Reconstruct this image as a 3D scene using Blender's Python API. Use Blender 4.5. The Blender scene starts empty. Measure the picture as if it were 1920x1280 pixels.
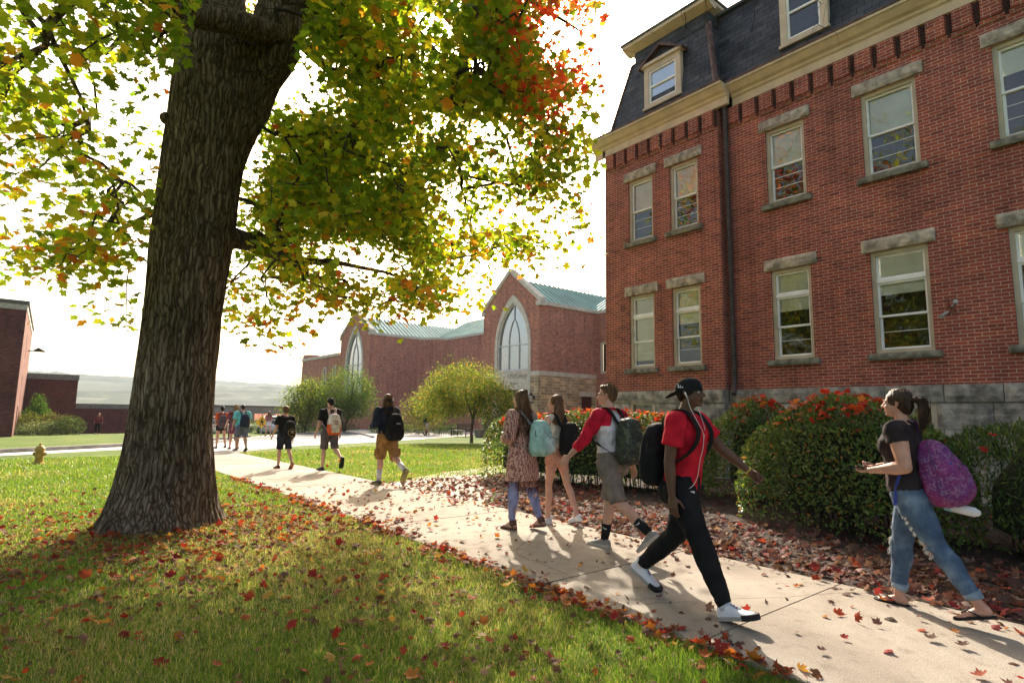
import bpy, math, random
import bmesh as _bm
import numpy as np
from mathutils import Vector as V, Matrix, noise

# ------------------------------------------------------------------ camera, world, sun, exposure
SC = bpy.context.scene
COL = SC.collection
F, PITCH, ROLL, YAW, EYE = 1075.04, math.radians(7.0725), math.radians(0.8951), math.radians(38.7753), 1.48
_fw = np.array([math.sin(YAW)*math.cos(PITCH), math.cos(YAW)*math.cos(PITCH), math.sin(PITCH)])
_r0 = np.array([math.cos(YAW), -math.sin(YAW), 0.0]); _u0 = np.cross(_r0, _fw)
CR = _r0*math.cos(ROLL) + _u0*math.sin(ROLL); CU = -_r0*math.sin(ROLL) + _u0*math.cos(ROLL); CW = _fw
CPOS = np.array([0, 0, EYE])
cam = bpy.data.cameras.new("camera"); camo = bpy.data.objects.new("camera", cam); COL.objects.link(camo)
cam.sensor_width = 36; cam.lens = F/1920*36; cam.clip_start = 0.05; cam.clip_end = 6000
camo.matrix_world = Matrix(((CR[0], CU[0], -CW[0], 0), (CR[1], CU[1], -CW[1], 0), (CR[2], CU[2], -CW[2], EYE), (0, 0, 0, 1)))
SC.camera = camo

SUN = V((0.480, 0.6945, 0.540)).normalized()
SUN_EL = math.asin(SUN.z); SUN_AZ = math.atan2(SUN.x, SUN.y)
wd = bpy.data.worlds.new("World"); SC.world = wd; wd.use_nodes = True
wn, wl = wd.node_tree.nodes, wd.node_tree.links
bg = wn['Background']; bg.inputs[1].default_value = 0.135
sky = wn.new('ShaderNodeTexSky'); sky.sky_type = 'NISHITA'; sky.sun_disc = False
sky.sun_elevation = SUN_EL; sky.sun_rotation = SUN_AZ
sky.altitude = 200; sky.air_density = 1.0; sky.dust_density = 7.0; sky.ozone_density = 0.2
# the sun's own disc and the bright haze round it, part of the sky
tc = wn.new('ShaderNodeTexCoord'); dt = wn.new('ShaderNodeVectorMath'); dt.operation = 'DOT_PRODUCT'
wl.new(tc.outputs['Generated'], dt.inputs[0]); dt.inputs[1].default_value = SUN
gt = wn.new('ShaderNodeMath'); gt.operation = 'GREATER_THAN'; gt.inputs[1].default_value = math.cos(math.radians(0.5))
wl.new(dt.outputs['Value'], gt.inputs[0])
ml = wn.new('ShaderNodeMath'); ml.operation = 'MULTIPLY'; ml.inputs[1].default_value = 600.0; wl.new(gt.outputs[0], ml.inputs[0])
pw = wn.new('ShaderNodeMath'); pw.operation = 'POWER'; pw.inputs[1].default_value = 500.0; wl.new(dt.outputs['Value'], pw.inputs[0])
ml2 = wn.new('ShaderNodeMath'); ml2.operation = 'MULTIPLY_ADD'; ml2.inputs[1].default_value = 6.0; wl.new(pw.outputs[0], ml2.inputs[0]); wl.new(ml.outputs[0], ml2.inputs[2])
cmb = wn.new('ShaderNodeMixRGB'); cmb.blend_type = 'ADD'; cmb.inputs[0].default_value = 1.0
wl.new(sky.outputs[0], cmb.inputs[1]); wl.new(ml2.outputs[0], cmb.inputs[2])
warm = wn.new('ShaderNodeMixRGB'); warm.blend_type = 'MULTIPLY'; warm.inputs[0].default_value = 1.0; warm.inputs[2].default_value = (1.06, .98, .87, 1)
wl.new(cmb.outputs[0], warm.inputs[1]); wl.new(warm.outputs[0], bg.inputs[0])
sl = bpy.data.lights.new("sun", 'SUN'); sl.energy = 3.9; sl.angle = math.radians(0.5); sl.color = (1.0, 0.90, 0.76)
so = bpy.data.objects.new("sun", sl); COL.objects.link(so); so.rotation_euler = SUN.to_track_quat('Z', 'Y').to_euler(); so.location = SUN*60
vs = SC.view_settings; vs.view_transform = 'Standard'; vs.look = 'None'; vs.exposure = 1.42; vs.gamma = 1; vs.use_curve_mapping = False
SC.render.engine = 'CYCLES'
SC.cycles.max_bounces = 8; SC.cycles.transparent_max_bounces = 12; SC.cycles.use_denoising = True
SC.cycles.sample_clamp_indirect = 6.0

# ------------------------------------------------------------------ pixel / ground helpers
def ray(x, y): return CR*(x-960) - CU*(y-640) + CW*F
def onX(x, y, X): d = ray(x, y); return CPOS + d*(X/d[0])
def onY(x, y, Y): d = ray(x, y); return CPOS + d*(Y/d[1])
def at(x, y, dep): return CPOS + ray(x, y)*(dep/F)
def proj(P):
    d = np.asarray(P, float) - CPOS; z = d @ CW
    return 960 + F*(d @ CR)/z, 640 - F*(d @ CU)/z, z
def sstep(a, b, t):
    t = np.clip((t-a)/(b-a), 0, 1); return t*t*(3-2*t)
def gz(x, y):
    x = np.asarray(x, float); y = np.asarray(y, float)
    z = -0.0105*np.clip(y-8, 0, 60)
    drop = sstep(50.5, 55, y - 0.25*np.clip(x, -40, 40))*(1-sstep(12, 22, x))
    return z*(1-drop) + drop*(-2.4)
def G(x, y):
    z = 0.0
    for _ in range(40):
        d = ray(x, y); P = CPOS + d*((z-EYE)/d[2]); z = 0.5*z + 0.5*float(-0.0105*max(0, P[1]-8))
    return V(P)

# ------------------------------------------------------------------ mesh helpers
class MB:
    def __init__(s): s.v = []; s.f = []; s.m = []
    def add(s, vs, fs, mi=0):
        o = len(s.v); s.v += [tuple(v) for v in vs]
        for f in fs: s.f.append(tuple(i+o for i in f)); s.m.append(mi)
        return s
    def box(s, x0, x1, y0, y1, z0, z1, mi=0):
        x0, x1 = min(x0, x1), max(x0, x1); y0, y1 = min(y0, y1), max(y0, y1); z0, z1 = min(z0, z1), max(z0, z1)
        return s.add([(x0,y0,z0),(x1,y0,z0),(x1,y1,z0),(x0,y1,z0),(x0,y0,z1),(x1,y0,z1),(x1,y1,z1),(x0,y1,z1)],
                     [(0,3,2,1),(4,5,6,7),(0,1,5,4),(1,2,6,5),(2,3,7,6),(3,0,4,7)], mi)
    def prism(s, poly, d, mi=0):
        """closed prism: polygon of 3-d points pushed along d"""
        n = len(poly); d = V(d); a = [V(p) for p in poly]
        nr = sum(((a[i]-a[0]).cross(a[i+1]-a[0]) for i in range(1, n-1)), V((0,0,0)))
        if nr.dot(d) > 0: a = a[::-1]
        b = [p+d for p in a]
        return s.add(a+b, [tuple(range(n)), tuple(range(2*n-1, n-1, -1))] + [(i, i+n, (i+1) % n+n, (i+1) % n) for i in range(n)], mi)
    def tube(s, pts, rads, n=12, ref=(1,0,0), rnd=True, mi=0):
        pts = [V(p) for p in pts]; K = len(pts); vs = []; fs = []
        rads = [(r, r) if not isinstance(r, (tuple, list)) else r for r in rads]
        tg = []
        for i in range(K):
            t = (pts[min(i+1, K-1)]-pts[max(i-1, 0)])
            tg.append(t.normalized() if t.length > 1e-9 else V((0,0,1)))
        rows = list(zip(pts, rads, tg))
        if rnd:
            def ext(p, r, t, sg): m = min(r); return [(p+t*sg*m*0.55, (r[0]*.83, r[1]*.83), t), (p+t*sg*m*0.88, (r[0]*.45, r[1]*.45), t)]
            e0 = ext(pts[0], rads[0], tg[0], -1); e1 = ext(pts[-1], rads[-1], tg[-1], 1)
            rows = e0[::-1] + rows + e1
        ref = V(ref); pa = None
        for p, r, t in rows:
            a = ref - t*ref.dot(t)
            if a.length < .15: a = (pa if pa is not None else V((0,1,0))); a = a - t*a.dot(t)
            if a.length < 1e-6: a = t.orthogonal()
            a.normalize(); pa = a; b = t.cross(a)
            for k in range(n):
                th = 2*math.pi*k/n; vs.append(p + a*(r[0]*math.cos(th)) + b*(r[1]*math.sin(th)))
        R = len(rows)
        for i in range(R-1):
            for k in range(n): fs.append((i*n+k, i*n+(k+1) % n, (i+1)*n+(k+1) % n, (i+1)*n+k))
        fs.append(tuple(range(n-1, -1, -1))); fs.append(tuple(range((R-1)*n, R*n)))
        return s.add(vs, fs, mi)
    def ell(s, c, r, M=None, n=14, m=9, mi=0, e1=1.0, e2=1.0):
        """(super)ellipsoid, optionally turned by 3x3 M"""
        c = V(c); vs = []; fs = []
        def pw(v, e): return math.copysign(abs(v)**e, v)
        for i in range(1, m):
            ph = -math.pi/2 + math.pi*i/m
            for k in range(n):
                th = 2*math.pi*k/n
                p = V((r[0]*pw(math.cos(ph), e1)*pw(math.cos(th), e2), r[1]*pw(math.cos(ph), e1)*pw(math.sin(th), e2), r[2]*pw(math.sin(ph), e1)))
                vs.append(c + (M @ p if M else p))
        lo = V((0,0,-r[2])); hi = V((0,0,r[2]))
        vs.append(c + (M @ lo if M else lo)); vs.append(c + (M @ hi if M else hi)); L = len(vs)
        for i in range(m-2):
            for k in range(n): fs.append((i*n+k, i*n+(k+1) % n, (i+1)*n+(k+1) % n, (i+1)*n+k))
        for k in range(n): fs.append((L-2, (k+1) % n, k)); fs.append((L-1, (m-2)*n+k, (m-2)*n+(k+1) % n))
        return s.add(vs, fs, mi)
    def build(s, name, mats, parent=None, off=None, smooth=False):
        return mk(name, s.v, s.f, mats, parent, off, s.m, smooth)

def link(o, parent=None):
    COL.objects.link(o); o.parent = parent; return o
def mk(name, vs, fs, mats, parent=None, off=None, mi=None, smooth=False):
    me = bpy.data.meshes.new(name)
    if off is None: off = parent_world(parent)
    if off is not None and (off[0] or off[1] or off[2]):
        a = np.asarray(vs, float).reshape(-1, 3) - np.asarray(off, float); vs = a.tolist()
    me.from_pydata(vs, [], fs)
    for m in (mats if isinstance(mats, (list, tuple)) else [mats]): me.materials.append(m)
    if mi is not None and any(mi): me.polygons.foreach_set('material_index', mi)
    if smooth: me.polygons.foreach_set('use_smooth', [True]*len(me.polygons))
    me.update()
    return link(bpy.data.objects.new(name, me), parent)
def parent_world(p):
    t = V((0,0,0))
    while p is not None: t = t + p.location; p = p.parent
    return t
def tag(o, label=None, cat=None, group=None, kind=None):
    if label: o['label'] = label
    if cat: o['category'] = cat
    if group: o['group'] = group
    if kind: o['kind'] = kind
    return o
def thing(name, loc, label, cat, group=None, rz=0.0):
    o = bpy.data.objects.new(name, None); o.location = loc; o.rotation_euler = (0, 0, rz); o.empty_display_size = .2
    COL.objects.link(o); return tag(o, label, cat, group)
def bulk(name, vs, nface, per, mats, parent=None, cols=None, off=(0,0,0), tri=None):
    """big mesh from numpy: vs (N,3); faces given as flat index array tri (M,per)"""
    me = bpy.data.meshes.new(name); vs = np.asarray(vs, np.float32) - np.asarray(off, np.float32)
    me.vertices.add(len(vs)); me.vertices.foreach_set('co', vs.ravel())
    tri = np.asarray(tri, np.int32); M = len(tri)
    me.loops.add(M*per); me.loops.foreach_set('vertex_index', tri.ravel())
    me.polygons.add(M); me.polygons.foreach_set('loop_start', np.arange(0, M*per, per, dtype=np.int32))
    me.update(calc_edges=True)
    if cols is not None:
        at_ = me.attributes.new('Col', 'FLOAT_COLOR', 'POINT'); c = np.ones((len(vs), 4), np.float32); c[:, :3] = cols
        at_.data.foreach_set('color', c.ravel())
    for m in (mats if isinstance(mats, (list, tuple)) else [mats]): me.materials.append(m)
    return link(bpy.data.objects.new(name, me), parent)
def remesh(mb, vox, sm=3, fac=.5):
    me = bpy.data.meshes.new('tmp'); me.from_pydata(mb.v, [], mb.f); o = bpy.data.objects.new('tmp', me); COL.objects.link(o)
    r = o.modifiers.new('r', 'REMESH'); r.mode = 'VOXEL'; r.voxel_size = vox; r.use_smooth_shade = True
    if sm: q = o.modifiers.new('s', 'SMOOTH'); q.factor = fac; q.iterations = sm
    dg = bpy.context.evaluated_depsgraph_get(); me2 = bpy.data.meshes.new_from_object(o.evaluated_get(dg))
    bpy.data.objects.remove(o); bpy.data.meshes.remove(me)
    n = len(me2.vertices); co = np.empty(n*3); me2.vertices.foreach_get('co', co); no = np.empty(n*3); me2.vertices.foreach_get('normal', no)
    fs = [tuple(p.vertices) for p in me2.polygons]; bpy.data.meshes.remove(me2)
    return co.reshape(-1, 3), no.reshape(-1, 3), fs
def wrinkle(co, no, amp, sc=(14, 14, 7), seed=0.0):
    if amp <= 0: return co
    d = np.fromiter((noise.noise((c[0]*sc[0]+seed, c[1]*sc[1]+seed*1.7, c[2]*sc[2]-c[0]*5)) + .5*noise.noise((c[0]*sc[0]*2.3-seed, c[1]*sc[1]*2.3, c[2]*sc[2]*2.6)) for c in co), float, len(co))
    return co + no*(amp*d)[:, None]

# ------------------------------------------------------------------ materials
MATS = {}
def nmat(name):
    m = bpy.data.materials.new(name); m.use_nodes = True; MATS[name] = m
    return m, m.node_tree.nodes, m.node_tree.links, m.node_tree.nodes['Principled BSDF']
def ramp(n, stops):
    r = n.new('ShaderNodeValToRGB'); e = r.color_ramp.elements
    while len(e) < len(stops): e.new(.5)
    for k, (p, c) in enumerate(stops): e[k].position = p; e[k].color = (*c, 1)
    return r
def mat(name, c, rough=.7, var=.18, scale=8, bump=0.0, bscale=None, spec=.3, c2=None, metal=0, sheen=0, detail=6, stretch=None, trans=0):
    if name in MATS: return MATS[name]
    m, n, l, b = nmat(name)
    t = n.new('ShaderNodeTexCoord'); src = t.outputs['Object']
    if stretch:
        mp = n.new('ShaderNodeMapping'); mp.inputs['Scale'].default_value = stretch; l.new(src, mp.inputs[0]); src = mp.outputs[0]
    z = n.new('ShaderNodeTexNoise'); z.inputs['Scale'].default_value = scale; z.inputs['Detail'].default_value = detail; l.new(src, z.inputs['Vector'])
    d = c2 or tuple(v*(1-2*var) for v in c); u = c if c2 else tuple(min(1, v*(1+var)) for v in c)
    r = ramp(n, [(.32, d), (.68, u)]); l.new(z.outputs['Fac'], r.inputs[0]); l.new(r.outputs[0], b.inputs['Base Color'])
    b.inputs['Roughness'].default_value = rough; b.inputs['Specular IOR Level'].default_value = spec; b.inputs['Metallic'].default_value = metal
    if sheen: b.inputs['Sheen Weight'].default_value = sheen
    if trans:
        b.inputs['Subsurface Weight'].default_value = trans; b.inputs['Subsurface Radius'].default_value = (.02, .008, .004)
    if bump:
        z2 = n.new('ShaderNodeTexNoise'); z2.inputs['Scale'].default_value = bscale or scale*4; z2.inputs['Detail'].default_value = 5; l.new(src, z2.inputs['Vector'])
        bp = n.new('ShaderNodeBump'); bp.inputs['Strength'].default_value = 1.0; bp.inputs['Distance'].default_value = bump; l.new(z2.outputs['Fac'], bp.inputs['Height']); l.new(bp.outputs[0], b.inputs['Normal'])
    return m
def masonry(name, axis, c1, c2, mort, bw=.213, bh=.0677, ms=.010, offs=.5, rough=.85, dist=.004, stain=.25, squash=1.0, sfreq=2):
    m, n, l, b = nmat(name)
    g = n.new('ShaderNodeNewGeometry'); sp = n.new('ShaderNodeSeparateXYZ'); l.new(g.outputs['Position'], sp.inputs[0])
    cb = n.new('ShaderNodeCombineXYZ'); l.new(sp.outputs['Y' if axis == 'X' else 'X'], cb.inputs[0]); l.new(sp.outputs['Z'], cb.inputs[1])
    k = n.new('ShaderNodeTexBrick'); k.offset = offs; k.squash = squash; k.squash_frequency = sfreq
    k.inputs['Scale'].default_value = 1; k.inputs['Brick Width'].default_value = bw; k.inputs['Row Height'].default_value = bh
    k.inputs['Mortar Size'].default_value = ms/2; k.inputs['Mortar Smooth'].default_value = .15; k.inputs['Bias'].default_value = 0
    k.inputs['Color1'].default_value = (*c1, 1); k.inputs['Color2'].default_value = (*c2, 1); k.inputs['Mortar'].default_value = (*mort, 1)
    l.new(cb.outputs[0], k.inputs['Vector'])
    z = n.new('ShaderNodeTexNoise'); z.inputs['Scale'].default_value = .9; z.inputs['Detail'].default_value = 8; l.new(g.outputs['Position'], z.inputs['Vector'])
    rr = ramp(n, [(.3, (1-stain,)*3), (.7, (1+stain*.3,)*3)]); l.new(z.outputs['Fac'], rr.inputs[0])
    z3 = n.new('ShaderNodeTexNoise'); z3.inputs['Scale'].default_value = 60; z3.inputs['Detail'].default_value = 3; l.new(g.outputs['Position'], z3.inputs['Vector'])
    r3 = ramp(n, [(.3, (.8,)*3), (.7, (1.1,)*3)]); l.new(z3.outputs['Fac'], r3.inputs[0])
    mx = n.new('ShaderNodeMixRGB'); mx.blend_type = 'MULTIPLY'; mx.inputs[0].default_value = 1; l.new(k.outputs['Color'], mx.inputs[1]); l.new(rr.outputs[0], mx.inputs[2])
    m2 = n.new('ShaderNodeMixRGB'); m2.blend_type = 'MULTIPLY'; m2.inputs[0].default_value = 1; l.new(mx.outputs[0], m2.inputs[1]); l.new(r3.outputs[0], m2.inputs[2])
    mp = n.new('ShaderNodeMapping'); mp.inputs['Scale'].default_value = (2.2, 2.2, .22); l.new(g.outputs['Position'], mp.inputs[0])
    z5 = n.new('ShaderNodeTexNoise'); z5.inputs['Scale'].default_value = 1.6; z5.inputs['Detail'].default_value = 7; l.new(mp.outputs[0], z5.inputs['Vector']); r5 = ramp(n, [(.30, (.80,.78,.77)), (.46, (1,1,1)), (.72, (1.14,1.11,1.07))]); l.new(z5.outputs['Fac'], r5.inputs[0])
    mp6 = n.new('ShaderNodeMapping'); mp6.inputs['Scale'].default_value = (1/bw, 1/bh, 1); l.new(cb.outputs[0], mp6.inputs[0]); w6 = n.new('ShaderNodeTexWhiteNoise'); w6.noise_dimensions = '2D'; fl6 = n.new('ShaderNodeVectorMath'); fl6.operation = 'FLOOR'; l.new(mp6.outputs[0], fl6.inputs[0]); l.new(fl6.outputs[0], w6.inputs['Vector'])
    r6 = ramp(n, [(.0, (.62,.62,.66)), (.10, (.86,.86,.88)), (.5, (1,1,1)), (.92, (1.12,1.08,1.0)), (1, (1.3,1.22,1.05))]); l.new(w6.outputs['Value'], r6.inputs[0])
    out_ = m2.outputs[0]
    for rx_ in (r5, r6):
        q = n.new('ShaderNodeMixRGB'); q.blend_type = 'MULTIPLY'; q.inputs[0].default_value = 1; l.new(out_, q.inputs[1]); l.new(rx_.outputs[0], q.inputs[2]); out_ = q.outputs[0]
    l.new(out_, b.inputs['Base Color']); b.inputs['Roughness'].default_value = rough; b.inputs['Specular IOR Level'].default_value = .25
    iv = n.new('ShaderNodeMath'); iv.operation = 'MULTIPLY_ADD'; iv.inputs[1].default_value = -1.0; l.new(k.outputs['Fac'], iv.inputs[0]); 
    sc_ = n.new('ShaderNodeMath'); sc_.operation = 'MULTIPLY'; sc_.inputs[1].default_value = .35; l.new(z3.outputs['Fac'], sc_.inputs[0]); l.new(sc_.outputs[0], iv.inputs[2])
    bp = n.new('ShaderNodeBump'); bp.inputs['Distance'].default_value = dist; l.new(iv.outputs[0], bp.inputs['Height']); l.new(bp.outputs[0], b.inputs['Normal'])
    return m
def leafmat(name, tr=.5, boost=(1.25, 1.2, .7), spec=.3, rough=.45):
    m, n, l, b = nmat(name)
    a = n.new('ShaderNodeAttribute'); a.attribute_name = 'Col'
    l.new(a.outputs['Color'], b.inputs['Base Color']); b.inputs['Roughness'].default_value = rough; b.inputs['Specular IOR Level'].default_value = spec
    t = n.new('ShaderNodeBsdfTranslucent'); mx = n.new('ShaderNodeMixRGB'); mx.blend_type = 'MULTIPLY'; mx.inputs[0].default_value = 1
    l.new(a.outputs['Color'], mx.inputs[1]); mx.inputs[2].default_value = (*boost, 1); l.new(mx.outputs[0], t.inputs[0])
    s = n.new('ShaderNodeMixShader'); s.inputs[0].default_value = tr; l.new(b.outputs[0], s.inputs[1]); l.new(t.outputs[0], s.inputs[2])
    l.new(s.outputs[0], n['Material Output'].inputs[0])
    return m
def glass(name, refl=(1,1,1), f0=.12, tint=(.9,.93,.92)):
    m, n, l, b = nmat(name); n.remove(b)
    gl = n.new('ShaderNodeBsdfGlossy'); gl.inputs['Roughness'].default_value = .015; gl.inputs[0].default_value = (*refl, 1)
    z = n.new('ShaderNodeTexNoise'); z.inputs['Scale'].default_value = 2.2; bp = n.new('ShaderNodeBump'); bp.inputs['Distance'].default_value = .012; bp.inputs['Strength'].default_value = .35
    tcx = n.new('ShaderNodeTexCoord'); l.new(tcx.outputs['Object'], z.inputs['Vector']); l.new(z.outputs['Fac'], bp.inputs['Height']); l.new(bp.outputs[0], gl.inputs['Normal'])
    tr = n.new('ShaderNodeBsdfTransparent'); tr.inputs[0].default_value = (*tint, 1)
    fr = n.new('ShaderNodeFresnel'); fr.inputs[0].default_value = 1.52
    ad = n.new('ShaderNodeMath'); ad.operation = 'ADD'; ad.inputs[1].default_value = f0; l.new(fr.outputs[0], ad.inputs[0]); ad.use_clamp = True
    mx = n.new('ShaderNodeMixShader'); l.new(ad.outputs[0], mx.inputs[0]); l.new(tr.outputs[0], mx.inputs[1]); l.new(gl.outputs[0], mx.inputs[2])
    l.new(mx.outputs[0], n['Material Output'].inputs[0]); return m

BRX = masonry('red_brick_long', 'X', (.385,.092,.060), (.27,.066,.047), (.57,.42,.33), ms=.0125, stain=.28)
BRY = masonry('red_brick_end', 'Y', (.385,.092,.060), (.27,.066,.047), (.57,.42,.33), ms=.0125, stain=.28)
HBX = masonry('hall_brick_long', 'X', (.42,.125,.08), (.29,.085,.055), (.70,.57,.48), ms=.016, stain=.12, bw=.26, bh=.088)
HBY = masonry('hall_brick_end', 'Y', (.42,.125,.08), (.29,.085,.055), (.70,.57,.48), ms=.016, stain=.12, bw=.26, bh=.088)
DBX = masonry('plum_brick_lit', 'X', (.20,.07,.055), (.14,.05,.04), (.26,.17,.14))  # lighter copy of the plum brick, the sunlit side put into the colour
DBY = masonry('plum_brick_shaded', 'Y', (.15,.045,.04), (.10,.03,.028), (.17,.10,.09))  # darker copy of the same brick, the shade of the front put into the colour
ASX = masonry('ashlar_long', 'X', (.62,.47,.29), (.36,.26,.15), (.70,.62,.50), bw=.62, bh=.21, ms=.03, dist=.012, squash=.6, offs=.37)
ASY = masonry('ashlar_end', 'Y', (.62,.47,.29), (.36,.26,.15), (.70,.62,.50), bw=.62, bh=.21, ms=.03, dist=.012, squash=.6, offs=.37)
SLATE = masonry('slate', 'X', (.092,.098,.112), (.045,.050,.060), (.012,.013,.016), bw=.30, bh=.155, ms=.014, dist=.01, rough=.6, stain=.5)
SLATEY = masonry('slate_end', 'Y', (.092,.098,.112), (.045,.050,.060), (.012,.013,.016), bw=.30, bh=.155, ms=.014, dist=.01, rough=.6, stain=.5)
STONE = mat('grey_sandstone', (.34,.315,.265), .9, .3, 5, .02, 22)
LINTEL = mat('buff_sandstone', (.46,.40,.32), .9, .28, 6, .015, 24)
SILL = mat('mossy_sandstone', (.23,.22,.17), .9, .3, 7, .012, 26)
LIME = mat('limestone', (.56,.52,.45), .85, .1, 4, .004, 40)
CREAM = mat('cream_paint', (.64,.51,.35), .55, .08, 3, .002, 30)
CREAMF = mat('cream_frame', (.52,.45,.33), .55, .08, 3)
WHITE = mat('white_paint', (.88,.88,.86), .5, .06, 3)
COPPER = mat('brown_copper', (.13,.075,.058), .5, .25, 6, metal=.4)
DARKM = mat('dark_metal', (.05,.045,.042), .5, .25, 6, metal=.3)
TEAL = mat('teal_metal', (.25,.41,.38), .6, .1, .7, spec=.25)
CONC = mat('grey_concrete', (.30,.30,.29), .9, .18, 1.5, .004, 30)
BLIND = mat('window_blind', (.66,.66,.58), .8, .05, 2)
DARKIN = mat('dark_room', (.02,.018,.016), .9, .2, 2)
GLASS = glass('window_glass', f0=.06)
HGLASS = glass('hall_glass', f0=.42, refl=(.88,.95,1.0))
BLACK = mat('black_paint', (.016,.016,.017), .45, .2, 8)
# ------------------------------------------------------------------ ground, sidewalk, road
RNG = np.random.default_rng(7); random.seed(7)
def ground_mat():
    m, n, l, b = nmat('lawn')
    g = n.new('ShaderNodeNewGeometry')
    z = n.new('ShaderNodeTexNoise'); z.inputs['Scale'].default_value = .35; z.inputs['Detail'].default_value = 9; l.new(g.outputs['Position'], z.inputs['Vector'])
    z2 = n.new('ShaderNodeTexNoise'); z2.inputs['Scale'].default_value = 14; z2.inputs['Detail'].default_value = 8; l.new(g.outputs['Position'], z2.inputs['Vector'])
    r1 = ramp(n, [(.35, (.075,.125,.022)), (.6, (.12,.17,.035)), (.75, (.16,.17,.06))]); l.new(z.outputs['Fac'], r1.inputs[0])
    r2 = ramp(n, [(.3, (.55,.55,.5)), (.7, (1.25,1.25,1.1))]); l.new(z2.outputs['Fac'], r2.inputs[0])
    mx = n.new('ShaderNodeMixRGB'); mx.blend_type = 'MULTIPLY'; mx.inputs[0].default_value = 1; l.new(r1.outputs[0], mx.inputs[1]); l.new(r2.outputs[0], mx.inputs[2])
    l.new(mx.outputs[0], b.inputs['Base Color']); b.inputs['Roughness'].default_value = .95; b.inputs['Specular IOR Level'].default_value = .1
    bp = n.new('ShaderNodeBump'); bp.inputs['Distance'].default_value = .03; l.new(z2.outputs['Fac'], bp.inputs['Height']); l.new(bp.outputs[0], b.inputs['Normal'])
    return m
LAWN = ground_mat()
ax = np.concatenate([np.linspace(-2500, -120, 16), np.arange(-110, 130, 2.0), np.linspace(140, 2500, 16)])
ay = np.concatenate([np.linspace(-400, -40, 8), np.arange(-30, 120, 2.0), np.linspace(130, 3500, 18)])
gx, gy = np.meshgrid(ax, ay); gzz = gz(gx, gy); nx, ny = len(ax), len(ay)
idx = np.arange(nx*ny).reshape(ny, nx)
tri = np.stack([idx[:-1, :-1], idx[:-1, 1:], idx[1:, 1:], idx[1:, :-1]], -1).reshape(-1, 4)
tag(bulk('ground', np.stack([gx, gy, gzz], -1).reshape(-1, 3), 0, 4, LAWN, tri=tri), kind='structure')

CONCRETE, n_, l_, b_ = nmat('sidewalk_concrete')
g_ = n_.new('ShaderNodeNewGeometry')
def _nz(sc, det, ro=.55, dist=0):
    q = n_.new('ShaderNodeTexNoise'); q.inputs['Scale'].default_value = sc; q.inputs['Detail'].default_value = det; q.inputs['Roughness'].default_value = ro; q.inputs['Distortion'].default_value = dist; l_.new(g_.outputs['Position'], q.inputs['Vector']); return q
def _mul(a, b2):
    q = n_.new('ShaderNodeMixRGB'); q.blend_type = 'MULTIPLY'; q.inputs[0].default_value = 1; l_.new(a, q.inputs[1]); l_.new(b2, q.inputs[2]); return q.outputs[0]
ra = ramp(n_, [(.30, (.235,.20,.162)), (.50, (.315,.275,.226)), (.70, (.385,.345,.29))]); l_.new(_nz(.75, 9, .6, .6).outputs['Fac'], ra.inputs[0])
rb_ = ramp(n_, [(.30, (.72,.70,.66)), (.45, (1,1,1)), (.75, (1.08,1.08,1.07))]); l_.new(_nz(6, 8, .7).outputs['Fac'], rb_.inputs[0])
rc_ = ramp(n_, [(.36, (.62,.60,.58)), (.47, (1,1,1)), (.62, (1.1,1.1,1.1))]); fn_ = _nz(150, 3); l_.new(fn_.outputs['Fac'], rc_.inputs[0])
vc = n_.new('ShaderNodeTexVoronoi'); vc.feature = 'DISTANCE_TO_EDGE'; vc.inputs['Scale'].default_value = .34; wq = n_.new('ShaderNodeMixRGB'); wq.inputs[0].default_value = .22; l_.new(g_.outputs['Position'], wq.inputs[1]); l_.new(_nz(1.7, 6).outputs['Color'], wq.inputs[2]); l_.new(wq.outputs[0], vc.inputs['Vector'])
rd_ = ramp(n_, [(.0, (.62,.59,.55)), (.0012, (.75,.72,.69)), (.0026, (1,1,1))]); l_.new(vc.outputs['Distance'], rd_.inputs[0])
l_.new(_mul(_mul(_mul(ra.outputs[0], rb_.outputs[0]), rc_.outputs[0]), rd_.outputs[0]), b_.inputs['Base Color']); b_.inputs['Roughness'].default_value = .92; b_.inputs['Specular IOR Level'].default_value = .2
bp_ = n_.new('ShaderNodeBump'); bp_.inputs['Distance'].default_value = .004; l_.new(fn_.outputs['Fac'], bp_.inputs['Height']); l_.new(bp_.outputs[0], b_.inputs['Normal'])
PATHC = mat('path_concrete', (.40,.345,.30), .9, .2, 1.6, .004, 60)
ROADC = mat('road_concrete', (.46,.44,.41), .9, .1, .4, .003, 40)
ASPH = mat('asphalt', (.17,.17,.175), .9, .15, .8, .004, 60)
MULCH = mat('mulch', (.045,.028,.020), .95, .4, 18, .03, 45)
KERBM = mat('kerb_concrete', (.34,.32,.29), .9, .2, 2, .004, 40)
SWL, SWR = 3.41, 5.62
sw = MB(); y = -7.0
while y < 23.4:
    L = 1.55; y1 = min(y+L-.016, 23.4); j = random.uniform(-.003, .003)
    a = [(SWL, y), (SWR, y), (SWR, y1), (SWL, y1)]
    top = [(px_, py_, float(gz(px_, py_))+.022+j) for px_, py_ in a]; bot = [(p[0], p[1], p[2]-.1) for p in top]
    sw.add(bot+top, [(4,5,6,7),(0,1,5,4),(1,2,6,5),(2,3,7,6),(3,0,4,7)]); y += L
tag(sw.build('sidewalk', CONCRETE), kind='structure')
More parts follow.
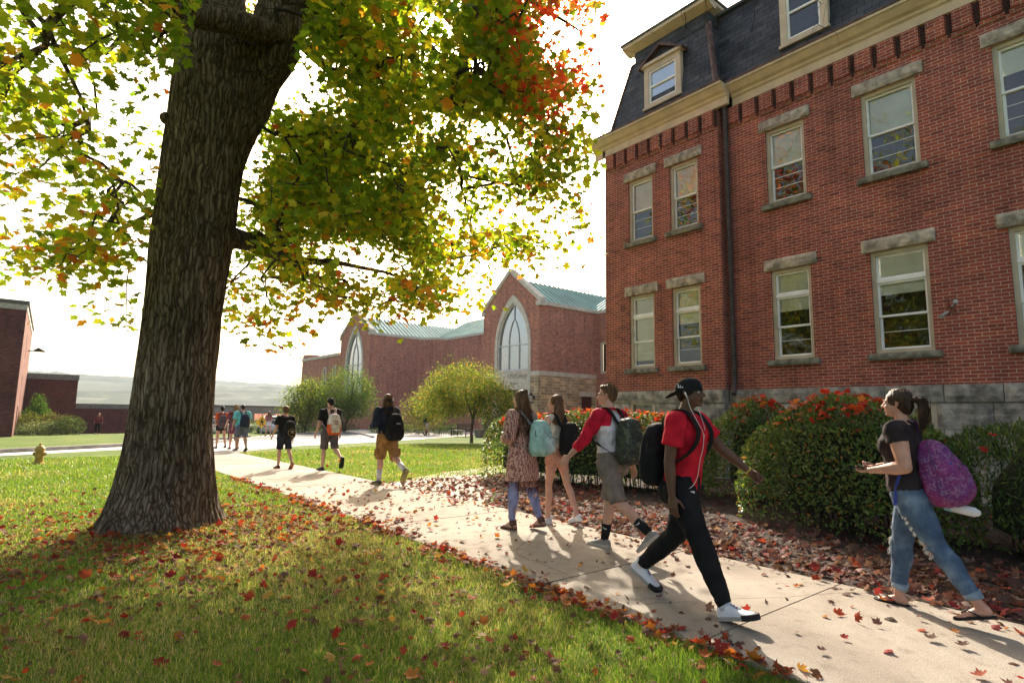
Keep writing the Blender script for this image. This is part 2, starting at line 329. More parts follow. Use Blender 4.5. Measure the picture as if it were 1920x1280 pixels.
def sheet(name, pts, m, dz):
    q = _bm.new(); q.faces.new([q.verts.new((x_, y_, 0)) for x_, y_ in pts])
    _bm.ops.bisect_plane(q, geom=q.verts[:]+q.edges[:]+q.faces[:], plane_co=(0, 8, 0), plane_no=(0, 1, 0))
    for v_ in q.verts: v_.co.z = -0.0105*max(0, v_.co.y-8)+dz
    _bm.ops.recalc_face_normals(q, faces=q.faces)
    q.normal_update()
    for f_ in q.faces:
        if f_.normal.z < 0: f_.normal_flip()
    me = bpy.data.meshes.new(name); q.to_mesh(me); q.free(); me.materials.append(m)
    return tag(link(bpy.data.objects.new(name, me)), kind='structure')
def gp(lst): return [tuple(G(*p)[:2]) for p in lst]
near = gp([(-300, 868), (0, 855), (234, 843), (395, 851)]) + [(SWL, 23.4), (SWR, 23.4)] + gp([(560, 836), (650, 832), (780, 824), (905, 815), (1010, 808)])
far = gp([(1010, 797), (900, 799.5), (700, 804), (560, 811), (480, 818), (400, 825), (234, 837.5), (0, 850), (-300, 863)])
sheet('road', near+far, ROADC, .012)
sheet('asphalt_road', gp([(380, 834), (470, 826), (640, 820.5), (690, 822), (660, 813), (560, 814), (480, 820), (400, 828)]), ASPH, .018)
sheet('mulch_bed', [(SWR+.0, -8), (12.7, -8), (12.7, 11.3), (9.0, 11.6), (7.2, 10.3), (6.6, 8.6), (SWR, 7.5)], MULCH, .004)
sheet('path', [(SWR, 7.6), (6.6, 8.7), (7.3, 10.4), (9.0, 11.7), (14.5, 13.2), (14.5, 15.0), (8.0, 12.6), (6.0, 11.4), (SWR, 11.0)], PATHC, .012)
def kerb(name, pts, w, h):
    b_ = MB()
    for (xa, ya), (xb, yb) in zip(pts[:-1], pts[1:]):
        d = V((xb-xa, yb-ya, 0)); n_ = V((-d.y, d.x, 0)).normalized()*w
        za = -0.0105*max(0, ya-8); zb = -0.0105*max(0, yb-8)
        p = [V((xa, ya, za-.05)), V((xb, yb, zb-.05)), V((xb, yb, zb-.05))+n_, V((xa, ya, za-.05))+n_]
        q = [v+V((0,0,h+.05)) for v in p]
        b_.add(p+q, [(0,3,2,1),(4,5,6,7),(0,1,5,4),(1,2,6,5),(2,3,7,6),(3,0,4,7)])
    return tag(b_.build(name, KERBM), kind='structure')
kerb('kerb', gp([(-300, 863), (0, 850), (234, 837.5), (400, 826), (470, 820)]), .18, .15)
kerb('kerb_island', gp([(560, 814.5), (625, 812.5), (660, 813.5), (682, 816), (697, 821)]), .18, .14)

# far hills
hm, n_, l_, b_ = nmat('hill_fields')
g_ = n_.new('ShaderNodeNewGeometry'); z_ = n_.new('ShaderNodeTexNoise'); z_.inputs['Scale'].default_value = .012; z_.inputs['Detail'].default_value = 10; l_.new(g_.outputs['Position'], z_.inputs['Vector'])
r_ = ramp(n_, [(.40, (.016,.030,.018)), (.52, (.026,.044,.022)), (.60, (.032,.05,.025)), (.66, (.10,.12,.05))]); r_.color_ramp.interpolation = 'LINEAR'
l_.new(z_.outputs['Fac'], r_.inputs[0]); l_.new(r_.outputs[0], b_.inputs['Base Color']); b_.inputs['Roughness'].default_value = 1
def hills():
    hx = np.linspace(-1500, 1700, 260); hy = np.linspace(380, 1500, 90); X_, Y_ = np.meshgrid(hx, hy)
    Z = np.zeros_like(X_)
    for i in range(X_.shape[0]):
        for j in range(X_.shape[1]):
            x_, y_ = X_[i, j], Y_[i, j]
            t = (y_-380)/1120
            Z[i, j] = -6 + 46*sstep(0, .55, t)*(.75+.5*noise.noise((x_*.0022, y_*.002, 1))) + 34*sstep(.5, 1, t)*(.6+.6*noise.noise((x_*.0014+5, y_*.001, 7)))
            f = noise.noise((x_*.009, y_*.02, 3))
            if f > -.05: Z[i, j] += 7*abs(noise.noise((x_*.12, y_*.1, 9)))*min(1, (f+.05)*8)+2
    nx_, ny_ = len(hx), len(hy); id_ = np.arange(nx_*ny_).reshape(ny_, nx_)
    tr = np.stack([id_[:-1, :-1], id_[:-1, 1:], id_[1:, 1:], id_[1:, :-1]], -1).reshape(-1, 4)
    tag(bulk('hills', np.stack([X_, Y_, Z], -1).reshape(-1, 3), 0, 4, hm, tri=tr), kind='structure')
hills()

# ------------------------------------------------------------------ wall helper
def wall(mb, axis, plane, a0, a1, z0, z1, holes=(), out=-1, depth=.14, mi=0):
    """flat wall on X=plane (axis 'X') or Y=plane; holes (a0,a1,z0,z1) with reveals going inwards; out = sign of the outside"""
    A = sorted({a0, a1, *[h[0] for h in holes], *[h[1] for h in holes]}); Z = sorted({z0, z1, *[h[2] for h in holes], *[h[3] for h in holes]})
    def P(a, z, d=0): return (plane-out*d, a, z) if axis == 'X' else (a, plane-out*d, z)
    def q(p):
        nr = (V(p[1])-V(p[0])).cross(V(p[2])-V(p[0])); want = V((out,0,0)) if axis == 'X' else V((0,out,0))
        return p if nr.dot(want) >= 0 else p[::-1]
    for i in range(len(A)-1):
        for k in range(len(Z)-1):
            am, zm = (A[i]+A[i+1])/2, (Z[k]+Z[k+1])/2
            if any(h[0] < am < h[1] and h[2] < zm < h[3] for h in holes): continue
            mb.add(q([P(A[i], Z[k]), P(A[i+1], Z[k]), P(A[i+1], Z[k+1]), P(A[i], Z[k+1])]), [(0,1,2,3)], mi)
    for h in holes:
        c = [(h[0], h[2]), (h[1], h[2]), (h[1], h[3]), (h[0], h[3])]
        for (u0, w0), (u1, w1) in zip(c, c[1:]+c[:1]): mb.add([P(u0, w0), P(u1, w1), P(u1, w1, depth), P(u0, w0, depth)], [(0,1,2,3)], mi)
def rock(name, x0, x1, y0, y1, z0, z1, m, parent, amp=.018, seed=0):
    """rock-faced stone: front (low x) face broken up"""
    b_ = MB(); ny_ = max(4, int((y1-y0)/.06)); nz_ = max(3, int((z1-z0)/.06))
    vs = []
    for k in range(nz_+1):
        for i in range(ny_+1):
            y_ = y0+(y1-y0)*i/ny_; z_ = z0+(z1-z0)*k/nz_; e = 0 < i < ny_ and 0 < k < nz_
            d = amp*(1.0+1.6*noise.noise((y_*7+seed, z_*9, seed))) if e else 0
            vs.append((x0-d, y_, z_))
    W = ny_+1; fs = [(k*W+i, k*W+i+W, k*W+i+W+1, k*W+i+1) for k in range(nz_) for i in range(ny_)]
    b_.add(vs, fs); o = len(vs)
    b_.add([(x0,y0,z0),(x0,y1,z0),(x0,y1,z1),(x0,y0,z1),(x1,y0,z0),(x1,y1,z0),(x1,y1,z1),(x1,y0,z1)], [(0,4,5,1),(1,5,6,2),(2,6,7,3),(3,7,4,0),(4,7,6,5)])
    return b_.build(name, m, parent)

# ------------------------------------------------------------------ the old brick building
BLD = thing('brick_building', (13, 7.6, 0), 'old red brick building with slate mansard roof, cream cornice and sash windows', 'building')
XM, XW = 13.0, 12.75
WU = [(5.58, 6.49), (3.38, 4.39), (1.19, 2.18), (-1.0, 0.0)]
WING = [(9.65, 10.52), (8.21, 9.08)]
UZ, LZ, UZW, LZW = (6.49, 8.33), (2.78, 4.87), (6.40, 8.25), (2.75, 4.83)
b = MB()
wall(b, 'X', XM, -8, 7.6, 2.13, 9.32, [(a, c, *UZ) for a, c in WU]+[(a, c, *LZ) for a, c in WU])
wall(b, 'X', XW, 7.6, 11.42, 2.13, 9.32, [(a, c, *UZW) for a, c in WING]+[(a, c, *LZW) for a, c in WING])
b.build('wall', BRX, BLD)
b = MB(); wall(b, 'Y', 7.6, XW, XM+.2, 2.13, 9.32, out=-1); wall(b, 'Y', 11.42, XW, 26, 2.13, 9.32, out=1); wall(b, 'Y', -8, XM, 26, 2.13, 9.32, out=-1); wall(b, 'X', 26, -8, 11.42, -.2, 9.32, out=1)
b.build('end_wall', BRY, BLD)
# stone base: two courses of rock-faced blocks
sb = MB()
BW = [(9.66, 10.5, 1.30, 1.84), (3.42, 4.40, 1.2, 1.80), (-1.0, 0.0, 1.2, 1.8)]
def blocks(X, y0, y1, seed):
    rs = random.Random(seed)
    for (z0, z1) in ((-.1, .42), (.43, .87), (.88, 1.29)):
        y_ = y0
        while y_ < y1-.05:
            L = rs.uniform(.6, 1.25); L = y1-y_ if y1-y_-L < .35 else L; rows.append((X, y_, min(y_+L, y1)-.012, z0, z1)); y_ += L
    for (z0, z1, cut) in ((1.30, 1.79, True), (1.80, 2.13, False)):
        y_ = y0
        while y_ < y1-.05:
            L = rs.uniform(.75, 1.5); L = y1-y_ if y1-y_-L < .4 else L
            e = min(y_+L, y1)
            segs = [(y_, e)]
            if cut:
                for h in BW:
                    ns = []
                    for (s0, s1) in segs:
                        if s1 <= h[0] or s0 >= h[1]: ns.append((s0, s1))
                        else:
                            if s0 < h[0]: ns.append((s0, h[0]))
                            if s1 > h[1]: ns.append((h[1], s1))
                    segs = ns
            for s0, s1 in segs:
                if s1-s0 > .04: rows.append((X-(0 if cut else .03), s0, s1-.012, z0, z1-.01))
            y_ += L
rows = []; blocks(XM-.06, -8, 7.58, 3); blocks(XW-.06, 7.6, 11.48, 5)
for q, (X, s0, s1, z0, z1) in enumerate(rows):
    ny_ = max(3, int((s1-s0)/.09)); nz_ = max(3, int((z1-z0)/.09)); vs = []
    for k in range(nz_+1):
        for i in range(ny_+1):
            y_ = s0+(s1-s0)*i/ny_; z_ = z0+(z1-z0)*k/nz_; e = 0 < i < ny_ and 0 < k < nz_
            vs.append((X-((.028+.05*noise.noise((y_*4+q, z_*6, q))) if e else 0), y_, z_))
    W = ny_+1; sb.add(vs, [(k*W+i, k*W+i+W, k*W+i+W+1, k*W+i+1) for k in range(nz_) for i in range(ny_)])
    sb.add([(X,s0,z0),(X,s1,z0),(X,s1,z1),(X,s0,z1),(X+.3,s0,z0),(X+.3,s1,z0),(X+.3,s1,z1),(X+.3,s0,z1)], [(0,4,5,1),(1,5,6,2),(2,6,7,3),(3,7,4,0)])
sb.build('stone_base', STONE, BLD)
b = MB(); b.box(XM-.03, XM+.05, -8, 3.42, -.2, 2.12); b.box(XM-.03, XM+.05, 4.40, 7.6, -.2, 2.12); b.box(XW-.03, XW+.05, 7.61, 9.66, -.2, 2.12); b.box(XW-.03, XW+.05, 10.5, 11.46, -.2, 2.12); b.box(XW, 26, 11.40, 11.47, -.2, 2.12)
b.build('base_mortar', mat('mortar', (.33,.31,.27), .9, .2, 6), BLD)
WINBLIND = mat('blind_cloth', (.82,.80,.70), .8, .06, 3)
def sash(X, y0, y1, z0, z1, low, parent, seed=0, blind=None, sub=True):
    fr = MB(); D = .06
    def ring(m, x0, x1, a0, a1, c0, c1, w):
        m.box(x0, x1, a0, a0+w, c0, c1); m.box(x0, x1, a1-w, a1, c0, c1); m.box(x0, x1, a0+w, a1-w, c1-w, c1); m.box(x0, x1, a0+w, a1-w, c0, c0+w)
    ring(fr, X+.05, X+.16, y0, y1, z0, z1, .075)
    w = fr.build('window', CREAMF, parent)
    s = MB(); a0, a1, c0, c1 = y0+.075, y1-.075, z0+.075, z1-.075; H = c1-c0; xs = X+.10
    if low:
        ct = c1-H*.265; s.box(xs-.03, xs+.05, a0, a1, ct-.05, ct+.02); ring(s, xs, xs+.04, a0, a1, ct+.02, c1, .04)
        tp = ct-.05
    else: tp = c1
    mid = c0+(tp-c0)*.5; ring(s, xs, xs+.04, a0, a1, mid-.02, tp, .04); ring(s, xs+.035, xs+.07, a0, a1, c0, mid+.02, .045)
    for f in ((.5,) if low else (.36, .68)): zz = c0+.045+(mid-c0-.05)*f; s.box(xs+.045, xs+.058, a0+.045, a1-.045, zz-.005, zz+.005)
    s.build('sash', WHITE, w)
    g = MB(); g.add([(xs+.052, a0, c0), (xs+.052, a0, c1), (xs+.052, a1, c1), (xs+.052, a1, c0)], [(0,1,2,3)]); g.build('pane', GLASS, w)
    bl = blind if blind is not None else (.55 if low else .47)
    if bl > 0:
        g = MB(); g.box(xs+.066, xs+.072, a0+.01, a1-.01, c1-H*bl, c1); g.build('blind', WINBLIND, w)
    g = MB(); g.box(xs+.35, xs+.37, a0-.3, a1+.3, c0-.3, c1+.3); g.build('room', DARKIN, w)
    rock('lintel', X-.045, X+.06, y0-.14, y1+.14, z1+.012, z1+.272, LINTEL, w, .02, seed)
    rock('sill', X-.10, X+.14, y0-.12, y1+.12, z0-.135, z0-.005, SILL, w, .012, seed+3)
    return w
k = 0
for a, c in WU:
    sash(XM, a, c, *UZ, False, BLD, k, blind=(.5, .47, .3, .4)[k//2 % 4]); k += 1
    sash(XM, a, c, *LZ, True, BLD, k, blind=(.46, .42, .3, .4)[k//2 % 4]); k += 1
for a, c in WING:
    sash(XW, a, c, *UZW, False, BLD, k, blind=.52); k += 1
    sash(XW, a, c, *LZW, True, BLD, k, blind=(.92 if a > 9 else .46)); k += 1
for (y0, y1, z0, z1), X in zip(BW, (XW, XM, XM)):
    fr = MB()
    for q in ((y0, y0+.09, z0, z1), (y1-.09, y1, z0, z1), (y0+.09, y1-.09, z1-.09, z1), (y0+.09, y1-.09, z0, z0+.06)): fr.box(X-.03, X+.12, *q)
    w = fr.build('basement_window', CREAMF, BLD)
    g = MB(); g.add([(X+.03, y0, z0), (X+.03, y0, z1), (X+.03, y1, z1), (X+.03, y1, z0)], [(0,1,2,3)]); g.build('pane', GLASS, w)
    g = MB(); g.box(X+.2, X+.22, y0-.1, y1+.1, z0, z1); g.build('blind', mat('warm_blind', (.42,.38,.16), .8, .3, 5), w)
# corbel table under the frieze
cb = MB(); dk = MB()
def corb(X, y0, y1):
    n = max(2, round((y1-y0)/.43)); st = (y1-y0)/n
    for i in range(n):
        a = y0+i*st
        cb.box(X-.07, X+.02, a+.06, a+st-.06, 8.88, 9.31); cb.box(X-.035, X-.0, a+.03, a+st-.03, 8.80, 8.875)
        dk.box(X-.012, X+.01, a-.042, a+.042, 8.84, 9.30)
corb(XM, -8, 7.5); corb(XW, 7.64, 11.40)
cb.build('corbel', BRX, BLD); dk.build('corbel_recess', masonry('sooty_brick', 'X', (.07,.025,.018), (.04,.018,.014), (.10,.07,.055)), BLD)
# cornice
def cornice(X, y0, y1, m, mitre=0):
    pr = [(0.04, 9.325), (-.05, 9.325), (-.05, 9.52), (-.10, 9.55), (-.12, 9.60), (-.20, 9.64), (-.31, 9.76), (-.35, 9.77), (-.35, 9.83), (.1, 9.83)]
    m.prism([(X+a, y0, z) for a, z in pr], (0, y1-y0, 0))
b = MB(); cornice(XM, -8.3, 7.28, b); cornice(XW, 7.28, 11.8, b)
pr = [(0.04, 9.327), (-.05, 9.327), (-.05, 9.522), (-.10, 9.552), (-.12, 9.602), (-.20, 9.642), (-.31, 9.758), (-.345, 9.772), (-.345, 9.828), (.1, 9.828)]
b.prism([(XW-.05, 11.42-a, z) for a, z in pr], (13.3, 0, 0))
b.build('cornice', CREAM, BLD)
b = MB(); b.box(XM-.37, XM+.3, -8.3, 7.26, 9.832, 9.875); b.box(XW-.37, XW+.3, 7.26, 11.82, 9.832, 9.875); b.build('gutter', COPPER, BLD)
# mansard roofs
b = MB(); z0, z1 = 9.86, 12.42
b.add([(12.92, -8.2, z0), (12.92, 7.9, z0), (13.55, 7.9, z1), (13.55, -8.2, z1), (24, 7.9, z1), (24, -8.2, z1)], [(0,3,2,1)[::-1] if False else (0,1,2,3)[::-1], (3,2,4,5)[::-1]])
wz1 = 12.02
fb = [(12.70, 7.55, z0), (12.70, 11.2, z0), (16.5, 11.2, z0), (16.5, 7.55, z0)]; ft = [(13.02, 7.93, wz1), (13.02, 10.55, wz1), (16, 10.55, wz1), (16, 7.93, wz1)]
b.add(fb+ft, [(0,4,5,1)], 0); b.add(fb+ft, [(1,5,6,2), (3,7,4,0), (2,6,7,3)], 1)
b.box(13.08, 15.9, 8.0, 10.48, wz1-.02, 12.62, 0)
o = b.build('mansard_roof', [SLATE, SLATEY], BLD)
def fixn(o):
    q = _bm.new(); q.from_mesh(o.data); _bm.ops.recalc_face_normals(q, faces=q.faces); q.to_mesh(o.data); q.free()
b = MB(); b.box(13.0, 15.95, 7.92, 10.56, wz1-.03, wz1+.05); b.build('roof_band', DARKM, BLD)
b = MB(); b.prism([(13.08, 7.8, 12.45), (12.80, 7.8, 12.56), (12.80, 7.8, 12.66), (13.2, 7.8, 12.66), (13.2, 7.8, 12.45)], (0, 2.95, 0))
b.prism([(13.2, 10.46, 12.452), (13.2, 10.75, 12.56), (13.2, 10.75, 12.66), (13.2, 10.46, 12.66)], (2.7, 0, 0)); b.prism([(13.2, 8.02, 12.452), (13.2, 7.8, 12.56), (13.2, 7.8, 12.66), (13.2, 8.02, 12.66)], (2.7, 0, 0))
b.build('roof_cornice', CREAM, BLD)
b = MB(); b.box(12.76, 16, 7.76, 10.80, 12.662, 12.72); b.box(13.42, 24, -8.2, 7.95, 12.40, 12.47); b.build('roof_edge', mat('lead_edge', (.10,.115,.12), .5, .2, 3), BLD)
b = MB(); b.tube([(12.69, 7.55, z0), (13.01, 7.93, wz1)], [(.085, .06)]*2, 8, (0,1,0), False); b.build('hip_flashing', COPPER, BLD)
b = MB(); b.tube([(12.69, 11.2, z0), (13.01, 10.55, wz1)], [(.04, .03)]*2, 8, (0,1,0), False); b.build('hip_flashing', COPPER, BLD)
def dormer(X, y0, y1, z0, z1, back, parent, gable=True):
    b = MB(); b.box(X+.06, back, y0+.06, y1-.06, z0-.02, z1); d = b.build('dormer', [SLATEY], parent)
    f = MB(); w = .16
    for q in ((y0, y0+w, z0, z1), (y1-w, y1, z0, z1), (y0+w, y1-w, z1-w*1.1, z1), (y0+w, y1-w, z0, z0+w*.7)): f.box(X-.03, X+.1, *q)
    f.box(X-.07, X+.1, y0-.03, y1+.03, z0-.05, z0+.02)
    f.build('window_frame', mat('cream_trim', (.62,.50,.36), .55, .07, 3), d)
    s = MB(); zc = (z0+z1)/2-.02
    for q in ((y0+w, y0+w+.05, z0+.11, z1-.17), (y1-w-.05, y1-w, z0+.11, z1-.17), (y0+w+.05, y1-w-.05, zc-.025, zc+.025), (y0+w+.05, y1-w-.05, z0+.11, z0+.16), (y0+w+.05, y1-w-.05, z1-.22, z1-.17)): s.box(X+.0, X+.06, *q)
    s.build('sash', WHITE, d)
    g = MB(); g.add([(X+.045, y0+w, z0+.1), (X+.045, y0+w, z1-.17), (X+.045, y1-w, z1-.17), (X+.045, y1-w, z0+.1)], [(0,1,2,3)]); g.build('pane', HGLASS if gable else GLASS, d)
    g = MB(); g.box(X+.052, X+.058, y0+w+.02, y1-w-.02, z0+.12, z1-.18); g.build('blind', mat('dormer_blind', (.35,.42,.5), .8, .05, 2) if gable else DARKIN, d)
    yc = (y0+y1)/2; ov = .13; zp = z1+(.40 if gable else .5)
    r = MB()
    for sg, ye in ((-1, y0-ov), (1, y1+ov)):
        r.prism([(X-.14, ye, z1-.05), (X-.14, yc, zp), (X-.14, yc, zp+.07), (X-.14, ye, z1+.02)], (back+.35-X, 0, 0))
    r.build('dormer_roof', COPPER, d)
    r = MB(); r.prism([(X+.0, y0-.02, z1-.01), (X+.0, y1+.02, z1-.01), (X+.0, yc, zp-.02)], (back-X, 0, 0)); r.build('pediment', SLATE, d)
    r = MB(); r.box(X-.10, X+.12, y0-.07, y1+.07, z1-.02, z1+.07); r.build('head_trim', mat('cream_trim', (.62,.50,.36)), d)
dormer(12.76, 8.64, 9.88, 10.24, 11.52, 13.5, BLD)
dormer(13.00, 4.92, 6.00, 10.28, 11.9, 13.9, BLD, False)
dp = MB(); dp.tube([(12.86, 7.44, 9.5), (12.86, 7.44, 9.2), (12.88, 7.42, 2.45), (12.84, 7.40, 2.2), (12.72, 7.36, 2.0)], [.06]*5, 10, (0,1,0), False)
for z in (8.0, 6.2, 4.4, 2.7): dp.tube([(12.87, 7.435, z), (12.87, 7.435, z+.05)], [.068]*2, 10, (0,1,0), False)
dp.build('downspout', mat('downspout_brown', (.060,.045,.042), .5, .2, 5), BLD, smooth=False)
wl_ = onX(1783, 580, XM-.0); wl_ = V(wl_)
t = thing('wall_floodlight', wl_, 'small twin floodlight bracket fixed to the brick wall between two windows', 'light')
b = MB(); b.box(wl_.x-.05, wl_.x, wl_.y-.06, wl_.y+.06, wl_.z-.06, wl_.z+.06); b.tube([(wl_.x-.05, wl_.y, wl_.z), (wl_.x-.12, wl_.y+.02, wl_.z+.2)], [.012]*2, 6); b.build('bracket', mat('rusty_bracket', (.22,.08,.05), .7), t)
for dy, dz in ((.08, -.1), (-.1, .07)):
    b = MB(); b.tube([(wl_.x-.07, wl_.y+dy*.4, wl_.z+dz*.5), (wl_.x-.13, wl_.y+dy, wl_.z+dz), (wl_.x-.22, wl_.y+dy*1.3, wl_.z+dz*1.5)], [.022, .028, .042], 10, (0,1,0), False); b.build('lamp_head', mat('lamp_grey', (.40,.38,.36), .5), t)
# ------------------------------------------------------------------ the hall with pointed gables
HALL = thing('gabled_hall', (26.5, 29.94, -.3), 'modern brick hall with tall pointed windows, stone doorway and teal standing seam roof', 'building')
XG, ZB = 26.5, -.9
def arch_z(y, yc, hw, zs, h, k=.9):
    t = min(1, abs(y-yc)/hw); return zs + h*math.sqrt(max(0, 1-((t+k)/(1+k))**2))/math.sqrt(1-(k/(1+k))**2)
def gable(y0, y1, za, zsh, yc, hw, zs, h, zbot, door=None):
    """facade on X=XG from y0..y1, apex za over middle, shoulders zsh, pointed opening"""
    mid = (y0+y1)/2; b = MB(); N = 44
    ys = sorted({y0, y1, mid, yc-hw, yc+hw, *[yc-hw+2*hw*i/N for i in range(N+1)], *(door[:2] if door else ())})
    def top(y): return zsh + (za-zsh)*(1-abs(y-mid)/((y1-y0)/2))
    def quad(a, c, za0, za1, zc1, zc0):
        b.add([(XG, a, za0), (XG, a, za1), (XG, c, zc1), (XG, c, zc0)], [(0,1,2,3)])
    for a, c in zip(ys[:-1], ys[1:]):
        m_ = (a+c)/2
        if abs(m_-yc) < hw:
            quad(a, c, arch_z(a, yc, hw, zs, h), top(a), top(c), arch_z(c, yc, hw, zs, h))
            if not door: quad(a, c, ZB, zbot, zbot, ZB)
        else:
            lo = 4.14 if door else ZB
            quad(a, c, lo, top(a), top(c), lo)
    b.build('wall', HBX, HALL)
    # stone surround
    s = MB(); W = .30; P = [];
    zz = [zbot]+[zbot+(zs-zbot)*i/4 for i in range(1, 4)]
    inner = [(yc-hw, z) for z in zz]+[(yc-hw+2*hw*i/N, arch_z(yc-hw+2*hw*i/N, yc, hw, zs, h)) for i in range(N+1)]+[(yc+hw, z) for z in zz[::-1]]
    H2, h2 = hw+W, h+W*2.1
    outer = [(yc-H2, z) for z in zz]+[(yc-H2+2*H2*i/N, arch_z(yc-H2+2*H2*i/N, yc, H2, zs, h2)) for i in range(N+1)]+[(yc+H2, z) for z in zz[::-1]]
    for i in range(len(inner)-1):
        (a, c), (d, e), (f, g_), (p, q) = inner[i], inner[i+1], outer[i+1], outer[i]
        s.add([(XG-.07, a, c), (XG-.07, d, e), (XG-.07, f, g_), (XG-.07, p, q), (XG+.3, a, c), (XG+.3, d, e), (XG, f, g_), (XG, p, q)], [(0,1,2,3), (0,4,5,1), (3,2,6,7)])
    s.build('window_surround', LIME, HALL)
    g = MB(); gi = [(XG+.16, y, z) for y, z in inner]; g.add(gi, [tuple(range(len(gi)))]); w = g.build('window', HGLASS, HALL)
    g = MB(); g.box(XG+1.2, XG+1.25, yc-hw, yc+hw, zbot-.5, zs+h); g.build('room', mat('hall_room', (.16,.19,.2), .9, .1, 2), w)
    fr = MB(); x = XG+.12; bar = .045
    zr = zs+.15
    fr.box(x-.03, x+.03, yc-hw, yc+hw, zr-.05, zr+.05)
    for sg in (-1, 1): fr.box(x-.04, x+.04, yc+sg*hw*.33-bar, yc+sg*hw*.33+bar, zbot, zr)
    ti = zs+h*.66
    for sg in (-1, 1): fr.tube([(x, yc+sg*hw*.33, zr)]+[(x, yc+sg*hw*.33*(1-(i/10)**2.2), zr+(ti-zr)*(i/10)**.9) for i in range(1, 11)], [.04]*11, 4, (1,0,0), False)
    fr.box(x-.03, x+.03, yc-.035, yc+.035, ti, zs+h-.1)
    fr.box(x-.05, x+.05, yc-hw, yc+hw, zbot-.02, zbot+.10)
    for i in range(len(inner)-1): fr.tube([(x, *inner[i]), (x, *inner[i+1])], [.05]*2, 4, (1,0,0), False)
    fr.build('mullion', mat('pale_alu', (.55,.58,.58), .4, .06, 3), w)
    # sloping coping
    c = MB()
    for sg, ye in ((-1, y0), (1, y1)):
        s0 = V((0, ye+sg*.12, zsh-.05)); s1 = V((0, mid, za))
        d = V((0, -(s1.z-s0.z), (s1.y-s0.y))); d = d.normalized()*(.26 if d.z > 0 else -.26)
        if d.z < 0: d = -d
        c.prism([(XG-.12, s0.y, s0.z), (XG-.12, s1.y, s1.z), (XG-.12, s1.y, s1.z+.34), (XG-.12, s0.y, s0.z+.34)], (.55, 0, 0))
        c.box(XG-.13, XG+.44, ye-.22, ye+.22, zsh-.30, zsh-.02)
    c.build('coping', LIME, HALL)
YC0, YC1, YL0, YL1 = 29.94, 36.6, 57.4, 65.4
gable(YC0, YC1, 12.0, 9.35, 32.9, 1.82, 6.3, 3.3, 4.55, door=(30.95, 34.85))
gable(YL0, YL1, 12.45, 9.95, 61.3, 2.15, 6.4, 4.0, 1.2)
# centre gable: ashlar piers, band, inscribed panel and doorway
b = MB(); wall(b, 'X', XG-.03, YC0, 30.8, ZB, 4.1); wall(b, 'X', XG-.03, 35.0, YC1, ZB, 4.1); b.build('stone_wall', ASX, HALL)
b = MB(); wall(b, 'Y', YC0-.03, XG-.03, 32.3, ZB, 4.1, [(30.7, 31.9, ZB, 2.75)], out=-1, depth=.2); b.build('stone_wall', ASY, HALL)
b = MB(); b.box(XG-.07, XG+.05, YC0-.07, 30.95, 4.1, 4.42); b.box(XG-.07, XG+.05, 34.85, YC1, 4.1, 4.42); b.box(XG+.05, 32.3, YC0-.07, YC0+.05, 4.1, 4.42)
b.box(30.45, 32.1, YC0-.06, YC0+.02, 2.76, 3.1); b.build('stone_band', LIME, HALL)
b = MB(); b.box(XG-.05, XG+.1, 30.8, 35.0, 3.15, 4.54); b.box(XG-.10, XG+.3, 30.8, 31.08, ZB, 3.15); b.box(XG-.10, XG+.3, 34.72, 35.0, ZB, 3.15); b.box(XG-.075, XG+.1, 30.8, 35.0, 4.42, 4.5)
b.build('door_surround', LIME, HALL)
b = MB(); b.box(XG+.6, XG+.65, 31.0, 34.8, ZB, 3.15); d = b.build('door', mat('dark_door', (.05,.03,.03), .5), HALL)
b = MB()
for y_ in (31.1, 32.28, 33.46, 34.64): b.box(XG+.5, XG+.6, y_-.06, y_+.06, ZB, 3.1)
b.box(XG+.5, XG+.6, 31.0, 34.8, 2.1, 2.22); b.build('door_frame', mat('door_frame_tan', (.40,.33,.25), .6), d)
b = MB(); b.box(30.7, 31.9, YC0+.12, YC0+.16, ZB, 2.75); b.build('side_door', mat('maroon_door', (.09,.025,.022), .5, .1, 3), HALL)
def text(s, size, loc, parent, m):
    c = bpy.data.curves.new('lettering', 'FONT'); c.body = s; c.size = size; c.extrude = .012; c.align_x = 'RIGHT'
    o = bpy.data.objects.new('lettering_tmp', c); COL.objects.link(o)
    me = bpy.data.meshes.new_from_object(o.evaluated_get(bpy.context.evaluated_depsgraph_get())); bpy.data.objects.remove(o)
    me.materials.clear(); me.materials.append(m)
    R = Matrix(((0,0,-1,0),(-1,0,0,0),(0,1,0,0),(0,0,0,1))); me.transform(R)
    o = bpy.data.objects.new('lettering', me); COL.objects.link(o); o.parent = parent; o.location = V(loc)-parent_world(parent)
    return o
LET = mat('cut_letters', (.30,.27,.23), .8, .1, 4)
text('l McKelvey', .50, (XG-.056, 31.15, 3.98), HALL, LET); text('Center', .30, (XG-.056, 32.2, 3.52), HALL, LET)
# side walls, corner, back walls, low wing
b = MB(); wall(b, 'Y', YC0, XG, 32.3, 4.1, 9.3, out=-1); wall(b, 'Y', YL0, XG, 32.4, ZB, 9.75, out=-1); wall(b, 'Y', YC1, XG, 35, ZB, 9.3, out=1); wall(b, 'Y', YL1, XG, 40, ZB, 9.9, out=1); wall(b, 'Y', 78.4, XG, 45, ZB, 8.0, out=1); b.build('wall', HBY, HALL)
b = MB(); wall(b, 'X', 34.5, 36.6, 54.9, ZB, 9.5); wall(b, 'X', 32.3, 18, 29.94, ZB, 9.1, [(28.25, 29.35, 4.6, 6.75), (28.25, 29.35, .6, 2.9), (25.0, 26.1, 4.6, 6.75)]); wall(b, 'X', XG+.02, 65.4, 78.4, ZB, 7.9, [(66.6, 67.4, 4.4, 6.6), (69.6, 70.4, 4.4, 6.6), (76, 77, 4.2, 5.4)], depth=.2)
